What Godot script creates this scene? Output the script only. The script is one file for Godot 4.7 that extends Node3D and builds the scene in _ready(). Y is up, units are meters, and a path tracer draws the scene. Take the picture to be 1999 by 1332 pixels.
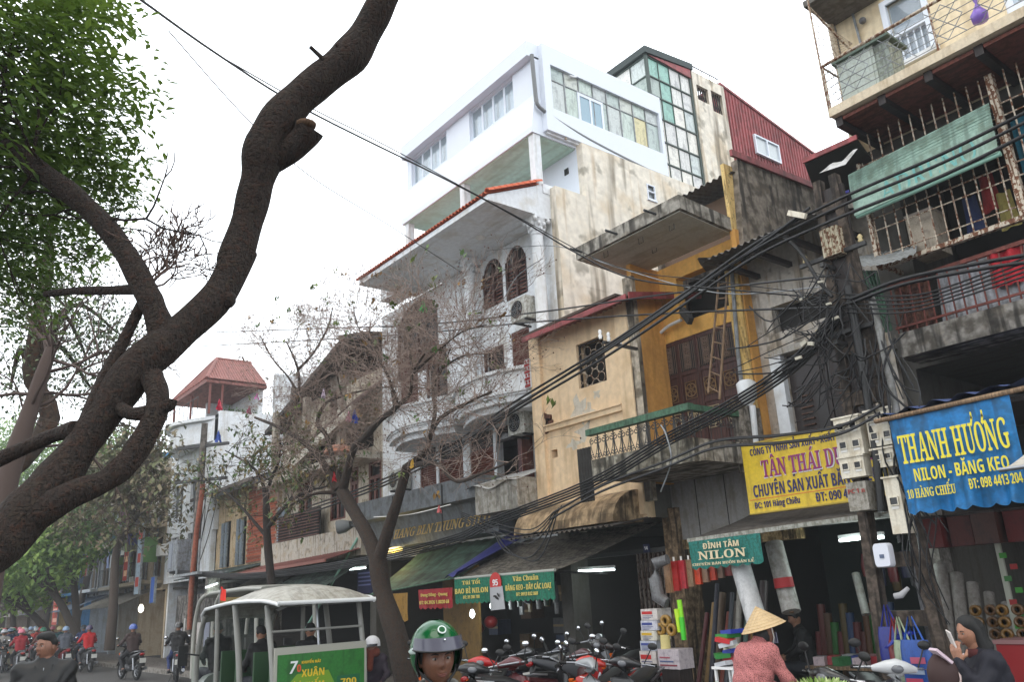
extends Node3D
# A narrow old-town street of tube houses under an overcast sky, seen from the opposite kerb.
# x runs across the street towards the house fronts (x = 11), -z runs down the street.
func _ready():
	place_camera()
	light_the_sky()
	make_textures()
	make_materials()
	make_ground()
	house_right()
	house_grey()
	house_yellow()
	house_cream()
	house_white()
	houses_behind()
	houses_left()
	houses_far()
	shop_fronts()
	street_poles()
	overhead_cables()
	trees()
	vehicles()
	people()
	goods()
func place_camera():
	var c:=Camera3D.new()
	c.name="camera"
	c.position=Vector3(0,1.9,0)
	c.rotation_degrees=Vector3(17.3,-38.8,-3.1)
	c.fov=45.23
	c.near=.05
	c.far=600.0
	add_child(c)
	c.current=true
func light_the_sky():
	var sky:=Sky.new()
	var sm:=ProceduralSkyMaterial.new()
	sm.sky_top_color=Color(.95,.975,1.0)
	sm.sky_horizon_color=Color(.97,.985,1.0)
	sm.sky_curve=.3
	sm.ground_bottom_color=Color(.2,.2,.2)
	sm.ground_horizon_color=Color(.6,.62,.64)
	sm.sun_angle_max=1.0
	sm.energy_multiplier=2.35
	sky.sky_material=sm
	var e:=Environment.new()
	e.background_mode=Environment.BG_SKY
	e.sky=sky
	e.tonemap_mode=Environment.TONE_MAPPER_LINEAR
	e.tonemap_exposure=1.2
	e.sdfgi_enabled=true
	e.ssao_enabled=true
	e.ssil_enabled=true
	e.fog_enabled=true
	e.fog_density=.0015
	e.fog_light_color=Color(.9,.92,.94)
	var w:=WorldEnvironment.new()
	w.name="world_environment"
	w.environment=e
	add_child(w)
	var sun:=DirectionalLight3D.new()
	sun.name="overcast_sun"
	sun.light_energy=.35
	sun.light_color=Color(1.0,.98,.95)
	sun.light_angular_distance=40.0
	sun.shadow_enabled=true
	sun.rotation_degrees=Vector3(-68,-60,0)
	add_child(sun)
var rng:=RandomNumberGenerator.new()
func V(x,y,z) -> Vector3: return Vector3(x,y,z)
func numbered(called: String,parent: Node) -> String:
	var d: Dictionary=parent.get_meta("_n",{})
	var k: int=d.get(called,0)
	d[called]=k+1
	parent.set_meta("_n",d)
	return called if k==0 else "%s_%03d" % [called,k]
func where(n: Node) -> Vector3:
	var p:=Vector3.ZERO
	while n!=self:
		p+=n.position
		n=n.get_parent()
	return p
func tag(o,label: String,category: String,group:=""):
	o.set_meta("label",label)
	o.set_meta("category",category)
	if group: o.set_meta("group",group)
	return o
func thing(called: String,label: String,category: String,at:=Vector3.ZERO,group:="") -> Node3D:
	var o:=Node3D.new()
	o.name=numbered(called,self)
	add_child(o)
	o.position=at
	tag(o,label,category,group)
	return o
func S() -> SurfaceTool:
	var st:=SurfaceTool.new()
	st.begin(Mesh.PRIMITIVE_TRIANGLES)
	return st
func put(st: SurfaceTool,called: String,m: Material,parent: Node=self) -> MeshInstance3D:
	st.generate_normals()
	var a=st.commit_to_arrays()
	var o:=MeshInstance3D.new()
	o.name=numbered(called,parent)
	parent.add_child(o)
	var v: PackedVector3Array=a[Mesh.ARRAY_VERTEX]
	if v.size()==0: return o
	var lo:=v[0]
	var hi:=v[0]
	for p in v:
		lo=lo.min(p)
		hi=hi.max(p)
	var c:=Vector3((lo.x+hi.x)/2,lo.y,(lo.z+hi.z)/2)
	for i in v.size(): v[i]-=c
	a[Mesh.ARRAY_VERTEX]=v
	var me:=ArrayMesh.new()
	me.add_surface_from_arrays(Mesh.PRIMITIVE_TRIANGLES,a)
	me.surface_set_material(0,m)
	o.mesh=me
	o.position=c-where(parent)
	return o
func struct(st: SurfaceTool,called: String,m: Material) -> MeshInstance3D:
	var o=put(st,called,m)
	o.set_meta("kind","structure")
	return o
func stuff(o):
	o.set_meta("kind","stuff")
	return o
func dup(src: Node3D,called: String,label: String,at: Vector3,turn:=.0) -> Node3D:
	var o: Node3D=src.duplicate()
	o.name=numbered(called,self)
	add_child(o)
	o.position=at
	o.rotation.y=turn
	o.set_meta("label",label)
	return o
func tri(st,a,b,c):
	st.add_vertex(a); st.add_vertex(c); st.add_vertex(b)
func quad(st,a,b,c,d):
	tri(st,a,b,c); tri(st,a,c,d)
func quad_to(st,a,b,c,d,out: Vector3):
	if (b-a).cross(c-a).dot(out)<0: quad(st,d,c,b,a)
	else: quad(st,a,b,c,d)
func hexa(st,p):
	st.set_smooth_group(-1)
	var m:=Vector3.ZERO
	for k in 8: m+=p[k]/8.0
	for f in [[0,1,2,3],[4,5,6,7],[0,1,5,4],[1,2,6,5],[2,3,7,6],[3,0,4,7]]:
		quad_to(st,p[f[0]],p[f[1]],p[f[2]],p[f[3]],(p[f[0]]+p[f[1]]+p[f[2]]+p[f[3]])/4.0-m)
func box(st,a: Vector3,b: Vector3):
	hexa(st,[a,Vector3(b.x,a.y,a.z),Vector3(b.x,a.y,b.z),Vector3(a.x,a.y,b.z),Vector3(a.x,b.y,a.z),Vector3(b.x,b.y,a.z),b,Vector3(a.x,b.y,b.z)])
func obox(st,t: Transform3D,s: Vector3):
	var p:=[]
	for k in [Vector3(-1,-1,-1),Vector3(1,-1,-1),Vector3(1,-1,1),Vector3(-1,-1,1),Vector3(-1,1,-1),Vector3(1,1,-1),Vector3(1,1,1),Vector3(-1,1,1)]:
		p.append(t*(k*s*.5))
	hexa(st,p)
func bar(st,a: Vector3,b: Vector3,w: float,h: float):
	var d:=(b-a).normalized()
	var s:=d.cross(Vector3.UP if absf(d.y)<.95 else Vector3.RIGHT).normalized()
	obox(st,Transform3D(Basis(s,s.cross(d).normalized()*-1.0,d),(a+b)/2),Vector3(w,h,(b-a).length()))
func prism(st,pts: Array,ext: Vector3):
	st.set_smooth_group(-1)
	var n:=Vector3.ZERO
	for i in pts.size(): n+=(pts[i] as Vector3).cross(pts[(i+1) % pts.size()])
	n=n.normalized()
	var u: Vector3=(pts[1]-pts[0]).normalized()
	var w:=n.cross(u)
	var flat:=PackedVector2Array()
	for p in pts: flat.append(Vector2((p-pts[0]).dot(u),(p-pts[0]).dot(w)))
	var ix:=Geometry2D.triangulate_polygon(flat)
	var s:=signf(n.dot(ext))
	for i in range(0,ix.size(),3):
		var a: Vector3=pts[ix[i]]
		var b: Vector3=pts[ix[i+1]]
		var c: Vector3=pts[ix[i+2]]
		if (b-a).cross(c-a).dot(ext)>0:
			var t:=b
			b=c
			c=t
		tri(st,a,b,c)
		tri(st,a+ext,c+ext,b+ext)
	for i in pts.size():
		var a: Vector3=pts[i]
		var b: Vector3=pts[(i+1) % pts.size()]
		if s>0: quad(st,a,b,b+ext,a+ext)
		else: quad(st,b,a,a+ext,b+ext)
func ring(st,a: Array,b: Array,closed:=true):
	var n:=a.size()
	for i in (n if closed else n-1):
		var j:=(i+1) % n
		quad(st,a[i],a[j],b[j],b[i])
func fan(st,c: Vector3,r: Array,up: bool):
	for i in r.size():
		if up: tri(st,c,r[i],r[(i+1) % r.size()])
		else: tri(st,c,r[(i+1) % r.size()],r[i])
func tube(st,pts: Array,radii,n:=6,caps:=true):
	var last:=[]
	var side:=Vector3.ZERO
	for i in pts.size():
		var d: Vector3=(pts[mini(i+1,pts.size()-1)]-pts[maxi(i-1,0)]).normalized()
		if side==Vector3.ZERO: side=d.cross(Vector3.UP if absf(d.y)<.9 else Vector3.RIGHT)
		side=(side-d*side.dot(d)).normalized()
		var up:=side.cross(d)
		var r: float=radii if radii is float else radii[i]
		var now:=[]
		for k in n:
			var a:=TAU*k/n
			now.append(pts[i]+(side*cos(a)+up*sin(a))*r)
		if i>0:
			st.set_smooth_group(0)
			ring(st,now,last)
		if caps and (i==0 or i==pts.size()-1):
			st.set_smooth_group(-1)
			fan(st,pts[i],now,i==0)
		last=now
func hull(st,secs: Array,n:=12,power:=2.4):
	var last:=[]
	for i in secs.size():
		var p: Vector3=secs[i][0]
		var d: Vector3=(secs[mini(i+1,secs.size()-1)][0]-secs[maxi(i-1,0)][0]).normalized()
		if secs[i].size()>3: d=(secs[i][3] as Vector3).normalized()
		var side:=d.cross(Vector3.UP if absf(d.y)<.98 else Vector3.BACK).normalized()
		var up:=side.cross(d)
		var now:=[]
		for k in n:
			var a:=TAU*k/n
			var c:=cos(a)
			var s:=sin(a)
			now.append(p+side*signf(c)*pow(absf(c),2.0/power)*secs[i][1]+up*signf(s)*pow(absf(s),2.0/power)*secs[i][2])
		if i>0:
			st.set_smooth_group(0)
			ring(st,now,last)
		if i==0 or i==secs.size()-1:
			st.set_smooth_group(-1)
			fan(st,p,now,i==0)
		last=now
func lathe(st,t: Transform3D,profile: Array,n:=16,arc:=TAU):
	st.set_smooth_group(0)
	var last:=[]
	for q in profile:
		var now:=[]
		for k in n:
			var a:=-arc*k/(n if arc>6.28 else n-1)
			now.append(t*Vector3(cos(a)*q.x,q.y,sin(a)*q.x))
		if last.size(): ring(st,last,now,arc>6.28)
		last=now
	if arc>6.28:
		st.set_smooth_group(-1)
		if profile[0].x>.001:
			var first:=[]
			for k in n: first.append(t*Vector3(cos(-TAU*k/n)*profile[0].x,profile[0].y,sin(-TAU*k/n)*profile[0].x))
			fan(st,t*Vector3(0,profile[0].y,0),first,false)
		if profile[-1].x>.001: fan(st,t*Vector3(0,profile[-1].y,0),last,true)
func ball(st,c: Vector3,r,n:=12,b:=Basis()):
	var pr:=[]
	for i in n/2+1: pr.append(Vector2(sin(PI*i/(n/2)),-cos(PI*i/(n/2))))
	var rv: Vector3=r if r is Vector3 else Vector3.ONE*r
	lathe(st,Transform3D(b*Basis.from_scale(rv),c),pr,n)
func sheet(st,a,b,c,d,nu: int,nv: int,bend=null):
	st.set_smooth_group(0)
	var g:=[]
	for j in nv+1:
		var row:=[]
		for i in nu+1:
			var u:=float(i)/nu
			var v:=float(j)/nv
			var p: Vector3=lerp(lerp(a,b,u),lerp(d,c,u),v)
			if bend!=null: p+=bend.call(u,v)
			row.append(p)
		g.append(row)
	for j in nv:
		for i in nu: quad(st,g[j][i],g[j][i+1],g[j+1][i+1],g[j+1][i])
func wall(st,axis: String,p0: float,p1: float,u0: float,u1: float,v0: float,v1: float,holes:=[]):
	st.set_smooth_group(-1)
	var us:=[u0,u1]
	var vs:=[v0,v1]
	for h in holes:
		for k in 2:
			us.append(clampf(h[k],u0,u1))
			vs.append(clampf(h[k+2],v0,v1))
	us.sort()
	vs.sort()
	var at:=func(p,u,v): return Vector3(p,v,u) if axis=="x" else Vector3(u,v,p)
	var solid:=func(u,v):
		if u<u0 or u>u1 or v<v0 or v>v1: return false
		for h in holes:
			if u>h[0] and u<h[1] and v>h[2] and v<h[3]: return false
		return true
	for i in us.size()-1:
		for j in vs.size()-1:
			var a: float=us[i]
			var b: float=us[i+1]
			var c: float=vs[j]
			var d: float=vs[j+1]
			if b-a<1e-5 or d-c<1e-5 or not solid.call((a+b)/2,(c+d)/2): continue
			var n: Vector3=at.call(1.0,.0,.0)
			quad_to(st,at.call(p0,a,c),at.call(p0,b,c),at.call(p0,b,d),at.call(p0,a,d),n*signf(p0-p1))
			quad_to(st,at.call(p1,a,c),at.call(p1,b,c),at.call(p1,b,d),at.call(p1,a,d),n*signf(p1-p0))
			for s in [[a-1e-3,(c+d)/2,a,c,a,d,Vector2(-1,0)],[b+1e-3,(c+d)/2,b,c,b,d,Vector2(1,0)],[(a+b)/2,c-1e-3,a,c,b,c,Vector2(0,-1)],[(a+b)/2,d+1e-3,a,d,b,d,Vector2(0,1)]]:
				if not solid.call(s[0],s[1]):
					quad_to(st,at.call(p0,s[2],s[3]),at.call(p0,s[4],s[5]),at.call(p1,s[4],s[5]),at.call(p1,s[2],s[3]),at.call(.0,s[6].x,s[6].y))
func pbox(parent,called: String,m,a: Vector3,b: Vector3):
	var st:=S()
	box(st,a,b)
	return put(st,called,m,parent)
func ptube(parent,called: String,m,pts: Array,r,n:=6):
	var st:=S()
	tube(st,pts,r,n)
	return put(st,called,m,parent)
func pprism(parent,called: String,m,pts: Array,ext: Vector3):
	var st:=S()
	prism(st,pts,ext)
	return put(st,called,m,parent)
func pbar(parent,called: String,m,a: Vector3,b: Vector3,w: float,h: float):
	var st:=S()
	bar(st,a,b,w,h)
	return put(st,called,m,parent)
func corrugated(st,a,b,c,d,waves: int,depth: float):
	var n: Vector3=(b-a).cross(d-a).normalized()
	sheet(st,a,b,c,d,waves*6,1,func(u,_v): return n*depth*sin(u*waves*TAU))
func smooth(pts: Array,per:=5) -> Array:
	var out:=[]
	for i in pts.size()-1:
		var p0: Vector3=pts[maxi(i-1,0)]
		var p3: Vector3=pts[mini(i+2,pts.size()-1)]
		for k in per:
			out.append((pts[i] as Vector3).cubic_interpolate(pts[i+1],p0,p3,float(k)/per))
	out.append(pts[-1])
	return out
func letters(parent,called: String,text: String,m,c: Vector3,width: float,height: float,right: Vector3,up: Vector3,serif:=false,bold:=true):
	var f:=SystemFont.new()
	f.font_names=PackedStringArray(["Droid Serif" if serif else "Droid Sans"])
	f.font_weight=700 if bold else 400
	var t:=TextMesh.new()
	var marks:=[]
	var plain:=""
	for ch in text:
		var k:="ẢẤẬƯƠẾẨẺẮỜẠếẤốồ".find(ch)
		if k>=0:
			var w0:=f.get_string_size(plain,0,-1,48).x
			plain+="AÂÂUOÊÂEĂOAêÂôô"[k]
			marks.append([(w0+f.get_string_size(plain,0,-1,48).x)/2,0,ch])
		else: plain+=ch
	t.text=plain
	t.font=f
	t.font_size=48
	t.pixel_size=.01
	t.depth=.02
	t.curve_step=2.0
	var bb:=t.get_aabb()
	var k:=Vector3(width/maxf(bb.size.x,.01),height/maxf(bb.size.y,.01),.3)
	var o:=MeshInstance3D.new()
	o.name=numbered(called,parent)
	t.material=m
	o.mesh=t
	parent.add_child(o)
	var n:=right.cross(up).normalized()
	var bs:=Basis(right.normalized()*k.x,up.normalized()*k.y,n*k.z)
	o.transform=Transform3D(bs,c-bs*(bb.position+bb.size/2)-where(parent))
	if marks.size():
		var st:=S()
		for q in marks:
			var x: float=bb.position.x+q[0]*.01
			var bits:=[]
			if q[2] in ["Ấ","Ế","Ắ","ế","ố"]: bits=[[x+.10,.50 if not q[2] in ["ế","ố"] else .42,.7,.12]]
			elif q[2]=="ồ": bits=[[x-.10,.42,-.7,.12]]
			elif q[2] in ["Ả","Ẩ","Ẻ"]: bits=[[x+.02,.46,.0,.10],[x+.06,.50,1.57,.09],[x+.02,.54,.0,.09]]
			elif q[2] in ["Ậ","Ạ"]: bits=[[x,-.09,.0,.07]]
			elif q[2] in ["Ư","Ơ","Ờ"]: bits=[[x+.19,.36,.9,.13],[x+.215,.42,1.5,.08]]
			if q[2]=="Ờ": bits.append([x-.06,.47,-.7,.12])
			for b in bits: obox(st,Transform3D(Basis(V(0,0,1),b[2]),V(b[0],bb.position.y+b[1],bb.position.z+bb.size.z/2)),V(b[3],.05,.019))
		var a:=put(st,"diacritics",m,o)
		a.position+=where(o)
	return o
var tex:={}
func noise_image(seed_: int,freq: float,oct: int,w: int,h: int,kind:=FastNoiseLite.TYPE_SIMPLEX_SMOOTH,ridged:=false) -> PackedByteArray:
	var f:=FastNoiseLite.new()
	f.seed=seed_
	f.noise_type=kind
	f.frequency=freq
	f.fractal_type=FastNoiseLite.FRACTAL_RIDGED if ridged else FastNoiseLite.FRACTAL_FBM
	f.fractal_octaves=oct
	var im:=f.get_seamless_image(w,h)
	im.convert(Image.FORMAT_L8)
	im.resize(512,512,Image.INTERPOLATE_CUBIC)
	return im.get_data()
func keep(called: String,px: PackedByteArray):
	var im:=Image.create_from_data(512,512,false,Image.FORMAT_RGB8,px)
	tex[called]=ImageTexture.create_from_image(im)
func stained(called: String,fine: PackedByteArray,fine_share: float,stains: Array):
	var px:=PackedByteArray()
	px.resize(512*512*3)
	var luts:=[]
	for s in stains:
		var l:=PackedFloat32Array()
		for i in 256: l.append(smoothstep(s[1],s[2],i/255.0)*s[4])
		luts.append(l)
	for i in 512*512:
		var g:=1.0-fine_share*(1.0-fine[i]/255.0)
		var r:=g
		var b:=g
		for k in stains.size():
			var a: float=luts[k][stains[k][0][i]]
			if a>.0:
				var c: Color=stains[k][3]
				r=lerpf(r,c.r,a)
				g=lerpf(g,c.g,a)
				b=lerpf(b,c.b,a)
		px[i*3]=int(clampf(r,0,1)*255)
		px[i*3+1]=int(clampf(g,0,1)*255)
		px[i*3+2]=int(clampf(b,0,1)*255)
	keep(called,px)
func make_textures():
	var fine:=noise_image(1,.06,4,512,512)
	var blotch:=noise_image(2,.012,5,512,512)
	var blotch2:=noise_image(3,.02,4,512,512)
	var streak:=noise_image(4,.03,4,512,48)
	var streak2:=noise_image(5,.05,3,512,32)
	var grain:=noise_image(6,.08,3,512,24)
	var ridge:=noise_image(7,.03,4,512,160,FastNoiseLite.TYPE_SIMPLEX_SMOOTH,true)
	stained("plaster",fine,.10,[[blotch,.45,.9,Color(.82,.78,.72),.5],[streak,.5,1.0,Color(.62,.58,.52),.3]])
	stained("grime",fine,.16,[[blotch,.4,.9,Color(.82,.75,.65),.5],[streak,.6,1.0,Color(.36,.33,.29),.65],[streak2,.62,1.0,Color(.60,.48,.34),.4],[blotch2,.66,.88,Color(.36,.35,.32),.4]])
	stained("filth",fine,.3,[[blotch2,.35,.8,Color(.42,.40,.37),.75],[streak,.48,.85,Color(.2,.19,.18),.7],[blotch,.6,.8,Color(.9,.86,.8),.3]])
	stained("concrete",fine,.35,[[blotch2,.5,.75,Color(.55,.52,.5),.7],[blotch,.62,.8,Color(.35,.34,.33),.6]])
	stained("wood",grain,.5,[[streak2,.6,.8,Color(.5,.45,.42),.5]])
	stained("rust",fine,.2,[[blotch2,.5,.62,Color(.45,.25,.13),.9],[streak2,.6,.75,Color(.4,.24,.14),.8]])
	stained("bark",ridge,.5,[[blotch2,.5,.75,Color(1.0,.68,.45),.6],[blotch,.55,.75,Color(.95,.98,.88),.65],[fine,.55,.8,Color(.25,.23,.2),.6]])
	stained("cloth",fine,.14,[[blotch,.5,.8,Color(.72,.72,.74),.6],[streak,.62,.95,Color(.6,.6,.6),.4]])
	stained("dusty",fine,.2,[[blotch2,.4,.8,Color(.66,.64,.60),.7],[streak,.55,.9,Color(.4,.4,.38),.4]])
	stained("asphalt",fine,.5,[[blotch,.5,.8,Color(.7,.7,.72),.6]])
	stained("speck",noise_image(9,.14,2,512,512),.0,[[noise_image(9,.14,2,512,512),.5,.56,Color(.95,.9,.86),1.0],[noise_image(10,.12,2,512,512),.6,.66,Color(.25,.1,.14),.9]])
func mat(tone: Color,rough:=.8,t:="",per_metre:=.4,relief:=.0,world:=true,metal:=.0) -> StandardMaterial3D:
	var m:=StandardMaterial3D.new()
	m.albedo_color=tone
	m.roughness=rough
	m.metallic=metal
	if t:
		m.albedo_texture=tex[t]
		m.uv1_triplanar=true
		m.uv1_world_triplanar=world
		m.uv1_scale=Vector3.ONE*per_metre
		if relief>0:
			m.heightmap_enabled=true
			m.heightmap_texture=tex[t]
			m.heightmap_scale=relief
	return m
func glow(tone: Color,energy: float) -> StandardMaterial3D:
	var m:=mat(tone,.5)
	m.emission_enabled=true
	m.emission=tone
	m.emission_energy_multiplier=energy
	return m
func pane(tone: Color,alpha: float,rough:=.05) -> StandardMaterial3D:
	var m:=mat(tone,rough)
	m.albedo_color.a=alpha
	m.transparency=BaseMaterial3D.TRANSPARENCY_ALPHA
	m.metallic_specular=.6
	return m
var K:={}
func make_materials():
	K.white=mat(Color(.91,.925,.94),.7,"plaster",.22)
	K.clean=mat(Color(.865,.89,.93),.6)
	K.beige=mat(Color(.95,.92,.86),.85,"grime",.12)
	K.cream=mat(Color(.96,.85,.70),.85,"plaster",.2)
	K.ochre=mat(Color(.93,.72,.38),.85,"plaster",.3)
	K.grey=mat(Color(.74,.71,.68),.85,"grime",.3)
	K.conc=mat(Color(.66,.64,.61),.9,"concrete",.5,.4)
	K.filth=mat(Color(.78,.75,.70),.9,"filth",.35,.4)
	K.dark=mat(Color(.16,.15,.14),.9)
	K.darkwall=mat(Color(.34,.33,.31),.9,"plaster",.4)
	K.brown=mat(Color(.36,.20,.17),.6,"wood",.8)
	K.wood=mat(Color(.50,.24,.16),.55,"wood",.8)
	K.darkwood=mat(Color(.22,.17,.16),.6,"wood",.8)
	K.timber=mat(Color(.66,.54,.42),.8,"wood",1.0)
	K.rust=mat(Color(.85,.80,.72),.7,"rust",1.2)
	K.rustred=mat(Color(.50,.26,.22),.8,"dusty",.6)
	K.iron=mat(Color(.2,.2,.2),.6)
	K.steel=mat(Color(.62,.63,.65),.35,"",.4,.0,true,.8)
	K.chrome=mat(Color(.85,.86,.88),.12,"",.4,.0,true,1.0)
	K.paintgrey=mat(Color(.62,.64,.66),.5,"dusty",.4)
	K.redmetal=mat(Color(.66,.30,.31),.6,"dusty",.25)
	K.redroof=mat(Color(.62,.39,.36),.7,"dusty",.4)
	K.orange=mat(Color(.83,.42,.28),.8,"cloth",1.0)
	K.teal=mat(Color(.55,.75,.68),.7,"dusty",.3)
	K.greenpaint=mat(Color(.30,.46,.36),.7,"dusty",.8)
	K.mint=mat(Color(.74,.86,.80),.8,"plaster",.2)
	K.tinroof=mat(Color(.42,.40,.38),.7,"dusty",.5)
	K.black=mat(Color(.06,.06,.065),.5)
	K.cable=mat(Color(.07,.07,.08),.5)
	K.rubber=mat(Color(.07,.07,.07),.85)
	K.glass=pane(Color(.75,.82,.86),.28)
	K.skypane=mat(Color(.80,.87,.93),.12,"cloth",.15)
	K.frosted=mat(Color(.83,.87,.86),.3,"cloth",.4)
	K.lamp=glow(Color(.95,1.0,1.0),3.0)
	K.paper=mat(Color(.88,.87,.85),.8)
	K.box=mat(Color(.90,.87,.80),.7,"plaster",.9)
	K.whitepaint=mat(Color(.9,.9,.9),.4)
	K.leafgreen=mat(Color(.27,.42,.16),.6)
func make_ground():
	var st:=S()
	quad(st,V(-120,0,60),V(160,0,60),V(160,0,-320),V(-120,0,-320))
	struct(st,"ground",mat(Color(.30,.29,.28),.95,"asphalt",.3))
	st=S()
	quad(st,V(-2.6,.004,20),V(9.0,.004,20),V(9.0,.004,-200),V(-2.6,.004,-200))
	struct(st,"road",mat(Color(.36,.355,.35),.75,"asphalt",.5,.2))
	st=S()
	for k in 70:
		box(st,V(8.85,.0,6-k*2.0-1.985),V(9.03,.15,6-k*2.0))
	struct(st,"kerb",K.conc)
	st=S()
	box(st,V(9.03,.0,-134),V(11.2,.145,6))
	struct(st,"pavement",mat(Color(.50,.47,.45),.9,"concrete",.6,.3))
func house_right():
	var h=thing("corner_house","cream house at the near right with rusty window cage and pale green roll blind","building",V(13,0,-2.5))
	var dirty=mat(Color(.52,.49,.46),.9,"filth",.3,.4)
	var st:=S()
	wall(st,"x",11.0,11.2,-5.15,1.0,7.9,11.5,[[-4.36,-3.87,8.98,10.02],[-2.9,-2.3,8.2,10.1]])
	put(st,"wall",mat(Color(.93,.86,.73),.85,"plaster",.3),h)
	st=S()
	wall(st,"x",11.0,11.2,-5.25,1.0,4.9,7.9,[[-4.75,-1.2,4.95,7.7]])
	wall(st,"z",-5.30,-5.1,11.2,17.0,.1,11.5)
	wall(st,"z",1.0,1.2,11.0,17.0,.1,11.5)
	wall(st,"x",16.8,17.0,-5.1,1.0,.1,11.5)
	put(st,"wall",K.darkwall,h)
	st=S()
	for y in [[4.6,4.9],[7.9,8.1],[11.5,11.7]]: pbox(h,"floor_slab",K.darkwall,V(11.2,y[0],-5.1),V(16.8,y[1],1.0))
	pbox(h,"roof_edge",K.tinroof,V(10.2,10.2,-5.2),V(11.0,10.3,-4.4))
	var w=pbox(h,"window",K.white,V(10.93,8.9,-4.46),V(11.0,8.98,-3.77))
	st=S()
	wall(st,"x",10.96,11.04,-4.44,-3.79,8.93,10.1,[[-4.36,-3.87,8.99,9.42],[-4.36,-3.87,9.47,10.02]])
	put(st,"frame",K.clean,w)
	for y in [[8.99,9.42],[9.47,10.02]]: pbox(w,"pane",K.glass,V(11.05,y[0],-4.37),V(11.06,y[1],-3.86))
	pbox(w,"curtain",mat(Color(.6,.58,.63),.9,"cloth",1.0),V(11.12,8.98,-4.36),V(11.14,10.02,-3.87))
	for k in 4: pbox(w,"window_bar",K.clean,V(11.0,8.98,-4.27+k*.1),V(11.015,9.46,-4.255+k*.1))
	var d2=pbox(h,"balcony_door",K.clean,V(11.03,8.1,-2.9),V(11.08,10.1,-2.3))
	pbox(d2,"pane",K.skypane,V(11.02,9.0,-2.8),V(11.026,9.95,-2.4))
	var slab=pbox(h,"balcony",mat(Color(.86,.80,.70),.9,"plaster",.6,.5),V(9.8,8.0,-4.92),V(11.0,8.13,1.0))
	for k in 9: pbox(slab,"joist",K.darkwood,V(9.9,7.86,-4.9+k*.62),V(11.0,8.0,-4.8+k*.62))
	for k in 8: pbox(slab,"soffit_board",mat(Color(.50,.27,.22),.8,"dusty",.8),V(9.9,7.93,-4.79+k*.62),V(11.0,7.98,-4.29+k*.62))
	var rl=ptube(h,"railing",K.rust,[V(9.83,8.82,-4.9),V(9.83,8.82,1.0)],.022,6)
	ptube(rl,"end_rail",K.rust,[V(9.83,8.8,-4.9),V(11.0,8.8,-4.9)],.016,5)
	for k in 5: ptube(rl,"wire_rail",K.paintgrey,[V(9.83,8.22+k*.115,-4.9),V(9.83,8.22+k*.115,1.0)],.006,4)
	for k in 8:
		var z:=-4.5+k*.62
		st=S()
		for s in [[-.22,.62,.22,.1],[-.22,.1,.22,.62],[-.22,.36,0,.62],[0,.62,.22,.36],[-.22,.36,0,.1],[0,.1,.22,.36]]:
			tube(st,[V(9.835,8.13+s[1],z+s[0]),V(9.835,8.13+s[3],z+s[2])],.006,4,false)
		put(st,"railing_star",K.paintgrey,rl)
	for z in [-4.9,-3.4,-1.9]: ptube(rl,"post",K.rust,[V(9.83,8.1,z),V(9.83,8.84,z)],.014,5)
	var cg=ptube(h,"end_cage",K.rust,[V(9.83,8.0,-4.93),V(9.83,10.9,-4.93)],.014,5)
	ptube(cg,"cage_arm",K.rust,[V(9.83,9.85,-4.93),V(11.0,9.5,-4.93)],.018,5)
	st=S()
	for k in 13:
		var a:=8.15+k*.13
		tube(st,[V(9.83,a,-4.93),V(10.95,minf(a+.9,9.7),-4.93)],.004,3,false)
		tube(st,[V(9.83,a,-4.93),V(10.95,maxf(a-.9,8.15),-4.93)],.004,3,false)
	put(st,"wire_mesh",K.rust,cg)
	st=S()
	tube(st,smooth([V(10.75,11.4,-5.22),V(10.85,10.9,-5.22),V(10.93,10.5,-5.2),V(10.93,8.1,-5.2)]),.05,8)
	put(st,"drainpipe",mat(Color(.85,.78,.68),.6,"dusty",1.0),h)
	ptube(h,"conduit",K.paintgrey,[V(10.97,11.4,-4.9),V(10.96,9.0,-4.78)],.02,5)
	var cage=pbox(h,"window_cage",K.rust,V(10.40,5.86,-4.95),V(10.47,5.92,-1.0))
	st=S()
	for k in 26:
		tube(st,[V(10.43,5.9,-4.9+k*.15),V(10.43,7.85,-4.9+k*.15)],.011,5,false)
	for y in [6.05,6.42,6.6,7.25,7.42]: tube(st,[V(10.43,y,-4.95),V(10.43,y,-1.0)],.010,5,false)
	stuff(put(st,"grille",K.rust,cage))
	pbox(cage,"post",K.rust,V(10.39,5.9,-3.16),V(10.48,7.85,-3.07))
	pbox(cage,"post",K.rust,V(10.39,5.9,-4.97),V(10.46,7.85,-4.92))
	pbox(cage,"brace",K.rust,V(10.43,5.9,-4.95),V(11.0,5.95,-4.9))
	st=S()
	sheet(st,V(10.3,7.32,-5.07),V(10.3,7.43,-3.15),V(10.22,6.69,-3.14),V(10.22,6.62,-5.02),10,12,func(_u,v): return V(.10*sin(v*PI)*-.3-(.07*pow(v,6.0)),0,0))
	var blind=put(st,"roll_blind",mat(Color(.63,.75,.69),.7,"dusty",.4),h)
	tube(st,[V(10.18,6.59,-5),V(10.18,6.65,-3.13)],.035,8)
	ptube(blind,"roller",mat(Color(.55,.72,.65),.5),[V(10.2,6.62,-5.01),V(10.2,6.68,-3.13)],.035,8)
	var bo: Vector3=V(10.3,7.43,-3.15)-V(10.3,7.32,-5.07)
	var bu: Vector3=V(10.3,7.32,-5.07)-V(10.22,6.62,-5.02)
	letters(blind,"lettering","ADRENO",mat(Color(.42,.66,.64),.7),V(10.2,6.85,-4.01),1.25,.3,bo,bu,true,false)
	var tl: Vector3=V(10.27,7.3,-5.05)
	var tr: Vector3=V(10.27,7.42,-3.14)
	var bl: Vector3=V(10.19,6.61,-5.01)
	var br: Vector3=V(10.19,6.67,-3.13)
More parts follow.
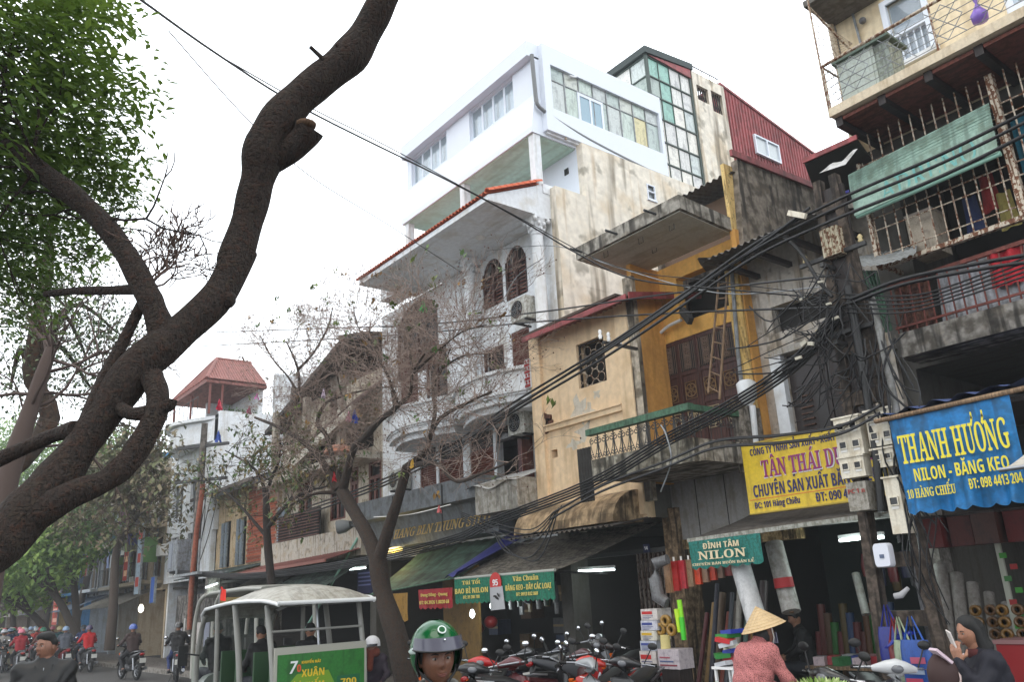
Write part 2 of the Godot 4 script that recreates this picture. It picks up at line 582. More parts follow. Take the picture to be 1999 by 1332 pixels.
	for k in 16:
		var f:=(k+.5)/16.0
		ptube(blind,"seam",mat(Color(.54,.68,.62),.7),[lerp(tl,bl,f),lerp(tr,br,f)],.0035,3)
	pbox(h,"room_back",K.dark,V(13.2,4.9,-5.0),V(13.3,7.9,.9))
	var lb=pbox(h,"lower_balcony",mat(Color(.62,.60,.57),.9,"filth",.4,.5),V(10.4,4.6,-4.92),V(11.0,4.92,1.0))
	var lr=pbox(lb,"railing",K.rustred,V(10.42,5.58,-4.9),V(10.47,5.63,1.0))
	pbox(lb,"bottom_rail",K.rustred,V(10.43,4.99,-4.9),V(10.46,5.02,1.0))
	for k in 34: pbox(lb,"railing_bar",K.rustred,V(10.435,4.92,-4.88+k*.125),V(10.452,5.6,-4.863+k*.125))
	st=S()
	corrugated(st,V(10.56,4.93,-4.35),V(10.56,4.93,-3.3),V(10.56,5.62,-3.25),V(10.56,5.66,-4.3),9,.015)
	put(st,"white_tin_sheet",mat(Color(.72,.73,.76),.6,"dusty",.7),lb)
	st=S()
	corrugated(st,V(10.33,4.96,-4.99),V(10.33,4.97,-4.89),V(10.33,5.83,-4.94),V(10.33,5.92,-5.2),5,.012)
	put(st,"green_tin_strip",K.greenpaint,lb)
	st=S()
	corrugated(st,V(10.5,4.93,-4.85),V(10.5,4.93,-4.4),V(10.5,5.55,-4.4),V(10.5,5.6,-4.85),6,.012)
	put(st,"rusty_tin_sheet",mat(Color(.42,.27,.2),.85,"rust",1.0),lb)
	st=S()
	sheet(st,V(9.9,5.94,-5.23),V(9.9,5.73,-4.21),V(10.6,6.08,-4.48),V(10.6,6.22,-5.26),24,3,func(u,v): return V(0,.012*sin(u*70)-.10*sin(u*3.0)*(1-v),0))
	put(st,"torn_tin_awning",mat(Color(.66,.68,.69),.6,"dusty",.8),h)
	st=S()
	corrugated(st,V(9.9,7.59,-5.47),V(9.9,7.58,-4.65),V(11.2,8.34,-5.19),V(11.2,8.35,-5.89),9,.02)
	var ev=put(st,"side_eave",K.rustred,h)
	pprism(ev,"soffit",K.dark,[V(9.92,7.56,-5.47),V(9.92,7.54,-4.66),V(11.15,7.35,-4.9),V(11.15,7.35,-6.0)],V(0,.03,0))
	pbar(ev,"fascia",K.redmetal,V(9.88,7.6,-5.47),V(9.88,7.57,-4.64),.03,.07)
	st=S()
	sheet(st,V(9.6,7.16,-5.11),V(9.6,7.11,-4.73),V(9.75,7.32,-4.6),V(9.7,7.23,-5.06),8,3,func(u,v): return V(0,.03*sin(u*9.0)*v,0))
	put(st,"loose_tin_flap",mat(Color(.8,.8,.8),.7,"dusty",.8),h)
	var ac=thing("air_conditioner","large pale outdoor air conditioner on the upper right balcony behind the railing","air conditioner",V(10.2,8.13,-4.5))
	var pale:=mat(Color(.74,.78,.75),.5,"plaster",1.0)
	pbox(ac,"casing",pale,V(10.0,8.2,-4.78),V(10.45,8.84,-4.25))
	pbox(ac,"side_panel",pale,V(9.985,8.24,-4.74),V(10.0,8.8,-4.29))
	pbox(ac,"side_cover",mat(Color(.62,.66,.62),.6,"dusty",1.0),V(10.02,8.24,-4.25),V(10.4,8.8,-4.05))
	for y in [-4.7,-4.4]: pbox(ac,"foot",K.iron,V(10.02,8.13,y),V(10.4,8.2,y+.05))
	pbox(ac,"cover_board",mat(Color(.32,.38,.34),.8),V(9.95,8.842,-4.83),V(10.5,8.88,-4.0))
	st=S()
	lathe(st,Transform3D(Basis(),V(9.9,8.26,-2.89)),[Vector2(.01,.0),Vector2(.09,.03),Vector2(.10,.12),Vector2(.05,.2),Vector2(.012,.28),Vector2(.03,.34)],12)
	tag(put(st,"plastic_bag",mat(Color(.50,.38,.72),.4)),"purple plastic bag hung on the upper right balcony railing","bag")
	st=S()
	ball(st,V(10.93,9.96,-4.7),.055,12)
	tag(put(st,"security_camera",mat(Color(.35,.35,.36),.3)),"small dark dome camera on the cream upper wall","camera")
	var cb=thing("cardboard_box","tall pale carton standing inside the rusty window cage","box",V(10.75,5.92,-4.35))
	pbox(cb,"carton",mat(Color(.74,.69,.62),.9,"cloth",1.0),V(10.58,5.92,-4.55),V(10.95,6.5,-4.2))
	pbox(cb,"lid_flap",mat(Color(.66,.62,.58),.9),V(10.57,6.5,-4.56),V(10.96,6.53,-4.19))
	st=S()
	sheet(st,V(10.75,5.95,-3.12),V(10.75,5.95,-2.5),V(10.7,7.3,-2.5),V(10.7,7.3,-3.1),24,4,func(u,_v): return V(.04*sin(u*30),0,0))
	tag(put(st,"blue_curtain",mat(Color(.12,.40,.48),.9,"cloth",1.0)),"deep blue curtain behind the rusty window cage","curtain")
	var hang=[[Color(.55,.15,.15),-3.55,6.75],[Color(.15,.2,.35),-3.8,6.55],[Color(.6,.55,.3),-3.4,6.45]]
	for c in hang:
		st=S()
		sheet(st,V(10.8,c[2]-.5,c[1]-.12),V(10.8,c[2]-.48,c[1]+.12),V(10.8,c[2],c[1]+.09),V(10.8,c[2],c[1]-.09),8,5,func(u,v): return V(.03*sin(u*9+v*3),0,0))
		var nm: String="red" if c[0].r>.5 and c[0].g<.3 else ("navy" if c[0].b>.34 else "tan")
		tag(put(st,"hanging_shirt",mat(c[0],.9,"cloth",2.0)),nm+" cloth hung to dry inside the rusty window cage","clothing","clothes drying in the window cage")
	var stp=S()
	sheet(stp,V(10.5,5.16,-3.66),V(10.5,5.15,-3.32),V(10.5,5.64,-3.21),V(10.5,5.6,-3.65),10,6,func(u,v): return V(-.04+.04*sin(u*14+v*2),0,0))
	tag(put(stp,"hanging_cloth",mat(Color(.72,.13,.18),.9,"cloth",1.5)),"red cloth hung over the lower right balcony railing","cloth")
func aircon(t,a: Vector3,b: Vector3,m,fan_left:=true):
	pbox(t,"casing",m,a,b)
	var zc: float=lerpf(a.z,b.z,.4 if fan_left else .4)
	var yc:=(a.y+b.y)/2
	var r:=(b.y-a.y)*.40
	var st:=S()
	var face:=Transform3D(Basis(V(0,0,1),V(-1,0,0),V(0,-1,0)),V(a.x,yc,zc))
	lathe(st,face,[Vector2(r*1.08,-.01),Vector2(r*1.08,.012),Vector2(r,.012),Vector2(r,-.0)],20)
	put(st,"fan_shroud",m,t)
	st=S()
	lathe(st,face,[Vector2(.0,.005),Vector2(r*.98,.005)],20)
	put(st,"fan_opening",K.black,t)
	st=S()
	for q in [.3,.55,.8]:
		var c:=[]
		for k in 17: c.append(face*V(cos(TAU*k/16)*r*q,.016,sin(TAU*k/16)*r*q))
		tube(st,c,.005,4,false)
	for k in 6: tube(st,[face*V(0,.016,0),face*V(cos(TAU*k/6)*r,.016,sin(TAU*k/6)*r)],.005,4,false)
	put(st,"fan_guard",K.paintgrey,t)
	for y in [-1,1]: pbox(t,"bracket",K.iron,V(a.x,a.y-.05,a.z+(b.z-a.z)*(.5+.35*y)),V(b.x+.2,a.y-.005,a.z+(b.z-a.z)*(.5+.35*y)+.03))
func house_grey():
	var h=thing("narrow_grey_house","narrow grey house with dark panelled doors behind the tangle of cables","building",V(13,0,-6.4))
	var st:=S()
	wall(st,"x",11.1,11.3,-7.45,-5.3,3.1,7.3,[[-7.12,-5.6,5.68,6.12],[-7.02,-5.7,3.95,5.28]])
	put(st,"wall",mat(Color(.80,.77,.73),.9,"grime",.3),h)
	st=S()
	wall(st,"x",16.6,16.8,-7.45,-5.3,.1,7.3)
	box(st,V(11.3,3.1,-7.45),V(16.6,3.25,-5.3))
	put(st,"inner_wall",K.darkwall,h)
	pbox(h,"upper_vent",K.dark,V(11.35,5.6,-7.15),V(11.4,6.2,-5.55))
	pbox(h,"lintel",mat(Color(.72,.70,.67),.85,"grime",.8),V(10.95,5.28,-7.2),V(11.1,5.38,-5.5))
	pbox(h,"white_jamb",K.white,V(10.98,3.6,-7.22),V(11.1,5.28,-7.02))
	for k in 2:
		var z:=-7.02+k*.66
		var d=pbox(h,"door",K.darkwood,V(11.14,3.9,z+.01),V(11.2,5.27,z+.65))
		pbox(d,"panel",mat(Color(.16,.13,.13),.5),V(11.125,4.75,z+.12),V(11.14,5.15,z+.54))
		for s in 7: pbar(d,"slat",mat(Color(.42,.26,.16),.6,"wood",1.0),V(11.12,4.05+s*.09,z+.14),V(11.12,4.05+s*.09,z+.34),.03,.02)
		pbox(d,"panel",mat(Color(.14,.12,.12),.5),V(11.125,4.0,z+.4),V(11.14,4.65,z+.58))
	st=S()
	corrugated(st,V(9.9,6.78,-7.5),V(9.9,6.78,-5.3),V(12.2,7.45,-5.3),V(12.2,7.45,-7.5),18,.02)
	var rf=put(st,"tin_roof",K.tinroof,h)
	st=S()
	corrugated(st,V(9.75,6.68,-7.35),V(9.75,6.79,-7.4),V(11.0,7.1,-7.4),V(11.0,7.1,-8.2),6,.02)
	put(st,"tin_sheet",K.tinroof,rf)
	for k in 4: pbox(rf,"rafter",K.darkwood,V(10.1,6.66+.0,-7.3+k*.6),V(11.1,6.74,-7.22+k*.6))
	st=S()
	lathe(st,Transform3D(Basis(),V(10.6,4.52,-7.44)),[Vector2(.05,.0),Vector2(.14,.12),Vector2(.15,.36),Vector2(.10,.4)],12)
	put(st,"drain_head",K.white,h)
	ptube(h,"drainpipe",K.white,[V(10.6,4.51,-7.38),V(10.6,3.44,-7.45)],.05,8)
func ornament(st,c: Vector3,r: float,kind: int):
	var p:=[]
	for k in 13:
		var a:=TAU*k/12
		p.append(c+V(0,sin(a)*r,cos(a)*r))
	tube(st,p,.008,4,false)
	if kind==0:
		for k in 6:
			var a:=TAU*k/6
			var q:=[]
			for i in 9: q.append(c+V(0,sin(a)*r*.55+sin(TAU*i/8)*r*.4,cos(a)*r*.55+cos(TAU*i/8)*r*.4))
			tube(st,q,.006,4,false)
		tube(st,[c+V(0,r*1.25,-r),c+V(0,r*1.25,r),c+V(0,-r*1.25,r),c+V(0,-r*1.25,-r),c+V(0,r*1.25,-r)],.008,4,false)
	else:
		for s in [-1,1]:
			tube(st,[c+V(0,r*1.3,s*r*.9),c+V(0,-r*1.3,s*r*.9)],.010,4,false)
			var q:=[]
			for i in 9: q.append(c+V(0,s*r*.55+sin(TAU*i/8)*r*.35,cos(TAU*i/8)*r*.35))
			tube(st,q,.009,4,false)
		tube(st,[c+V(0,r*1.3,0),c+V(0,-r*1.3,0)],.009,4,false)
		for y in [-1.3,1.3]: tube(st,[c+V(0,r*y,-r*.9),c+V(0,r*y,r*.9)],.009,4,false)
func scroll(c: Vector3,r: float,turns: float,flip: float,up:=1.0) -> Array:
	var p:=[]
	for k in 15:
		var t:=k/14.0
		var a:=t*turns*TAU
		p.append(c+V(0,up*cos(a)*r*(1.0-.75*t),flip*sin(a)*r*(1.0-.75*t)))
	return p
func house_yellow():
	var h=thing("ochre_house","ochre yellow house under a thick concrete canopy with brown ornamental folding doors","building",V(13,0,-8.5))
	var st:=S()
	wall(st,"x",11.2,11.4,-9.5,-7.5,3.5,7.6,[[-9.05,-7.75,6.45,7.3],[-9.63,-7.94,3.7,6.16]])
	put(st,"wall",K.ochre,h)
	st=S()
	wall(st,"z",-9.55,-9.45,10.45,11.2,3.6,7.6)
	wall(st,"z",-7.55,-7.45,10.9,11.2,3.6,7.6)
	put(st,"return_wall",mat(Color(.86,.64,.34),.85,"plaster",.3),h)
	pbox(h,"pilaster",mat(Color(.85,.80,.72),.9,"filth",.3),V(10.36,3.3,-9.6),V(10.46,7.32,-9.38))
	pbox(h,"pilaster",mat(Color(.88,.74,.46),.9,"grime",.7),V(10.84,3.8,-7.72),V(10.92,7.25,-7.48))
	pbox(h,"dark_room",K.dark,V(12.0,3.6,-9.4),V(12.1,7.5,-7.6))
	st=S()
	prism(st,[V(10.95,7.0,-7.5),V(14.4,7.0,-7.5),V(14.4,9.1,-7.5),V(11.15,8.95,-7.5)],V(0,0,.14))
	wall(st,"x",16.0,16.2,-9.6,-7.5,.2,8.6)
	wall(st,"z",-9.6,-9.5,11.4,16.0,3.5,8.6)
	wall(st,"z",-7.5,-7.36,11.3,16.0,3.3,7.0)
	put(st,"side_wall",mat(Color(.62,.58,.53),.9,"filth",.28,.4),h)
	pbox(h,"corner_post",mat(Color(.90,.78,.52),.9,"grime",.8),V(10.9,7.6,-7.55),V(11.14,8.85,-7.48))
	pbox(h,"attic_wall",mat(Color(.42,.34,.28),.9),V(11.5,7.6,-9.5),V(11.6,8.6,-7.55))
	st=S()
	corrugated(st,V(11.0,8.7,-9.6),V(11.0,8.7,-7.42),V(13.2,9.14,-7.42),V(13.2,9.14,-9.6),16,.025)
	var rf=put(st,"tin_roof",K.tinroof,h)
	pprism(rf,"ridge_flashing",K.redmetal,[V(10.95,8.94,-7.36),V(14.3,9.05,-7.36),V(14.3,9.17,-7.36),V(10.95,9.06,-7.36)],V(0,0,.05))
	st=S()
	prism(st,[V(9.6,7.66,-9.95),V(9.6,7.66,-7.5),V(10.98,7.58,-7.5),V(10.98,7.58,-9.95)],V(0,.24,0))
	var cn=put(st,"canopy",mat(Color(.68,.66,.62),.9,"filth",.3,.4),h)
	pprism(cn,"soffit",mat(Color(.80,.79,.74),.9,"plaster",.4),[V(9.66,7.655,-9.9),V(9.66,7.655,-7.56),V(10.95,7.575,-7.56),V(10.95,7.575,-9.9)],V(0,-.015,0))
	for k in [[9.75,-9.35],[9.85,-8.6],[9.9,-7.95],[10.35,-8.75]]:
		st=S()
		tube(st,[V(k[0],7.65,k[1]-.05),V(k[0],7.53,k[1]-.05),V(k[0],7.53,k[1]+.05),V(k[0],7.65,k[1]+.05)],.008,4)
		put(st,"iron_hook",K.iron,cn)
	for z in [-9.8,-8.9,-8.0]: ptube(cn,"pipe_stub",K.iron,[V(9.62,7.76,z),V(9.38,7.80,z-.06)],.022,6)
	var z0:=-9.63
	var z1:=-7.94
	var top:=6.16
	for k in 4:
		var a:=lerpf(z0,z1,k/4.0)
		var b:=lerpf(z0,z1,(k+1)/4.0)
		var d=pbox(h,"door_leaf",K.brown,V(11.22,3.7,a+.005),V(11.26,top,b-.005))
		var zc:=(a+b)/2
		var hw:=(b-a)/2-.05
		var fr:=S()
		for q in [a,b-.05]: box(fr,V(11.2,3.7,q+.004),V(11.225,top,q+.046))
		for q in [top-.08,top-.68,top-1.25,3.72]: box(fr,V(11.203,q,a+.05),V(11.222,q+.07,b-.05))
		put(fr,"frame",K.brown,d)
		pbox(d,"dark_panel",K.black,V(11.212,top-.6,zc-hw),V(11.219,top-.09,zc+hw))
		var g:=S()
		for i in 9: tube(g,[V(11.195,top-.6,zc-hw+hw*i/4.0),V(11.195,top-.09,zc-hw+hw*i/4.0)],.006,4,false)
		for i in 3: ornament(g,V(11.195,top-.18-.16*i,zc),.06,0)
		put(g,"grille",mat(Color(.45,.36,.30),.5),d)
		var o:=S()
		ornament(o,V(11.195,top-.97,zc),.12,0)
		put(o,"medallion",mat(Color(.52,.40,.25),.5),d)
		o=S()
		ornament(o,V(11.195,top-1.52,zc),.14,1)
		put(o,"medallion",mat(Color(.66,.60,.48),.5),d)
	ptube(h,"downpipe",K.white,smooth([V(11.05,6.44,-8.91),V(11.08,6.41,-9.3),V(11.12,6.23,-9.68),V(11.12,5.77,-9.79),V(11.12,5.01,-9.85)]),.03,7)
	ptube(h,"drainpipe",K.paintgrey,[V(10.82,6.85,-7.56),V(10.82,5.46,-7.66),V(10.82,4.61,-7.68)],.035,7)
	var fl=thing("wall_lamp","dark floodlight on the ochre wall above the folding doors","lamp",V(11.1,6.56,-8.87))
	pbar(fl,"arm",K.iron,V(11.18,6.68,-8.98),V(10.98,6.46,-8.78),.03,.03)
	pbar(fl,"lamp_head",K.iron,V(10.98,6.59,-8.82),V(10.9,6.29,-8.59),.09,.12)
	var bal=pbox(h,"balcony",mat(Color(.70,.68,.62),.9,"filth",.45,.6),V(9.24,3.6,-9.62),V(9.36,3.94,-7.5))
	pbox(bal,"floor_slab",K.filth,V(9.36,3.62,-9.62),V(11.2,3.74,-7.5))
	pbox(bal,"end_wall",K.filth,V(9.36,3.74,-7.62),V(10.9,3.94,-7.5))
	pbox(bal,"handrail",K.greenpaint,V(9.2,4.34,-9.66),V(9.32,4.44,-7.48))
	pbox(bal,"handrail",K.greenpaint,V(9.32,4.345,-7.6),V(10.5,4.435,-7.5))
	pbox(bal,"end_pier",mat(Color(.60,.57,.53),.9,"filth",.6,.6),V(10.4,3.5,-7.64),V(10.84,4.5,-7.42))
	for k in 12:
		var z:=-9.55+k*.18
		var g:=S()
		for s in [-1,1]:
			tube(g,scroll(V(9.27,4.24,z+s*.045),.055,1.3,s),.009,4,false)
			tube(g,[V(9.27,4.26,z+s*.085),V(9.27,4.1,z+s*.06),V(9.27,3.95,z)],.008,4,false)
			tube(g,scroll(V(9.27,4.0,z+s*.045),.04,1.2,s,-1.0),.008,4,false)
		put(g,"iron_scroll",K.iron,bal)
		pbox(bal,"baluster",K.iron,V(9.262,3.94,z+.085),V(9.278,4.34,z+.1))
	for k in 5:
		var g:=S()
		for s in [-1,1]: tube(g,scroll(V(9.5+k*.24+s*.05,4.2,-7.55),.05,1.2,1.0),.008,4,false)
		tube(g,[V(9.5+k*.24,3.94,-7.55),V(9.5+k*.24,4.34,-7.55)],.008,4,false)
		put(g,"iron_scroll",K.iron,bal)
	st=S()
	corrugated(st,V(9.3,3.3,-10.0),V(9.3,3.3,-9.66),V(9.3,4.18,-9.66),V(9.3,4.18,-10.0),5,.012)
	put(st,"side_screen",mat(Color(.2,.19,.18),.8,"dusty",.8),bal)
	var ld=thing("wooden_ladder","narrow weathered wooden ladder leaning on the balcony of the ochre house","ladder",V(10.3,4.52,-7.86))
	var la: Vector3=V(10.25,4.79,-7.91)
	var lb: Vector3=V(10.75,6.81,-7.77)
	var lc: Vector3=V(10.25,4.64,-7.71)
	var le: Vector3=V(10.75,6.8,-7.59)
	ptube(ld,"rail",K.timber,[la,lb],.02,6)
	ptube(ld,"rail",K.timber,[lc,le],.022,6)
	for k in 8: ptube(ld,"rung",K.timber,[lerp(la,lb,.05+k*.125),lerp(lc,le,.05+k*.125)],.013,5)
func house_cream():
	var h=thing("cream_house","low peach house with a red edged roof and one iron grilled window","building",V(12.5,0,-10.9))
	var wz0:=-10.99
	var wz1:=-10.24
	var wy0:=5.57
	var wy1:=6.44
	var hz0:=-12.13
	var hz1:=-11.82
	var st:=S()
	wall(st,"x",10.4,10.6,-12.3,-9.58,3.05,6.98,[[wz0,wz1,wy0,wy1],[hz0,hz1,4.99,5.24],[-11.91,-11.73,4.40,4.56]])
	put(st,"wall",K.cream,h)
	st=S()
	wall(st,"z",-12.3,-12.15,10.6,15.0,3.05,6.9)
	wall(st,"z",-9.73,-9.58,10.6,15.0,3.05,6.9)
	wall(st,"x",15.0,15.2,-12.3,-9.58,.1,7.4)
	box(st,V(10.6,3.05,-12.15),V(15.0,3.15,-9.73))
	put(st,"inner_wall",K.darkwall,h)
	for k in 7:
		var a:=TAU*k/7.0
		var t:=Transform3D(Basis(V(1,0,0),a*.3),V(10.42,5.11+sin(a)*.15,(hz0+hz1)/2+cos(a)*.13))
		var b:=S()
		obox(b,t,V(.1,.06+.02*(k % 3),.12))
		put(b,"brick",mat(Color(.45,.29,.22),.9,"concrete",2.0),h)
	pbox(h,"pilaster",K.cream,V(10.33,3.1,-12.32),V(10.402,6.95,-12.02))
	pbox(h,"pilaster",K.cream,V(10.33,3.1,-9.86),V(10.402,6.95,-9.56))
	var m1:=4.98
	pbox(h,"moulding",K.cream,V(10.34,m1-.05,-12.0),V(10.40,m1+.05,-9.88))
	pbox(h,"moulding",K.cream,V(10.31,m1+.05,-12.0),V(10.40,m1+.075,-9.88))
	for p in [[V(10.4,5.19,-11.04),0,.26,.34],[V(10.4,5.08,-10.77),2,.18,.22],[V(10.4,4.73,-10.92),3,.3,.2],[V(10.4,4.56,-11.25),1,.24,.12],[V(10.4,5.37,-10.53),5,.12,.1]]:
		var c: Vector3=p[0]
		st=S()
		st.set_smooth_group(-1)
		var r:=[]
		for k in 11:
			var a:=TAU*k/11
			var q:=.75+.35*sin(k*2.3+p[1])
			r.append(c+V(-.003,sin(a)*p[3]*q,cos(a)*p[2]*q))
		fan(st,c+V(-.003,0,0),r,true)
		put(st,"bare_plaster_patch",mat(Color(.84,.81,.75),.9,"plaster",.6),h)
	var w=pbox(h,"window",K.dark,V(10.75,wy0-.1,wz0-.1),V(10.8,wy1+.1,wz1+.1))
	st=S()
	wall(st,"x",10.46,10.5,wz0,wz1,wy0,wy1,[[wz0+.03,wz1-.03,wy0+.03,wy1-.03]])
	put(st,"frame",K.darkwood,w)
	st=S()
	var n:=0
	for i in 4:
		for j in 5:
			var c:=V(10.45,wy0+(j+(.5 if i % 2 else .0))*.19+.02,wz0+.09+i*.16)
			if c.y+.1>wy1: continue
			var p:=[]
			for k in 11: p.append(c+V(0,sin(TAU*k/10)*.095,cos(TAU*k/10)*.095))
			tube(st,p,.008,4,false)
			n+=1
	put(st,"grille",K.rust,w)
	var r0: Vector3=V(10,6.81,-12.07)
	var r1: Vector3=V(10,6.8,-9.18)
	st=S()
	corrugated(st,r0,r1,r1+V(5.0,.95,0),r0+V(5.0,.95,0),20,.02)
	var rf=put(st,"tin_roof",K.redroof,h)
	pbar(rf,"eave_board",K.redmetal,r0+V(-.03,-.03,0),r1+V(-.03,-.03,0),.03,.10)
	pprism(rf,"gable_board",K.redmetal,[r1+V(0,-.08,.02),r1+V(5,.87,.02),r1+V(5,1.0,.02),r1+V(0,.05,.02)],V(0,0,.03))
	pbar(rf,"soffit_board",mat(Color(.3,.25,.22),.9),V(10.3,6.95,-12.28),V(10.3,6.98,-9.6),.3,.05)
	st=S()
	var pr:=[]
	for k in 7:
		var a:=PI/2*k/6
		pr.append(V(10.4-.72*sin(a),2.98+.55*cos(a),-12.3))
	pr.append(V(10.4,2.98,-12.3))
	prism(st,pr,V(0,0,2.62))
	var hood=put(st,"plaster_hood",mat(Color(.86,.74,.58),.9,"filth",.35,.4),h)
	st=S()
	corrugated(st,V(9.5,2.9,-12.3),V(9.5,2.9,-9.5),V(10.4,3.04,-9.5),V(10.4,3.04,-12.3),22,.018)
	put(st,"tin_edge",K.tinroof,hood)
	var br=thing("insulator_bracket","dark iron bracket with white insulators carrying cables past the peach house","bracket",V(9.9,5.78,-9.02))
	pbar(br,"arm",K.iron,V(10.3,5.91,-9.35),V(9.3,5.83,-9.16),.05,.05)
	for p in [V(9.2,5.92,-9.12),V(9.4,5.91,-9.13),V(9.8,5.94,-9.26)]:
		st=S()
		lathe(st,Transform3D(Basis(),p),[Vector2(.025,-.06),Vector2(.035,0),Vector2(.02,.03),Vector2(.035,.06),Vector2(.02,.1)],10)
		put(st,"insulator",K.whitepaint,br)
func arched(st,x0: float,x1: float,z0: float,z1: float,spring: float,top: float):
	var zc:=(z0+z1)/2
	for s in [[z0,.0],[z1,PI]]:
		var p:=[V(x0,top,s[0])]
		for k in 7:
			var a:=PI/2*k/6
			p.append(V(x0,spring+(top-spring)*sin(a),zc-cos(s[1])*cos(a)*(zc-z0)))
		prism(st,p,V(x1-x0,0,0))
func louvres(parent,x: float,z0: float,z1: float,y0: float,y1: float):
	var d=pbox(parent,"shutter",K.wood,V(x+.03,y0,z0),V(x+.04,y1,z1))
	var st:=S()
	wall(st,"x",x,x+.03,z0,z1,y0,y1,[[z0+.05,z1-.05,y0+.06,y1-.06]])
	put(st,"frame",K.wood,d)
	var n:=int((y1-y0-.14)/.055)
	for k in n:
		st=S()
		var y:=y0+.09+k*.055
		hexa(st,[V(x,y,z0+.05),V(x+.012,y-.008,z0+.05),V(x+.012,y-.008,z1-.05),V(x,y,z1-.05),V(x+.02,y+.036,z0+.05),V(x+.03,y+.03,z0+.05),V(x+.03,y+.03,z1-.05),V(x+.02,y+.036,z1-.05)])
		put(st,"slat",K.wood,d)
	return d
func bow_balcony(parent,z0: float,z1: float,y0: float,y1: float):
	var plan:=func(out: float) -> Array:
		var p:=[V(11.2,0,z0-out),V(10.45-out,0,z0-out)]
		for k in 9:
			var u:=(k+1)/10.0
			p.append(V(10.45-out-.45*sin(u*PI),0,lerpf(z0-out,z1+out,u)))
		p.append_array([V(10.45-out,0,z1+out),V(11.2,0,z1+out)])
		return p
	var raise:=func(p: Array,y: float): return p.map(func(q): return q+V(0,y,0))
	var st:=S()
	prism(st,raise.call(plan.call(.0),y0),V(0,y1-y0-.06,0))
	var b=put(st,"balcony",K.white,parent)
	for t in [[.05,y1-.06,.07],[.03,y0+.12,.05],[.06,y0+.17,.05],[-.12,y0-.14,.14]]:
		pprism(b,"moulding",K.white,raise.call(plan.call(t[0]),t[1]),V(0,t[2]-.002,0))
	return b
func column(parent,x: float,z: float,y0: float,y1: float,r: float):
	var st:=S()
	lathe(st,Transform3D(Basis(),V(x,0,z)),[Vector2(r*1.3,y0),Vector2(r*1.3,y0+.08),Vector2(r,y0+.14),Vector2(r*.94,y1-.42)],16)
	var c=put(st,"column",K.white,parent)
	st=S()
	lathe(st,Transform3D(Basis(),V(x,0,z)),[Vector2(r,y1-.42),Vector2(r*1.15,y1-.4),Vector2(r*1.0,y1-.37),Vector2(r*1.05,y1-.25),Vector2(r*1.5,y1-.1),Vector2(r*1.55,y1-.06)],16)
	box(st,V(x-r*1.5,y1-.06,z-r*1.5),V(x+r*1.5,y1,z+r*1.5))
	for ring_ in [[y1-.30,.055,1.15],[y1-.18,.06,1.38]]:
		for k in 8:
			var a: float=TAU*(k+(.5 if ring_[2]>1.2 else .0))/8
			ball(st,V(x+cos(a)*r*ring_[2],ring_[0],z+sin(a)*r*ring_[2]),Vector3(.045,ring_[1],.045),6)
	for s in [[-1,-1],[-1,1],[1,-1],[1,1]]: ball(st,V(x+s[0]*r*1.35,y1-.1,z+s[1]*r*1.35),.055,8)
	put(st,"capital",K.white,c)
	return c
func window_row(parent,x: float,z0: float,z1: float,y0: float,y1: float,n: int):
	var w=pbox(parent,"window",K.clean,V(x-.02,y0-.06,z0-.03),V(x+.05,y0-.003,z1+.03))
	for k in n:
		var a:=lerpf(z0,z1,k/float(n))
		var b:=lerpf(z0,z1,(k+1)/float(n))
		var st:=S()
		wall(st,"x",x+.04,x+.08,a,b,y0,y1,[[a+.035,b-.035,y0+.04,y1-.04]])
		put(st,"frame",K.clean,w)
		pbox(w,"pane",K.glass,V(x+.05,y0+.03,a+.03),V(x+.056,y1-.03,b-.03))
		st=S()
		sheet(st,V(x+.16,y0,a+.08),V(x+.16,y0,b-.02),V(x+.16,y1-.14,b-.02),V(x+.16,y1-.14,a+.08),24,1,func(u,_v): return V(.02*sin(u*28),0,0))
		put(st,"curtain",mat(Color(.86,.91,.96),.9),w)
	return w
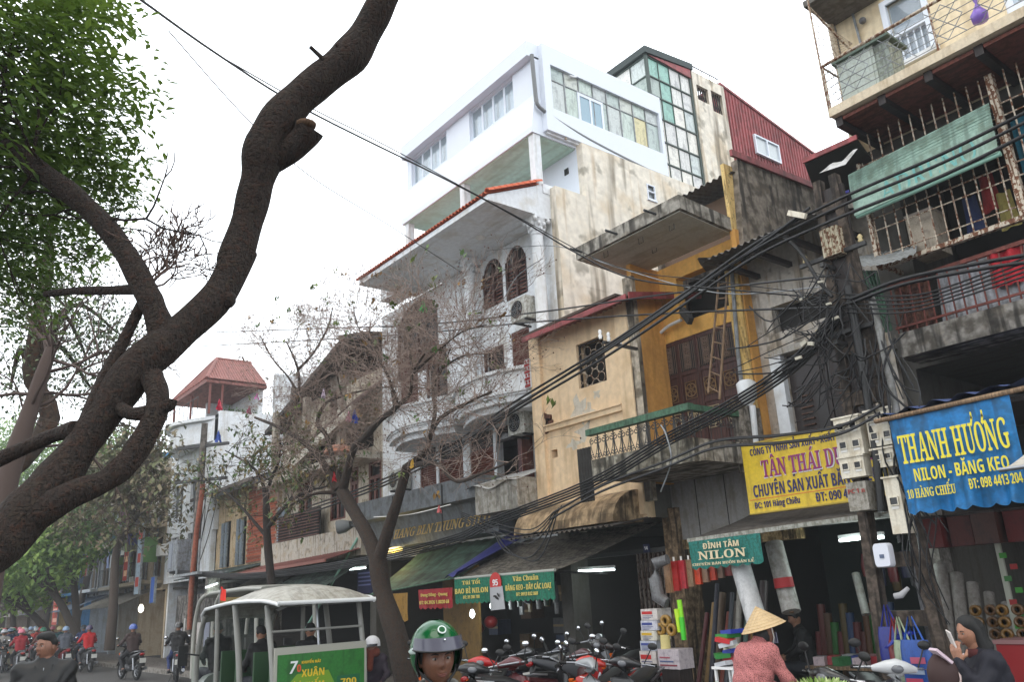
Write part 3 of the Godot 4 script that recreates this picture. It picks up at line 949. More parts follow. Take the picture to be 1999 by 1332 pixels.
func house_white():
	var h=thing("white_house","tall white house with a box-like glazed top floor, tiled eave, columns and bowed balconies","building",V(13,0,-15.2))
	var arches:=[[-14.02,-13.28,8.45,9.3,9.72],[-14.92,-14.18,8.5,9.3,9.72],[-19.0,-17.0,7.7,9.1,9.75]]
	var holes:=[]
	for a in arches: holes.append([a[0],a[1],a[2],a[4]])
	var mids:=[[-15.05,-14.25,6.35,7.5],[-13.95,-13.3,6.35,7.65],[-17.6,-16.6,6.4,8.2],[-18.9,-18.0,6.4,8.2]]
	for a in mids: holes.append(a)
	var lows:=[[-17.97,-17.22],[-17.11,-16.04],[-15.75,-14.82],[-14.71,-13.41]]
	for a in lows: holes.append([a[0],a[1],3.95,5.72])
	var st:=S()
	wall(st,"x",11.2,11.4,-19.9,-12.3,3.0,9.85,holes)
	for a in arches: arched(st,11.2,11.4,a[0],a[1],a[3],a[4])
	put(st,"front_wall",K.white,h)
	st=S()
	wall(st,"z",-12.3,-12.1,11.2,19.0,3.0,10.6)
	wall(st,"z",-12.3,-12.1,12.15,19.0,10.6,12.0,[[14.28,14.58,11.12,11.54]])
	put(st,"side_wall",K.beige,h)
	st=S()
	wall(st,"z",-19.9,-19.7,11.4,19.0,3.0,9.8)
	wall(st,"x",18.8,19.0,-19.7,-12.3,.1,9.8)
	for y in [3.0,6.0,9.7]: pbox(h,"floor_slab",K.darkwall,V(11.4,y,-19.7),V(18.8,y+.15,-12.3))
	wall(st,"x",14.5,14.6,-19.7,-12.3,3.1,9.8)
	put(st,"inner_wall",K.darkwall,h)
	var sw=pbox(h,"side_window",K.clean,V(14.26,11.08,-12.11),V(14.6,11.12,-12.06))
	st=S()
	wall(st,"z",-12.12,-12.08,14.28,14.58,11.12,11.54,[[14.31,14.55,11.15,11.33],[14.31,14.55,11.36,11.51]])
	put(st,"frame",K.clean,sw)
	pbox(sw,"pane",mat(Color(.5,.53,.55),.15),V(14.3,11.14,-12.16),V(14.56,11.52,-12.15))
	st=S()
	wall(st,"x",12.15,12.35,-17.6,-12.3,10.6,11.96,[])
	put(st,"terrace_wall",K.clean,h)
	pbox(h,"vent_hole",K.black,V(12.13,11.42,-12.68-.07),V(12.148,11.58,-12.68+.07))
	pbox(h,"terrace_floor",K.white,V(11.0,10.45,-18.0),V(12.3,10.6,-12.28))
	pbox(h,"terrace_kerb",K.white,V(11.0,10.6,-12.4),V(12.15,10.68,-12.28))
	for z in [-12.42,-15.2,-17.9]: pbox(h,"terrace_post",K.white,V(10.86,10.5,z-.09),V(11.06,11.96,z+.09))
	st=S()
	prism(st,[V(9.45,9.86,-18.0),V(11.2,9.86,-18.0),V(11.2,10.62,-18.0),V(10.92,10.62,-18.0),V(9.45,9.98,-18.0)],V(0,0,5.7))
	var ev=put(st,"eave",K.white,h)
	for k in 46:
		var z:=-18.0+k*.125
		for i in 6:
			var u:=i/6.0
			var a:=V(9.40+u*1.5,9.99+u*.655,z)
			var b:=a+V(.27,.118,0)
			if k<40 and i>0: continue
			st=S()
			lathe_half(st,a,b,.062)
			put(st,"tile",K.orange,ev)
	for i in 9:
		var u:=i/9.0
		st=S()
		lathe_half(st,V(9.42+u*1.5,10.03+u*.655,-12.28),V(9.62+u*1.5,10.11+u*.655,-12.28),.085)
		put(st,"ridge_tile",K.orange,ev)
	st=S()
	sheet(st,V(9.45,10.0,-18.0),V(9.45,10.0,-12.35),V(10.95,10.655,-12.35),V(10.95,10.655,-18.0),2,2)
	put(st,"tile_bed",K.orange,ev)
	st=S()
	lathe(st,Transform3D(Basis(),V(10.4,9.80,-13.9)),[Vector2(.06,.0),Vector2(.11,.03),Vector2(.11,.058)],14)
	put(st,"ceiling_lamp",K.paper,ev)
	st=S()
	prism(st,[V(10.6,9.9,-18.9),V(10.6,9.9,-17.9),V(10.6,10.5,-17.9),V(10.6,10.9,-18.25),V(10.6,10.5,-18.9)],V(.5,0,0))
	var pd=put(st,"pediment",K.white,h)
	pprism(pd,"tile",K.orange,[V(10.5,10.95,-18.22),V(10.5,10.55,-17.85),V(11.1,10.55,-17.85),V(11.1,10.95,-18.22)],V(0,.05,0))
	var t=pbox(h,"top_floor",K.clean,V(10.80,11.95,-18.06),V(15.26,12.05,-12.3))
	pbox(t,"soffit",K.mint,V(10.85,11.93,-18.0),V(15.2,11.948,-12.35))
	st=S()
	wall(st,"x",11.0,11.15,-18.06,-12.3,12.05,14.05,[[-14.96,-13.12,13.1,13.98],[-17.82,-16.02,13.1,13.98]])
	put(st,"front_wall",K.clean,t)
	pbox(t,"parapet",K.clean,V(10.80,14.0,-18.06),V(11.15,14.42,-12.3))
	pbox(t,"apron",K.clean,V(10.80,12.05,-18.06),V(11.0,12.1,-12.3))
	st=S()
	hexa(st,[V(10.80,12.05,-18.06),V(11.0,12.05,-18.06),V(11.0,12.05,-12.302),V(10.80,12.05,-12.302),V(10.98,13.02,-18.06),V(11.0,13.02,-18.06),V(11.0,13.02,-12.302),V(10.98,13.02,-12.302)])
	put(st,"sloping_apron",K.clean,t)
	window_row(t,11.05,-14.96,-13.12,13.1,13.98,4)
	window_row(t,11.05,-17.82,-16.02,13.1,13.98,4)
	st=S()
	wall(st,"z",-12.3,-12.15,11.15,15.26,12.05,14.4,[[11.38,15.15,12.68,13.88]])
	wall(st,"z",-18.06,-17.9,11.15,15.26,12.05,14.4)
	wall(st,"x",15.1,15.26,-17.9,-12.3,12.05,14.4)
	put(st,"side_wall",K.clean,t)
	pbox(t,"roof_slab",K.white,V(11.15,14.2,-17.9),V(15.1,14.3,-12.3))
	pbox(t,"room_back",K.paper,V(11.4,12.06,-14.2),V(15.0,14.2,-14.1))
	var gw=pbox(t,"window",K.paintgrey,V(11.36,12.64,-12.28),V(15.17,12.69,-12.2))
	for k in 8:
		var a:=11.38+k*.471
		pbox(gw,"mullion",K.paintgrey,V(a-.015,12.69,-12.26),V(a+.015,13.88,-12.21))
		pbox(gw,"transom",K.paintgrey,V(a+.015,13.5,-12.255),V(a+.456,13.53,-12.215))
		var tone:=[Color(.80,.83,.82),Color(.72,.78,.76),Color(.82,.84,.80),Color(.78,.84,.80)]
		var c: Color=tone[(k*3) % 4]
		if k==6: c=Color(.86,.82,.62)
		pbox(gw,"pane",mat(c,.2,"cloth",.6),V(a+.015,12.69,-12.24),V(a+.456,13.5,-12.232))
		pbox(gw,"pane",mat(tone[(k+1) % 4],.2,"cloth",.6),V(a+.015,13.53,-12.24),V(a+.456,13.88,-12.232))
	st=S()
	wall(st,"z",-12.2,-12.27,12.25,13.1,12.62,13.48,[[12.32,12.64,12.7,13.4],[12.70,13.03,12.7,13.4]])
	var cw=put(st,"casement",K.clean,t)
	for a in [12.32,12.70]: pbox(cw,"pane",mat(Color(.55,.66,.72),.1),V(a,12.7,-12.222),V(a+.33,13.4,-12.216))
	pbox(h,"side_ledge",K.white,V(12.1,12.42,-12.3),V(15.2,12.5,-12.2))
	pbox(h,"side_ledge",K.white,V(11.2,12.0,-12.32),V(12.3,12.06,-12.22))
	for r in [[12.08,13.0],[13.6,14.7]]:
		var lat=pbox(h,"lattice_vent",K.dark,V(r[0],12.1,-12.29),V(r[1],12.36,-12.285))
		st=S()
		var k: float=r[0]
		while k<r[1]-.05:
			bar(st,V(k,12.1,-12.27),V(k+.13,12.36,-12.27),.03,.02)
			bar(st,V(k+.13,12.1,-12.265),V(k,12.36,-12.265),.03,.02)
			k+=.13
		put(st,"lattice",K.greenpaint,lat)
	var gp:=mat(Color(.45,.46,.47),.6)
	ptube(h,"drainpipe",gp,[V(10.9,14.0,-12.24),V(10.9,13.6,-12.23),V(10.93,12.75,-12.23)],.05,8)
	ptube(h,"drainpipe",gp,smooth([V(10.93,12.8,-12.22),V(11.1,12.55,-12.2),V(12.5,12.22,-12.18),V(14.9,11.98,-12.18)]),.045,8)
	ptube(h,"water_pipe",K.rust,smooth([V(11.75,12.0,-12.2),V(11.75,12.66,-12.2),V(12.3,12.6,-12.19),V(14.0,12.55,-12.19)]),.03,6)
	ptube(h,"roof_spout",K.white,smooth([V(12.3,14.0,-12.2),V(12.2,13.86,-12.16),V(11.98,13.78,-12.14)]),.03,6)
	column(h,10.9,-12.48,6.3,9.86,.14)
	column(h,10.95,-15.15,6.3,9.86,.14)
	bow_balcony(h,-15.2,-12.35,5.72,6.42)
	bow_balcony(h,-18.25,-15.3,5.72,6.42)
	st=S()
	wall(st,"x",10.3,10.45,-12.45,-12.28,5.9,6.5)
	var bp=put(st,"brick_pier",K.white,h)
	for r in 8:
		for c in 2:
			pbox(bp,"brick",mat(Color(.58,.17,.17),.8),V(10.285,5.92+r*.072,-12.45+c*.086+(.03 if r % 2 else .0)),V(10.3,5.975+r*.072,-12.38+c*.086))
	for a in arches:
		var zc: float=(a[0]+a[1])/2
		var d=pbox(h,"arched_window",K.darkwood,V(11.38,a[2],a[0]),V(11.395,a[4],a[1]))
		st=S()
		var n:=12
		for k in n:
			var p0:=PI*k/n
			var p1:=PI*(k+1)/n
			bar(st,V(11.24,a[3]+(a[4]-a[3])*sin(p0),zc+cos(p0)*(a[1]-zc)),V(11.24,a[3]+(a[4]-a[3])*sin(p1),zc+cos(p1)*(a[1]-zc)),.05,.09)
		for s in [a[0],zc,a[1]]: bar(st,V(11.24,a[2],s),V(11.24,a[3]+(.3 if s==zc else .0),s),.06,.08)
		bar(st,V(11.24,a[3],a[0]),V(11.24,a[3],a[1]),.05,.06)
		put(st,"frame",K.brown,d)
		for s in 2:
			var z: float=a[0] if s==0 else zc
			for k in 8: pbar(d,"slat",K.wood,V(11.28,a[2]+.1+k*.09,z+.05),V(11.28,a[2]+.1+k*.09,z+(a[1]-a[0])/2-.05),.05,.03)
	for m in mids:
		if m[1]-m[0]<.7 or m[0]<-17.9: louvres(h,11.22,m[0],m[1],m[2],m[3])
		else:
			var d=pbox(h,"window",K.black,V(11.36,m[2],m[0]),V(11.38,m[3],m[1]))
			st=S()
			wall(st,"x",11.22,11.27,m[0],m[1],m[2],m[3],[[m[0]+.06,(m[0]+m[1])/2-.03,m[2]+.06,m[3]-.06],[(m[0]+m[1])/2+.03,m[1]-.06,m[2]+.06,m[3]-.06]])
			put(st,"frame",K.brown,d)
	for k in 4:
		var a: Array=lows[k]
		if k<3:
			louvres(h,11.22,a[0]+.01,a[1]-.01,3.96,5.2)
			pbox(h,"fanlight",K.darkwood,V(11.25,5.2,a[0]),V(11.3,5.72,a[1]))
		else:
			var d=pbox(h,"balcony_door",K.darkwood,V(11.24,5.25,a[0]),V(11.3,5.3,a[1]))
			pbox(d,"transom_pane",mat(Color(.14,.12,.13),.1),V(11.25,5.3,a[0]),V(11.26,5.7,a[1]))
			pbox(d,"door_leaf",K.wood,V(10.9,3.96,a[1]-.04),V(11.24,5.25,a[1]-.005))
			pbox(d,"door_leaf",mat(Color(.42,.15,.13),.5,"wood",.8),V(11.3,3.96,(a[0]+a[1])/2),V(11.33,5.25,a[1]))
	st=S()
	prism(st,[V(9.9,3.88,-19.2),V(9.9,4.34,-19.2),V(11.2,4.34,-19.2),V(11.2,3.2,-19.2),V(10.45,3.2,-19.2),V(10.2,3.85,-19.2)],V(0,0,5.45))
	var cn=put(st,"canopy",mat(Color(.46,.48,.50),.6,"dusty",.3),h)
	pbox(cn,"boxed_end",mat(Color(.72,.70,.66),.8,"dusty",.5),V(9.85,3.5,-13.72),V(11.19,4.1,-12.34))
	st=S()
	sheet(st,V(9.78,4.03,-14.0),V(9.78,4.0,-12.3),V(10.9,4.45,-12.3),V(10.9,4.45,-14.0),16,6,func(u,v): return V(0,.06*sin(u*9.0)*(1-v)-.05*v,0))
	put(st,"tarpaulin",mat(Color(.80,.80,.79),.5,"cloth",1.0),cn)
	for z in [-17.1,-15.0]: pbar(cn,"strut",K.iron,V(9.88,4.3,z),V(9.88,3.3,z),.025,.025)
	letters(cn,"lettering","HÀNG BLN THUNG STCO",mat(Color(.62,.50,.22),.35),V(10.27,3.5,-15.75),3.9,.3,V(0,0,1),V(.35,1,0),true)
	var ac:=mat(Color(.80,.80,.77),.6,"dusty",1.0)
	aircon(thing("air_conditioner","outdoor air conditioner beside the white column, above the peach house roof","air conditioner",V(10.7,7.55,-12.9),"air conditioners on the white house"),V(10.62,7.58,-13.2),V(10.9,8.08,-12.66),ac)
	aircon(thing("air_conditioner","outdoor air conditioner under the right bowed balcony, over the open brown door","air conditioner",V(10.7,5.1,-13.2),"air conditioners on the white house"),V(10.62,5.14,-13.5),V(10.9,5.64,-12.95),ac)
	aircon(thing("air_conditioner","outdoor air conditioner beside the tree fork, above the grey canopy","air conditioner",V(10.9,4.65,-18.7),"air conditioners on the white house"),V(10.85,4.7,-19.0),V(11.15,5.2,-18.35),ac)
func lathe_half(st,a: Vector3,b: Vector3,r: float):
	var d:=(b-a).normalized()
	var s:=V(0,0,1) if absf(d.z)<.5 else V(1,0,0)
	var up:=d.cross(s).normalized()
	if up.y<0: up=-up
	var l:=[]
	var h:=[]
	var l2:=[]
	for k in 7:
		var q:=PI*k/6
		l.append(a+(s*cos(q)+up*sin(q))*r)
		h.append(b+(s*cos(q)+up*sin(q))*r*.85)
		l2.append(a+(s*cos(q)+up*sin(q))*r*.75)
	st.set_smooth_group(0)
	for i in 6: quad_to(st,l[i],l[i+1],h[i+1],h[i],(l[i]+l[i+1])/2-a)
	st.set_smooth_group(-1)
	for i in 6: quad_to(st,l[i],l[i+1],l2[i+1],l2[i],-d)
func houses_behind():
	var g=thing("glazed_stair_tower","patchwork stair tower of white, mint and grey panes behind the white house","building",V(16,0,-13))
	var dark:=mat(Color(.24,.29,.27),.6)
	var tones:=[Color(.86,.86,.85),Color(.55,.76,.70),Color(.90,.90,.88),Color(.66,.72,.69),Color(.80,.84,.83),Color(.93,.92,.88)]
	var pm:=tones.map(func(c): return mat(c,.25,"cloth",.5))
	st_tower(g,dark,pm)
	var c=thing("bare_concrete_block","stained concrete block with two lattice openings between the stair tower and the red house","building",V(17.6,0,-12.4))
	var st:=S()
	wall(st,"z",-12.42,-12.25,16.95,18.4,11.2,16.0,[[17.1,17.6,15.1,15.6],[17.75,18.25,14.95,15.65]])
	wall(st,"x",16.95,17.1,-15.0,-12.42,11.2,16.0)
	put(st,"wall",K.beige,c)
	st=S()
	for r in [[17.1,17.6,15.1,15.6],[17.75,18.25,14.95,15.65]]:
		for k in 5: bar(st,V(r[0]+k*.1,r[2],-12.33),V(r[0]+k*.1+.1,r[3],-12.33),.02,.02)
		for k in 5: bar(st,V(r[0]+k*.1+.1,r[2],-12.32),V(r[0]+k*.1,r[3],-12.32),.02,.02)
	put(st,"lattice",K.dark,c)
	var ra=ptube(c,"roof_rail",K.paintgrey,[V(16.9,16.35,-12.4),V(18.4,16.35,-12.4)],.02,5)
	for k in 5: ptube(ra,"post",K.paintgrey,[V(16.95+k*.35,16.0,-12.4),V(16.95+k*.35,16.35,-12.4)],.015,4)
	var wt=thing("water_tank","steel water tank with a blue band on the rooftop","tank",V(16.1,16.3,-12.9))
	st=S()
	var lie:=Transform3D(Basis(V(0,.45,0),V(-.45,0,0),V(0,0,.45)),V(16.75,16.42,-12.75))
	lathe(st,lie,[Vector2(.05,-.12),Vector2(.3,-.05),Vector2(.34,.0),Vector2(.34,.9),Vector2(.3,.98)],18)
	put(st,"tank",K.whitepaint,wt)
	st=S()
	lathe(st,lie,[Vector2(.35,.3),Vector2(.35,.6)],18)
	put(st,"band",mat(Color(.25,.35,.6),.5),wt)
	for x in [15.8,16.4]: pbox(wt,"leg",K.paintgrey,V(x+.1,16.1,-12.85),V(x+.15,16.3,-12.65))
	var r=thing("red_tin_house","house clad in dark red ribbed metal sheets with one white window, on the skyline","building",V(20.6,0,-12.5))
	st=S()
	prism(st,[V(18.4,12.2,-12.35),V(24.5,12.2,-12.35),V(24.5,14.75,-12.35),V(23.05,15.25,-12.35),V(18.4,16.1,-12.35)],V(0,0,-6.0))
	put(st,"wall",K.redmetal,r)
	st=S()
	for k in 40:
		var x:=18.45+k*.15
		box(st,V(x,13.6-(x-18.4)*.1,-12.35),V(x+.04,16.06-(x-18.4)*.185,-12.325))
	stuff(put(st,"rib",K.redmetal,r))
	pprism(r,"roof_edge",K.redmetal,[V(18.35,16.1,-12.3),V(24.5,14.98,-12.3),V(24.5,15.05,-12.3),V(18.35,16.18,-12.3)],V(0,0,-6.1))
	pprism(r,"lower_wall",K.white,[V(18.4,11.5,-12.33),V(22.5,11.5,-12.33),V(22.5,13.0,-12.33),V(18.4,13.6,-12.33)],V(0,0,.03))
	st=S()
	wall(st,"z",-12.32,-12.25,19.65,20.9,14.2,14.85,[[19.7,20.25,14.25,14.8],[20.3,20.85,14.25,14.8]])
	var w=put(st,"window",K.clean,r)
	for x in [19.7,20.3]: pbox(w,"pane",mat(Color(.72,.75,.76),.15),V(x,14.25,-12.31),V(x+.56,14.8,-12.3))
func st_tower(g,dark,pm: Array):
	var x0:=15.1
	var x1:=16.9
	var z1:=-12.32
	var z0:=-14.1
	for c in [[x0,z1],[x1,z1],[x0,z0],[x1,z0]]: pbox(g,"post",dark,V(c[0]-.04,11.2,c[1]-.04),V(c[0]+.04,15.9,c[1]+.04))
	var tops:=[15.75,15.15,14.55,13.9,13.2,12.55,11.9]
	for i in tops.size()-1:
		var t: float=tops[i]
		var b: float=tops[i+1]
		pbox(g,"transom",dark,V(x0+.04,t-.02,z1-.03),V(x1-.04,t+.02,z1+.03))
		pbox(g,"transom",dark,V(x0-.03,t-.02,z0+.04),V(x0+.03,t+.02,z1-.04))
		for k in 4:
			var a:=lerpf(x0,x1,k/4.0)
			if k: pbox(g,"mullion",dark,V(a-.012,b+.02,z1-.02),V(a+.012,t-.02,z1+.02))
			pbox(g,"pane",pm[[1,1,0,2,3,1,2,0,3,1,5,4,5,0,2,5,2,5,0,4,5,2,5,0][(i*4+k) % 24]],V(a+.013,b+.021,z1-.008),V(lerpf(x0,x1,(k+1)/4.0)-.013,t-.021,z1))
		for k in 3:
			var a:=lerpf(z0,z1,k/3.0)
			if k: pbox(g,"mullion",dark,V(x0-.02,b+.02,a-.012),V(x0+.02,t-.02,a+.012))
			pbox(g,"pane",pm[(i*5+k*2) % 6],V(x0,b+.021,a+.013),V(x0+.008,t-.021,lerpf(z0,z1,(k+1)/3.0)-.013))
	pbox(g,"floor_slab",K.conc,V(x0+.1,11.0,z0+.1),V(x1-.1,11.1,z1-.1))
	pbox(g,"inner_core",K.paper,V(x0+.5,11.1,z0+.3),V(x1-.1,15.7,z1-.6))
	var st:=S()
	prism(st,[V(x0-.12,15.8,z1+.1),V(x1+.1,16.02,z1+.1),V(x1+.1,16.22,z1+.1),V(x0-.12,16.0,z1+.1)],V(0,0,-2.0))
	put(st,"roof",mat(Color(.20,.24,.24),.7),g)
	pprism(g,"fascia",K.redmetal,[V(x0+.05,15.78,z1+.04),V(x1,15.72,z1+.04),V(x1,16.0,z1+.04)],V(0,0,.03))
func tile_field(parent,m,a: Vector3,b: Vector3,c: Vector3,d: Vector3,n: int,r: float):
	for k in n:
		var u:=(k+.5)/n
		var st:=S()
		lathe_half(st,lerp(a,b,u),lerp(d,c,u),r)
		put(st,"tile_row",m,parent)
func houses_left():
	var h=thing("old_tiled_house","weathered house with tiled pent roofs and brown doors, left of the tall white house","building",V(13,0,-23))
	var st:=S()
	var doors:=[[-22.01,-21.50],[-20.89,-20.15],[-23.3,-22.3],[-25.6,-24.6]]
	var holes:=[]
	for d in doors: holes.append([d[0],d[1],4.35,5.75])
	holes.append([-26.4,-20.6,6.2,6.9])
	wall(st,"x",11.3,11.5,-27.0,-20.0,3.2,8.4,holes)
	put(st,"front_wall",mat(Color(.80,.76,.69),.9,"grime",.3),h)
	st=S()
	wall(st,"z",-20.05,-19.9,11.5,17.0,3.0,9.4)
	wall(st,"z",-27.0,-26.85,11.5,17.0,3.0,9.4)
	wall(st,"x",17.0,17.2,-27.0,-19.9,.1,9.4)
	put(st,"inner_wall",K.darkwall,h)
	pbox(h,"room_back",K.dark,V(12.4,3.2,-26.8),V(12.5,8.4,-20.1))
	for d in doors:
		var w=pbox(h,"door",K.black,V(11.44,4.35,d[0]),V(11.46,5.75,d[1]))
		st=S()
		var zc: float=(d[0]+d[1])/2
		wall(st,"x",11.3,11.36,d[0],d[1],4.35,5.75,[[d[0]+.1,zc-.06,4.4,5.25],[zc+.06,d[1]-.1,4.4,5.25],[d[0]+.1,d[1]-.1,5.35,5.68]])
		put(st,"frame",K.wood,w)
	var tl:=mat(Color(.46,.38,.37),.9,"dusty",.8)
	var old:=mat(Color(.36,.33,.31),.9,"filth",.6)
	st=S()
	prism(st,[V(10.3,6.02,-24.0),V(10.3,6.95,-20.0),V(10.3,7.2,-20.0),V(10.3,6.27,-24.0)],V(.12,0,0))
	var pent=put(st,"pent_roof",mat(Color(.80,.78,.73),.9,"grime",.5),h)
	st=S()
	sheet(st,V(10.4,6.25,-24.0),V(10.4,7.18,-20.0),V(11.3,7.95,-20.0),V(11.3,7.2,-24.0),2,2)
	put(st,"tile_bed",old,pent)
	tile_field(pent,tl,V(10.36,6.29,-24.0),V(10.36,7.22,-20.0),V(11.3,8.0,-20.0),V(11.3,7.25,-24.0),26,.085)
	st=S()
	prism(st,[V(10.6,7.6,-27.0),V(10.6,9.35,-21.4),V(10.6,9.5,-21.4),V(10.6,7.75,-27.0)],V(6.0,.9,0))
	prism(st,[V(10.6,9.5,-21.5),V(10.6,9.2,-19.9),V(10.6,9.33,-19.9),V(10.6,9.65,-21.5)],V(6.0,.9,0))
	var rf=put(st,"roof",old,h)
	pbox(rf,"chimney",mat(Color(.66,.64,.6),.9,"grime",.6),V(11.3,7.6,-23.4),V(11.9,8.85,-22.8))
	for z in [-26.0,-23.6,-21.2]: pbox(h,"balcony_post",mat(Color(.7,.67,.62),.9,"grime",.6),V(10.5,5.9,z-.1),V(10.7,8.2,z+.1))
	pbox(h,"balcony",mat(Color(.74,.71,.66),.9,"grime",.4),V(10.4,5.75,-26.9),V(11.3,5.95,-20.1))
	pbox(h,"band_course",mat(Color(.75,.72,.67),.9,"grime",.4),V(10.6,3.15,-26.9),V(11.3,3.9,-20.0))
	var lv=pbox(h,"louvre_screen",K.dark,V(11.0,3.95,-26.5),V(11.05,4.8,-23.4))
	for k in 9: pbar(lv,"slat",mat(Color(.5,.33,.29),.7,"wood",1.0),V(10.96,4.0+k*.09,-26.5),V(10.96,4.0+k*.09,-23.4),.05,.03)
	st=S()
	corrugated(st,V(9.6,3.0,-26.8),V(9.6,3.05,-20.0),V(11.2,3.5,-20.0),V(11.2,3.4,-26.8),30,.02)
	var aw=put(st,"shop_roof",K.rustred,h)
	pbar(aw,"edge",mat(Color(.55,.36,.32),.8),V(9.58,2.98,-26.8),V(9.58,3.03,-20.0),.04,.08)
	h=thing("brick_fronted_house","low cream house with tall grey shutters and a bare orange brick upper front","building",V(13,0,-30))
	var sh:=[[-32.3,-31.5],[-30.7,-29.9],[-26.9,-26.2]]
	holes=[]
	for d in sh: holes.append([d[0],d[1],3.5,5.2])
	st=S()
	wall(st,"x",11.2,11.4,-33.0,-27.0,3.2,6.3,holes)
	put(st,"front_wall",mat(Color(.85,.76,.62),.9,"grime",.3),h)
	var bk:=[mat(Color(.62,.33,.24),.9),mat(Color(.70,.38,.27),.9),mat(Color(.55,.30,.22),.9)]
	var joint=pbox(h,"brick_panel",mat(Color(.6,.5,.44),.9),V(11.16,3.5,-29.7),V(11.2,6.2,-27.0))
	var nb:=0
	for r in 26:
		for c in 11:
			var z:=-29.68+c*.24+(.12 if r % 2 else .0)
			if z>-27.25: continue
			if nb<280:
				pbox(joint,"brick",bk[(r*5+c*3) % 3],V(11.14,3.53+r*.1,z),V(11.16,3.61+r*.1,z+.22))
			nb+=1
	for d in sh:
		var w=pbox(h,"window",K.black,V(11.36,3.5,d[0]),V(11.38,5.2,d[1]))
		for s in 2:
			var z:=lerpf(d[0],d[1],s*.5)
			pbox(w,"shutter",mat(Color(.62,.66,.68),.7,"dusty",.8),V(11.1,3.5,z+.03),V(11.14,5.15,z+.33))
			for k in 4: pbox(w,"shutter_panel",mat(Color(.48,.52,.56),.7),V(11.085,3.6+k*.39,z+.08),V(11.1,3.92+k*.39,z+.28))
	st=S()
	sheet(st,V(10.2,6.15,-33.3),V(10.2,6.15,-26.9),V(14.0,7.6,-26.9),V(14.0,7.6,-33.3),2,2)
	wall(st,"z",-33.0,-32.8,11.4,16.0,.1,6.3)
	wall(st,"x",16.0,16.2,-33.0,-27.0,.1,7.4)
	put(st,"roof",old,h)
	pbar(h,"eave_board",mat(Color(.35,.32,.3),.9),V(10.2,6.12,-33.3),V(10.2,6.12,-26.9),.05,.12)
	st=S()
	corrugated(st,V(9.6,3.1,-32.8),V(9.6,3.1,-26.9),V(11.2,3.45,-26.9),V(11.2,3.45,-32.8),26,.02)
	put(st,"shop_roof",mat(Color(.26,.33,.32),.8,"dusty",.6),h)
	h=thing("pavilion_house","white house with a red tiled pavilion roof on thin posts over its top terrace","building",V(13,0,-36))
	st=S()
	wall(st,"z",-33.1,-32.9,11.0,18.0,5.0,9.75)
	wall(st,"x",11.0,11.2,-39.0,-33.1,3.2,9.5,[[-38.4,-37.0,5.9,7.3],[-36.0,-34.4,5.9,7.3],[-38.2,-37.2,3.5,5.1],[-36.0,-34.6,3.5,5.1]])
	wall(st,"x",18.0,18.2,-39.0,-33.1,.1,11.2)
	wall(st,"z",-39.0,-38.8,11.2,18.0,.1,9.4)
	wall(st,"z",-33.1,-32.9,13.3,18.0,9.75,11.6)
	put(st,"wall",K.white,h)
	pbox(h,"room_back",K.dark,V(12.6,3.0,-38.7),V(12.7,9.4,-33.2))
	for d in [[-38.4,-37.0,5.9,7.3],[-36.0,-34.4,5.9,7.3],[-38.2,-37.2,3.5,5.1],[-36.0,-34.6,3.5,5.1]]:
		var w=pbox(h,"window",mat(Color(.3,.32,.33),.2),V(11.14,d[2],d[0]),V(11.16,d[3],d[1]))
		pbox(w,"frame",K.paper,V(11.06,d[2],(d[0]+d[1])/2-.03),V(11.13,d[3],(d[0]+d[1])/2+.03))
		pbox(w,"sill",K.white,V(10.95,d[2]-.08,d[0]-.05),V(11.1,d[2]-.003,d[1]+.05))
	st=S()
	var plan:=[V(11.0,9.5,-33.0)]
	for k in 9: plan.append(V(11.0-1.3*sin(PI*k/8.0)*.9,9.5,-33.4-k*.66))
	prism(st,plan,V(0,.14,0))
	prism(st,plan.map(func(q): return q*V(1,0,1)+V(0,8.6,0)+(V(.25,0,0) if q.x<10.9 else V(0,0,0))),V(0,.88,0))
	put(st,"curved_balcony",K.white,h)
	var tr=pbox(h,"terrace",K.dark,V(11.2,9.45,-38.7),V(17.9,9.49,-33.1))
	for k in 7:
		st=S()
		for j in 26:
			var c:=V(11.4+k*.28,9.6,-33.3)
			var q:=c+V(rng.randf_range(-.2,.2),rng.randf_range(0,.35),rng.randf_range(-.1,.15))
			leaf(st,q,V(rng.randf_range(-1,1),rng.randf_range(-.3,1),rng.randf_range(-1,1)).normalized(),.14,.06)
		put(st,"potted_plant",K.leafgreen,tr)
	pbox(h,"pavilion_wall",K.white,V(11.6,9.5,-36.6),V(12.9,11.0,-36.4))
	pbox(h,"pavilion_wall",K.white,V(12.7,9.5,-36.4),V(12.9,11.0,-33.2))
	var e0:=V(10.4,11.0,-37.6)
	var e1:=V(10.4,11.0,-32.9)
	var e2:=V(12.95,11.0,-32.9)
	var e3:=V(12.95,11.0,-37.6)
	var r0:=V(11.9,10.9,-36.2)
	var r1:=V(13.6,10.9,-34.4)
	var ra:=V(11.45,12.5,-35.0)
	var rb:=V(13.0,12.5,-35.0)
	st=S()
	st.set_smooth_group(-1)
	quad(st,e1,e2,rb,ra)
	quad(st,e3,e0,ra,rb)
	tri(st,e0,e1,ra)
	for q in [[e0,e1],[e1,e2]]: quad_to(st,q[0],q[1],q[1]-V(0,.12,0),q[0]-V(0,.12,0),V(-1,0,1))
	quad(st,e0-V(0,.12,0),e3-V(0,.12,0),e2-V(0,.12,0),e1-V(0,.12,0))
	var pv=put(st,"pavilion_roof",K.redroof,h)
	for k in 22:
		var u:=(k+.5)/22.0
		st=S()
		var top:=lerp(ra,rb,maxf(.0,(u-.32)/.68)) as Vector3 if u>.32 else lerp(e1,ra,u/.32) as Vector3
		lathe_half(st,lerp(e1,e2,u)+V(0,.01,.02),top+V(0,.01,0),.07)
		put(st,"tile_row",K.redroof,pv)
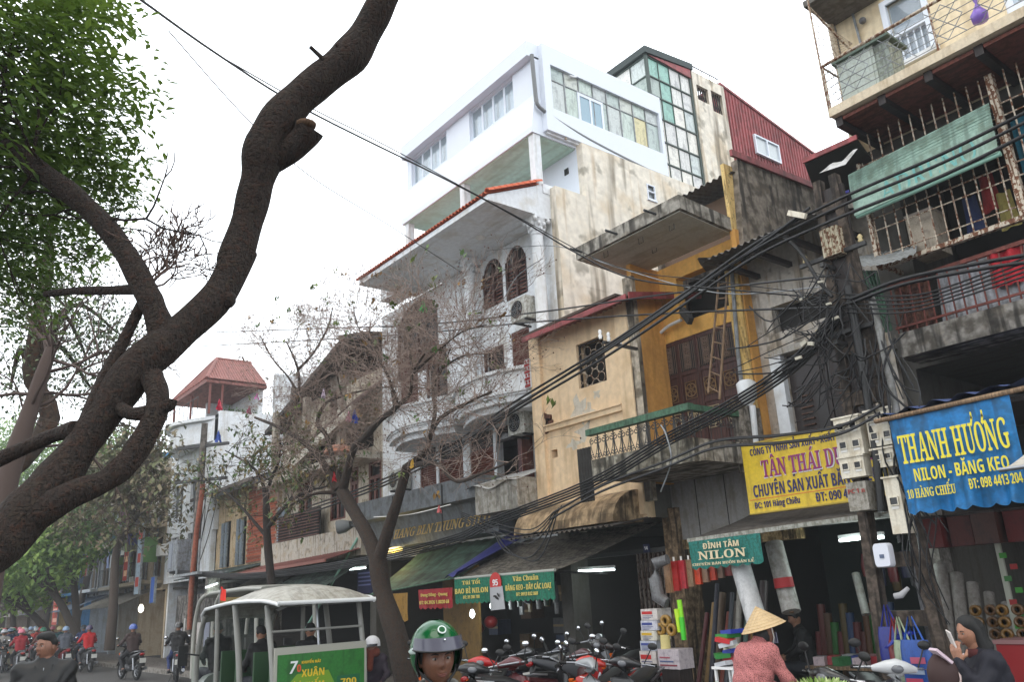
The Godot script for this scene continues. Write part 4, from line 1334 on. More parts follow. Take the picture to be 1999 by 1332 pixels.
	for k in 14:
		var u:=(k+.5)/14.0
		st=S()
		var top: Vector3=lerp(e0,ra,u*2.0) if u<.5 else lerp(ra,e1,u*2.0-1.0)
		lathe_half(st,lerp(e0,e1,u)+V(-.02,.01,0),top+V(0,.01,0),.07)
		put(st,"tile_row",K.redroof,pv)
	for q in [[e1,ra],[e0,ra],[ra,rb]]: ptube(pv,"ridge",K.redroof,[q[0]+V(0,.05,0),q[1]+V(0,.05,0)],.08,6)
	for c in [[10.6,-37.8],[10.6,-35.4],[10.6,-33.0],[11.1,-33.0]]: ptube(h,"terrace_post",mat(Color(.45,.25,.22),.7),[V(c[0],9.6,c[1]),V(c[0],11.0,c[1])],.05,6)
	for k in 9: ptube(h,"terrace_rail",K.iron,[V(10.2,9.6,-38.0+k*.6),V(10.2,10.3,-38.0+k*.6)],.015,4)
	ptube(h,"terrace_rail",K.iron,[V(10.2,10.3,-38.0),V(10.2,10.3,-33.2)],.02,4)
func row_house(label: String,z0: float,z1: float,top: float,m,storeys: int,opt:={}):
	var h=thing("row_house",label,"building",V(13,0,(z0+z1)/2))
	var holes:=[]
	var fl:=(top-3.3)/storeys
	var nw: int=opt.get("bays",2)
	for s in storeys:
		for k in nw:
			var c:=lerpf(z0,z1,(k+.5)/nw)
			var hw:=(z1-z0)/nw*.3
			holes.append([c-hw,c+hw,3.4+s*fl+(.15 if opt.get("balcony",true) else .6),3.4+s*fl+fl*.78])
	var x: float=opt.get("x",11.0)
	var st:=S()
	wall(st,"x",x,x+.2,z0,z1,3.0,top,holes)
	wall(st,"z",z1-.2,z1,x+.2,18,.1,top)
	wall(st,"z",z0,z0+.2,x+.2,18,.1,top)
	box(st,V(x+.2,top-.3,z0+.2),V(18,top-.1,z1-.2))
	put(st,"wall",m,h)
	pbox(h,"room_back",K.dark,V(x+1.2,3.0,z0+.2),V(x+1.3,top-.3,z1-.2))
	pbox(h,"cornice",m,V(x-.25,top-.02,z0-.03),V(x+.3,top+.15,z1+.03))
	for o in holes:
		var w=pbox(h,"window",mat(opt.get("glass",Color(.3,.32,.34)),.3),V(x+.14,o[2],o[0]),V(x+.16,o[3],o[1]))
		var fm=mat(opt.get("frame",Color(.55,.5,.45)),.7)
		for q in [o[0]+.04,(o[0]+o[1])/2,o[1]-.04]: pbox(w,"frame",fm,V(x+.05,o[2],q-.04),V(x+.138,o[3],q+.04))
	if opt.get("balcony",true):
		for s in storeys:
			var y:=3.3+s*fl
			var b=pbox(h,"balcony",m,V(x-.9,y-.05,z0+.1),V(x,y+.1,z1-.1))
			var r:=S()
			for k in int((z1-z0)/.22): tube(r,[V(x-.86,y+.1,z0+.2+k*.22),V(x-.86,y+.95,z0+.2+k*.22)],.012,4,false)
			tube(r,[V(x-.86,y+.95,z0+.12),V(x-.86,y+.95,z1-.12)],.022,4,false)
			put(r,"railing",K.iron,b)
	for k in 3:
		var z:=lerpf(z0+.5,z1-.5,fmod(absf(z0)*.37+k*.41,1.0))
		var y:=3.3+fmod(absf(z1)*.71+k*1.37,maxf(1.5,top-4.5))
		var c:=Color.from_hsv(fmod(k*.31+absf(z0)*.13,1.0),.45,.6)
		pbox(h,"projecting_sign",mat(c,.6),V(x-.75,y,z),V(x-.12,y+1.1,z+.06))
		pbox(h,"cooler_box",K.paper,V(x-.35,y-.4+.3*k,z+.7),V(x-.01,y+.1+.3*k,z+1.35))
		ptube(h,"drainpipe",K.paintgrey,[V(x-.06,3.0,z-.35),V(x-.06,top-.1,z-.35)],.05,5)
		st=S()
		sheet(st,V(x-.88,y-.7,z+.2),V(x-.88,y-.72,z+.75),V(x-.88,y+.05,z+.75),V(x-.88,y+.05,z+.2),6,4,func(u,v): return V(.04*sin(u*9.0+v*3.0),0,0))
		put(st,"washing",mat(Color.from_hsv(fmod(k*.47+absf(z1)*.21,1.0),.3,.7),.9),h)
	if opt.has("awning"):
		st=S()
		sheet(st,V(x-1.9,2.35,z0+.1),V(x-1.9,2.35,z1-.1),V(x,3.1,z1-.1),V(x,3.1,z0+.1),8,4,func(u,v): return V(0,-.06*sin(u*PI)*sin(v*PI),0))
		put(st,"awning",mat(opt.awning,.8,"dusty",.5),h)
	return h
func houses_far():
	var pl:=func(c): return mat(c,.9,"plaster",.35)
	row_house("cream old house with dark balconies beside the pavilion house",-43.5,-39.1,8.2,pl.call(Color(.70,.64,.55)),2,{"awning": Color(.55,.53,.5),"frame": Color(.36,.3,.27)})
	row_house("narrow grey house with three railed balconies far down the street",-48.0,-43.6,9.6,pl.call(Color(.62,.60,.56)),3,{"awning": Color(.5,.48,.45),"frame": Color(.4,.32,.28),"x": 11.2})
	row_house("pale blue-white house behind the small street tree",-53.0,-48.1,9.8,pl.call(Color(.74,.77,.80)),3,{"awning": Color(.38,.45,.55),"x": 10.9})
	row_house("house with a bright blue upper storey showing past the big trunk",-59.5,-53.1,11.6,pl.call(Color(.30,.52,.70)),3,{"bays": 2,"x": 11.1})
	row_house("low yellowish house half hidden by foliage",-66.0,-59.6,7.2,pl.call(Color(.70,.62,.46)),2,{"awning": Color(.5,.5,.52)})
	row_house("grey-beige house in the haze beyond the low yellowish one",-74.0,-66.1,8.6,pl.call(Color(.60,.57,.53)),2,{"awning": Color(.6,.58,.55),"x": 11.2})
	row_house("brownish house in the hazy distance under green crowns",-84.0,-74.1,7.8,pl.call(Color(.52,.47,.43)),2,{"bays": 3})
	row_house("last pale house visible down the street in the haze",-98.0,-84.1,8.8,pl.call(Color(.66,.65,.62)),2,{"bays": 3,"x": 10.8})
	for k in 3:
		var z:=-70.0-k*22.0
		var h=thing("near_side_house",["grey house on the near side far behind the big trunk","tan house on the near side behind the green crowns","farthest house on the near side at the street's vanishing end"][k],"building",V(-8,0,z))
		var st:=S()
		wall(st,"x",-7.2,-7.0,z-10,z+10,3.0,8.5,[[z-8,z-5,4,6.5],[z-2,z+2,4,6.5],[z+5,z+8,4,6.5]])
		box(st,V(-14,.1,z-10),V(-7.5,8.4,z+9.9))
		put(st,"wall",pl.call([Color(.6,.6,.6),Color(.66,.6,.5),Color(.6,.58,.56)][k]),h)
		pbox(h,"awning",K.tinroof,V(-7.0,2.7,z-9),V(-5.4,2.8,z+9))
	sign_board("vertical_sign","tall pale blue shop sign with red lines hung on the far row",V(9.9,4.33,-38.97),.75,3.0,Color(.68,.76,.82),3,Color(.7,.25,.2))
	sign_board("red_sign","red notice board under the pale blue vertical sign",V(9.9,4.11,-41.1),.8,1.25,Color(.78,.20,.16),2,Color(.95,.75,.6))
	sign_board("red_sign","large faded red signboard standing low by the far awnings",V(9.3,2.7,-52.79),1.5,2.0,Color(.80,.33,.28),4,Color(.92,.7,.62))
	sign_board("blue_sign","blue cloth banner hung beside the far pole",V(9.4,2.86,-34.71),.55,.95,Color(.14,.33,.66),0,Color.WHITE)
	sign_board("red_sign","small dark red sign high on the far fronts",V(9.5,4.51,-47.35),.9,1.0,Color(.55,.16,.17),0,Color.WHITE)
func sign_board(called: String,label: String,c: Vector3,w: float,h: float,tone: Color,lines: int,ink: Color):
	var t=thing(called,label,"sign",c)
	pbox(t,"board",mat(tone,.6,"cloth",.6),c+V(0,-h/2,-w/2),c+V(.05,h/2,w/2))
	for z in [-w/2,w/2]: pbox(t,"frame",K.paintgrey,c+V(-.015,-h/2-.03,z-.02),c+V(.07,h/2+.03,z+.02))
	for k in lines:
		var y:=h*(.5-(k+.5)/lines)
		pbox(t,"print_line",mat(ink,.6),c+V(-.004,y-h/lines*.2,-w*(.40-.08*(k % 2))),c+V(.0,y+h/lines*.2,w*(.38-.05*(k % 3))))
	return t
func party_wall(z: float,m,label: String):
	var t=thing("shop_pier",label,"pier",V(11.2,.145,z))
	pbox(t,"pier",m,V(10.9,.145,z-.16),V(11.35,3.2,z+.16))
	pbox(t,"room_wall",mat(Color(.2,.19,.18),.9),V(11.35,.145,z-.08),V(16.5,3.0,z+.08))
func shop_room(z0: float,z1: float,label: String,back):
	var t=thing("shop_room",label,"shop",V(14,.145,(z0+z1)/2))
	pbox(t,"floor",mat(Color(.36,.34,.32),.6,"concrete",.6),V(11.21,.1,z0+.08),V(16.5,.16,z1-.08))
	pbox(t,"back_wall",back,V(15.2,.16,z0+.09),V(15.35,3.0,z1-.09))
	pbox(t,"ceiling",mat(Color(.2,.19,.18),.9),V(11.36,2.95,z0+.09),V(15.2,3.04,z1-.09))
	return t
func tube_lamp(label: String,a: Vector3,b: Vector3,energy: float):
	var t=thing("tube_lamp",label,"lamp",(a+b)/2,"lit fluorescent tubes in the shops")
	ptube(t,"lit_tube",K.lamp,[a,b],.022,8)
	pbar(t,"batten",K.whitepaint,a+V(0,.05,0),b+V(0,.05,0),.06,.04)
	var l:=OmniLight3D.new()
	l.name="lamp_light"
	l.light_energy=energy
	l.light_color=Color(.92,1.0,.98)
	l.light_size=.12
	l.omni_range=9.0
	l.omni_attenuation=2.0
	l.shadow_enabled=true
	t.add_child(l)
	l.position=V(0,-.1,0)
func bulb_lamp(label: String,p: Vector3,r: float,energy: float,tone:=Color(.95,1,1)):
	var t=thing("bulb_lamp",label,"lamp",p,"bare lit bulbs in the shops")
	var st:=S()
	lathe(st,Transform3D(Basis(),p),[Vector2(.005,-r*1.6),Vector2(r*.8,-r),Vector2(r,0),Vector2(r*.6,r),Vector2(r*.4,r*1.4)],12)
	put(st,"lit_bulb",glow(tone,4.0),t)
	ptube(t,"flex",K.black,[p+V(0,r*1.4,0),p+V(0,r*1.4+.5,0)],.006,4)
	var l:=OmniLight3D.new()
	l.name="lamp_light"
	l.light_energy=energy
	l.light_color=tone
	l.light_size=r
	l.omni_range=8.0
	l.omni_attenuation=2.0
	l.shadow_enabled=true
	t.add_child(l)
	l.position=Vector3.ZERO
func banner(t,called: String,m,a: Vector3,b: Vector3,drop: float,n: int,wave:=.03):
	var st:=S()
	st.set_smooth_group(0)
	var nu:=n*6
	var nv:=8
	var at:=func(i: int,j: int) -> Vector3:
		var u:=float(i)/nu
		var v:=float(j)/nv
		var foot:=drop+.035*absf(sin(u*n*PI))
		return lerp(a,b,u)+V(wave*sin(u*17.0+v*2.0)*v+wave*.5*sin(u*41.0)*v,-foot*v,0)
	for j in nv:
		for i in nu: quad(st,at.call(i,j+1),at.call(i+1,j+1),at.call(i+1,j),at.call(i,j))
	return put(st,called,m,t)
func awning_sheet(t,called: String,m,a: Vector3,b: Vector3,c: Vector3,d: Vector3,sag: float):
	var st:=S()
	sheet(st,a,b,c,d,24,8,func(u,v): return V(0,-sag*sin(v*PI)*(.6+.4*absf(sin(u*9.4)))+.012*sin(u*60.0+v*6),0))
	return put(st,called,m,t)
func shop_fronts():
	var zr:=V(0,0,1)
	var up:=V(0,1,0)
	party_wall(-5.3,K.conc,"concrete pier between the blue bannered shop and the grey house")
	party_wall(-9.55,mat(Color(.62,.52,.40),.9,"filth",.6),"tan stained pier with a house number beside the hanging red packets")
	party_wall(-12.3,K.darkwall,"dark pier between the peach house and the white house")
	party_wall(-19.9,K.darkwall,"dark pier at the far end of the white house's shop")
	party_wall(-27.0,K.conc,"grey pier between the tiled house and the brick fronted one")
	party_wall(-33.0,K.conc,"grey pier under the pavilion house")
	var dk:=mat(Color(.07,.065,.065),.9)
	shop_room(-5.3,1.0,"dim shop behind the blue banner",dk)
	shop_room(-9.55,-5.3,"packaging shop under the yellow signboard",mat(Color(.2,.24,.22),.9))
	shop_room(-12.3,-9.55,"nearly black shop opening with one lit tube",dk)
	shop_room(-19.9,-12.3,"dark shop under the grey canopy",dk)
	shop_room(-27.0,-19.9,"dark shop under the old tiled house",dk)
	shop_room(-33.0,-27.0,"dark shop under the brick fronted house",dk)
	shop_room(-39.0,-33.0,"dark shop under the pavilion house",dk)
	var band=thing("shop_lintel","plain grey band wall over the packaging shop, under the ochre balcony","wall",V(11.1,2.6,-8.0))
	pbox(band,"wall",mat(Color(.58,.57,.56),.9,"plaster",.5),V(11.0,2.66,-9.55),V(11.2,3.65,-5.32))
	pbox(band,"wall",mat(Color(.80,.68,.48),.9,"filth",.8),V(10.98,2.5,-9.55),V(11.2,2.657,-7.2))
	for z in [-9.0,-8.4,-7.85]: pbox(band,"joint",K.dark,V(10.994,2.66,z),V(11.0,3.65,z+.012))
	var pl=thing("house_number","small dark blue enamel house number on the tan pier","sign",V(10.88,2.58,-10.12))
	pbox(pl,"plate",mat(Color(.12,.14,.28),.4),V(10.87,2.58-.07,-10.12-.07),V(10.89,2.58+.07,-10.12+.07))
	letters(pl,"lettering","14",K.whitepaint,V(10.867,2.58,-10.12),.08,.06,zr,up)
	var gate=thing("folding_gate","grey folding steel gate half open beside the nearly black shop","gate",V(11.0,.145,-10.2))
	for k in 15: pbox(gate,"slat",mat(Color(.42,.38,.35),.7,"rust",1.0),V(10.95+.03*(k % 2),.16,-10.45+k*.05),V(10.99+.03*(k % 2),2.5,-10.42+k*.05))
	pbox(gate,"head_rail",K.iron,V(10.92,2.5,-12.1),V(11.06,2.58,-9.72))
	var c0: Vector3=V(9.9,3.81,-7.18)
	var c1: Vector3=V(9.9,2.82,-7.19)
	var sg=thing("yellow_signboard","yellow signboard with purple and navy lettering over the packaging shop","sign",V(9.95,c1.y,(c0.z-5.55)/2))
	var zl:=c0.z
	var zrr:=zl+2.05
	var yt:=c0.y
	var yb:=c1.y
	var h:=yt-yb
	pbox(sg,"board",mat(Color(.92,.79,.16),.45,"plaster",.6),V(9.90,yb,zl),V(9.98,yt,zrr))
	for y in [yb,yt-.02]: pbox(sg,"frame",mat(Color(.7,.6,.2),.5),V(9.885,y,zl),V(9.9,y+.02,zrr))
	for z in [zl+.2,zrr-.2]: pbox(sg,"bracket",K.iron,V(9.98,yt-.15,z),V(11.0,yt-.1,z+.04))
	var navy:=mat(Color(.13,.12,.36),.5)
	var purple:=mat(Color(.55,.12,.42),.5)
	var x:=9.894
	letters(sg,"lettering","CÔNG TY TNHH SẢN XUẤT - XUẤT NHẬP KHẨU",navy,V(x,yt-h*.12,zl+1.06),1.84,h*.13,zr,up)
	letters(sg,"outline","TÂN THÁI DƯƠNG",K.whitepaint,V(x,yt-h*.365,zl+1.15),1.72,h*.33,zr,up,true)
	letters(sg,"lettering","TÂN THÁI DƯƠNG",purple,V(x-.006,yt-h*.36,zl+1.14),1.68,h*.31,zr,up,true)
	letters(sg,"lettering","CHUYÊN SẢN XUẤT BĂNG KEO",navy,V(x,yt-h*.66,zl+1.04),1.86,h*.22,zr,up)
	pbox(sg,"rule",mat(Color(.85,.45,.1),.5),V(9.895,yb+h*.195,zl+.03),V(9.9,yb+h*.205,zrr-.03))
	letters(sg,"lettering","ĐC: 101 Hàng Chiếu",navy,V(x,yb+h*.105,zl+.46),.72,h*.12,zr,up)
	letters(sg,"lettering","ĐT: 090 400 76",navy,V(x,yb+h*.115,zl+1.42),.72,h*.12,zr,up)
	var a0: Vector3=V(9.4,2.53,-7.93)
	var aw=thing("tin_awning","thin pale edged awning over the packaging shop","awning",V(10.2,2.6,-6.6))
	var a1: Vector3=V(9.4,2.59,-5.23)
	awning_sheet(aw,"sheet",K.tinroof,a0,V(9.4,a1.y,-5.0),V(11.0,2.95,-5.0),V(11.0,2.95,a0.z),.03)
	pbar(aw,"edge",mat(Color(.70,.70,.66),.6,"dusty",1.0),a0,V(9.4,a1.y,-5.0),.03,.055)
	ptube(aw,"stay",K.iron,[V(9.42,a0.y,a0.z+.05),V(11.0,a0.y-.35,a0.z-.1)],.015,5)
	var bn=thing("teal_banner","torn teal cloth banner lettered in cream under the thin awning","banner",V(9.38,a0.y-.4,a0.z+.6))
	var b1:=V(9.38,a0.y-.02,a0.z+.02)
	var b2:=V(9.38,a0.y-.0,-6.69)
	banner(bn,"cloth",mat(Color(.16,.52,.48),.8,"dusty",2.0),b1,b2,.36,7,.02)
	var cr:=mat(Color(.86,.80,.66),.8)
	var bw:=(b2.z-b1.z)
	letters(bn,"lettering","ĐÌNH TÂM",cr,b1+V(-.025,-.07,bw*.47),bw*.5,.1,zr,up)
	letters(bn,"lettering","NILON",cr,b1+V(-.025,-.205,bw*.47),bw*.66,.11,zr,up,true)
	letters(bn,"lettering","CHUYÊN BÁN BUÔN BÁN LẺ",cr,b1+V(-.03,-.315,bw*.47),bw*.85,.045,zr,up,true)
	var u0: Vector3=V(8.75,3.54,-4.38)
	var u1: Vector3=V(8.75,3.59,-3.14)
	var u2: Vector3=V(8.75,2.53,-4.34)
	var bb=thing("blue_banner","bright blue cloth banner with yellow shop lettering at the far right","banner",V(8.75,u2.y,-3.7))
	var uh:=u0.y-u2.y
	banner(bb,"cloth",mat(Color(.05,.50,.78),.6,"dusty",.5),V(8.75,u0.y,u0.z),V(8.75,u0.y,u1.z),uh,7,.055)
	var yl:=mat(Color(.88,.82,.22),.6)
	var uw:=u1.z-u0.z
	letters(bb,"lettering","THANH HƯƠNG",yl,V(8.68,u0.y-uh*.36,u0.z+uw*.51),uw*.88,uh*.30,zr,V(0,1,.0),true)
	letters(bb,"lettering","NILON - BĂNG KEO",yl,V(8.68,u0.y-uh*.62,u0.z+uw*.53),uw*.75,uh*.17,zr,up)
	letters(bb,"lettering","10 HÀNG CHIẾU",yl,V(8.67,u0.y-uh*.81,u0.z+uw*.27),uw*.40,uh*.12,zr,up,true)
	letters(bb,"lettering","ĐT: 098 4413 204",yl,V(8.67,u0.y-uh*.80,u0.z+uw*.78),uw*.40,uh*.10,zr,up)
	var ta=thing("tarpaulin_awning","ragged blue tarpaulin laid over bamboo above the blue banner","awning",V(9.6,3.4,-3.6))
	var t0: Vector3=V(8.72,3.59,-4.53)
	var t1: Vector3=V(8.72,3.65,-3.27)
	var st:=S()
	sheet(st,V(8.72,t0.y,t0.z),V(8.72,t0.y+.06,t1.z+.3),V(10.6,t0.y+.35,t1.z+.3),V(10.6,t0.y+.3,t0.z),30,6,func(u,v): return V(.03*sin(u*40.0)*(1-v),.025*sin(u*33.0+v*5.0),0))
	put(st,"tarpaulin",mat(Color(.30,.38,.60),.7,"dusty",1.0),ta)
	ptube(ta,"bamboo_pole",K.timber,[V(8.73,t0.y-.05,t0.z),V(8.73,t0.y-.02,t1.z+.4)],.028,6)
	pbox(ta,"soffit_board",K.darkwood,V(8.9,t0.y-.1,t0.z+.3),V(10.5,t0.y-.06,t1.z+.2))
	for z in [t0.z+.2,t1.z]: ptube(ta,"bracket",K.iron,[V(8.75,t0.y-.05,z),V(11.0,t0.y+.25,z)],.025,5)
	var wa=thing("pale_awning","corner of a pale grey cloth awning at the right edge","awning",V(8.2,2.3,-2.4))
	var w0: Vector3=V(7.6,2.71,-2.91)
	st=S()
	sheet(st,w0,w0+V(0,.0,2.0),w0+V(1.4,.55,2.0),w0+V(1.4,.55,.0),12,6,func(u,v): return V(0,-.05*sin(v*PI),0))
	put(st,"cloth",mat(Color(.76,.74,.70),.8,"cloth",1.0),wa)
	ptube(wa,"edge_pole",K.steel,[w0+V(0,0,-.03),w0+V(0,0,2.0)],.02,6)
	var g0: Vector3=V(9.5,2.29,-13.99)
	var g1: Vector3=V(9.5,2.26,-10.97)
	var ga=thing("canvas_awning","dusty striped canvas awning over the dark shop of the peach house","awning",V(10.2,2.4,-12.3))
	awning_sheet(ga,"canvas",mat(Color(.56,.53,.48),.9,"filth",.8),V(9.5,g0.y,g0.z),V(9.5,g0.y,g1.z),V(11.0,3.0,-9.8),V(11.0,3.0,-13.6),.04)
	ptube(ga,"front_rail",mat(Color(.66,.67,.64),.6),[V(9.49,g0.y,g0.z),V(9.49,g0.y,g1.z)],.028,6)
	for z in [g0.z+.3,g1.z-.3]: ptube(ga,"arm",K.iron,[V(9.5,g0.y,z),V(11.0,2.2,z)],.02,5)
	var gb=thing("green_banner","green cloth valance with gold lettering and a red round emblem","banner",V(9.46,g0.y-.45,-12.6))
	var gh:=.43
	banner(gb,"cloth",mat(Color(.06,.50,.38),.7,"dusty",1.5),V(9.46,g0.y-.02,g0.z),V(9.46,g0.y-.02,g1.z),gh,22,.015)
	var gold:=mat(Color(.84,.76,.40),.7)
	var gw:=g1.z-g0.z
	letters(gb,"lettering","Túi Tốt",gold,V(9.435,g0.y-.09,g0.z+gw*.2),gw*.2,.08,zr,up,true)
	letters(gb,"lettering","BAO BÌ NILON",gold,V(9.43,g0.y-.23,g0.z+gw*.2),gw*.36,.12,zr,up)
	letters(gb,"lettering","ĐT: 39 280 788",gold,V(9.43,g0.y-.36,g0.z+gw*.2),gw*.18,.06,zr,up)
	letters(gb,"lettering","Vân Chuân",gold,V(9.435,g0.y-.09,g0.z+gw*.75),gw*.24,.09,zr,up,true)
	letters(gb,"lettering","BĂNG KEO - DÂY CÁC LOẠI",gold,V(9.43,g0.y-.23,g0.z+gw*.77),gw*.42,.12,zr,up)
	letters(gb,"lettering","ĐT: 0913 032 869",gold,V(9.43,g0.y-.36,g0.z+gw*.76),gw*.2,.06,zr,up)
	st=S()
	lathe(st,Transform3D(Basis(V(0,0,1),V(-1,0,0),V(0,-1,0)),V(9.435,g0.y-.13,g0.z+gw*.46)),[Vector2(.18,0),Vector2(.18,.006)],24)
	put(st,"emblem",mat(Color(.74,.16,.14),.6),gb)
	letters(gb,"emblem_figure","95",K.whitepaint,V(9.425,g0.y-.13,g0.z+gw*.46),.16,.11,zr,up)
	var pb=thing("printed_bag","grey plastic sample bag printed with a dark bird, clipped over the green valance","bag",V(9.4,g0.y-.65,g0.z+gw*.46))
	st=S()
	sheet(st,V(9.41,g0.y-.62,g0.z+gw*.41),V(9.41,g0.y-.6,g0.z+gw*.555),V(9.43,g0.y-.2,g0.z+gw*.53),V(9.43,g0.y-.2,g0.z+gw*.4),8,8,func(u,v): return V(-.03*sin(u*PI)*(1-v),0,0))
	put(st,"bag",mat(Color(.62,.62,.63),.4),pb)
	st=S()
	for b in [[.0,.0,.07,.025],[.05,.05,.05,.02],[-.05,.03,.06,.018]]: ball(st,V(9.395,g0.y-.4+b[1],g0.z+gw*.48+b[0]),Vector3(.004,b[3],b[2]),8,Basis(V(1,0,0),b[0]*8.0+.4))
	put(st,"printed_bird",K.dark,pb)
	var n0: Vector3=V(9.5,2.1,-17.51)
	var n1: Vector3=V(9.5,2.29,-13.95)
	var na=thing("green_awning","faded green canvas awning sloping down beside the tree trunk","awning",V(10.3,2.3,-16.4))
	awning_sheet(na,"canvas",mat(Color(.32,.45,.38),.85,"filth",.25),V(9.5,n0.y,n0.z),V(9.5,n1.y+.03,n1.z+.1),V(11.1,3.15,-14.3),V(11.1,3.15,n0.z-.2),.05)
	ptube(na,"front_rail",K.greenpaint,[V(9.49,n0.y,n0.z),V(9.49,n1.y+.03,n1.z+.1)],.02,5)
	st=S()
	sheet(st,V(9.44,n1.y+.02,n1.z-.35),V(9.44,n1.y+.1,n1.z+.1),V(11.0,3.12,-13.3),V(11.0,3.16,-14.2),10,8,func(u,v): return V(0,.04*sin(u*7.0),0))
	tag(put(st,"blue_tarpaulin",mat(Color(.20,.21,.50),.6,"cloth",1.0)),"dark blue tarpaulin strip between the green and the striped awnings","tarpaulin")
	var rb=thing("red_banner","small red banner with gold lines left of the green valance","banner",V(9.45,1.95,-14.67))
	var r0: Vector3=V(9.45,2.13,-15.32)
	var r1: Vector3=V(9.45,2.2,-14.05)
	banner(rb,"cloth",mat(Color(.66,.10,.14),.7,"cloth",1.0),V(9.45,r0.y,r0.z),V(9.45,r0.y,r1.z),.36,7,.015)
	letters(rb,"lettering","Dung Hồng - Quang",gold,V(9.42,r0.y-.12,(r0.z+r1.z)/2),1.0,.08,zr,up,true)
	letters(rb,"lettering","ĐT: 04.3926 1.0020 68",gold,V(9.42,r0.y-.26,(r0.z+r1.z)/2),1.1,.07,zr,up)
	var yc=thing("yellow_valance","dull yellow valance under the green awning behind the trunk","banner",V(9.45,1.87,-16.21))
	var y0: Vector3=V(9.45,2.09,-16.65)
	var y1: Vector3=V(9.45,2.15,-15.75)
	banner(yc,"cloth",mat(Color(.62,.46,.16),.8,"cloth",1.0),V(9.45,y0.y,y0.z),V(9.45,y0.y,y1.z),.55,4,.02)
	var yp=thing("mustard_partition","plain mustard partition behind the yellow valance","partition",V(10.9,.145,-15.9))
	pbox(yp,"panel",mat(Color(.50,.38,.18),.8,"cloth",.8),V(10.9,.145,-16.6),V(10.95,2.6,-15.2))
	var l0: Vector3=V(9.6,2.34,-27.68)
	var la=thing("canvas_awning","grey-green canvas awning over the shop left of the shuttle bus","awning",V(10.3,2.4,l0.z))
	awning_sheet(la,"canvas",mat(Color(.44,.44,.39),.85,"filth",.4),V(9.6,l0.y,-27.8),V(9.6,l0.y,-24.2),V(11.1,3.2,-24.2),V(11.1,3.2,-27.8),.05)
	banner(la,"valance",mat(Color(.50,.42,.20),.8,"cloth",1.0),V(9.59,l0.y,-27.8),V(9.59,l0.y,-24.2),.4,9)
	var lb=thing("canvas_awning","pale green canvas awning behind the shuttle bus roof","awning",V(10.3,2.4,-22))
	awning_sheet(lb,"canvas",mat(Color(.42,.50,.46),.85,"filth",.4),V(9.6,2.35,-23.9),V(9.6,2.35,-20.3),V(11.1,3.2,-20.3),V(11.1,3.2,-23.9),.05)
	ptube(lb,"pole",K.teal,[V(9.4,.5,-21.9),V(10.6,3.6,-20.2)],.035,6)
	tube_lamp("lit tube in the black shop doorway of the peach house",V(10.9,2.29,-11.92),V(10.9,2.27,-10.97),.18)
	tube_lamp("lit tube in the packaging shop under the yellow signboard",V(10.9,2.41,-6.48),V(10.9,2.42,-6.08),.45)
	tube_lamp("short lit tube right of the meter pole",V(10.6,2.39,-5.75),V(10.6,2.39,-5.67),.15)
	tube_lamp("lit tube left of the tree trunk under the grey canopy",V(10.9,2.84,-21.26),V(10.9,2.83,-20.32),.35)
	tube_lamp("lit tube under the far grey-green awning",V(10.9,2.82,-33.07),V(10.9,2.92,-31.78),.4)
	bulb_lamp("lit white bulb left below the green valance",V(10.4,1.6,-14.75),.06,.2)
	bulb_lamp("lit white bulb right below the green valance",V(10.8,1.74,-14.59),.05,.2)
	bulb_lamp("bright bulb beside the grey poster wall down the street",V(10.4,2.24,-39.94),.12,.5,Color(1,.97,.9))
	bulb_lamp("bright bulb left of the shuttle bus windscreen",V(10.4,2.08,-31.54),.10,.4,Color(1,.97,.9))
	var wl=thing("sign_lamp","warm lit lamp tube under the grey canopy by the tree trunk","lamp",V(10.3,3.09,-17.76))
	ptube(wl,"lit_tube",glow(Color(1.0,.88,.5),1.6),[V(10.3,3.07,-18.21),V(10.3,3.1,-17.4)],.03,8)
	pbar(wl,"reflector",K.paper,V(10.3,3.15,-18.21),V(10.3,3.17,-17.4),.14,.02)
	var ol:=OmniLight3D.new()
	ol.name="lamp_light"
	ol.light_color=Color(1.0,.88,.55)
	ol.light_energy=.4
	ol.light_size=.1
	ol.omni_range=5.0
	ol.omni_attenuation=2.0
	ol.shadow_enabled=true
	wl.add_child(ol)
	ol.position=V(-.1,-.1,0)
func meter_box(called: String,label: String,a: Vector3,b: Vector3,cols: int,rows: int,depth:=.16):
	var t=thing(called,label,"meter box",V(a.x,b.y,(a.z+b.z)/2),"electricity meter boxes on the pole")
	pbox(t,"casing",K.box,V(a.x,b.y,a.z),V(a.x+depth,a.y,b.z))
	pbox(t,"hood",K.box,V(a.x-.02,a.y,a.z-.015),V(a.x+depth,a.y+.02,b.z+.015))
	var w:=b.z-a.z
	var h:=a.y-b.y
	for r in rows:
		for c in cols:
			var z:=a.z+w*(c+.5)/cols
			var y:=a.y-h*(r+.42)/rows
			var s:=minf(w/cols,h/rows)*.24
			var st:=S()
			wall(st,"x",a.x-.02,a.x-.001,z-s*1.3,z+s*1.3,y-s*1.2,y+s*1.2,[[z-s,z+s,y-s*.9,y+s*.9]])
			put(st,"window_frame",K.box,t)
			pbox(t,"window",mat(Color(.08,.08,.09),.15),V(a.x-.008,y-s*.9,z-s),V(a.x-.002,y+s*.9,z+s))
			pbox(t,"label_plate",K.paper,V(a.x-.006,y-s*2.1,z-s),V(a.x-.001,y-s*1.4,z+s))
	return t
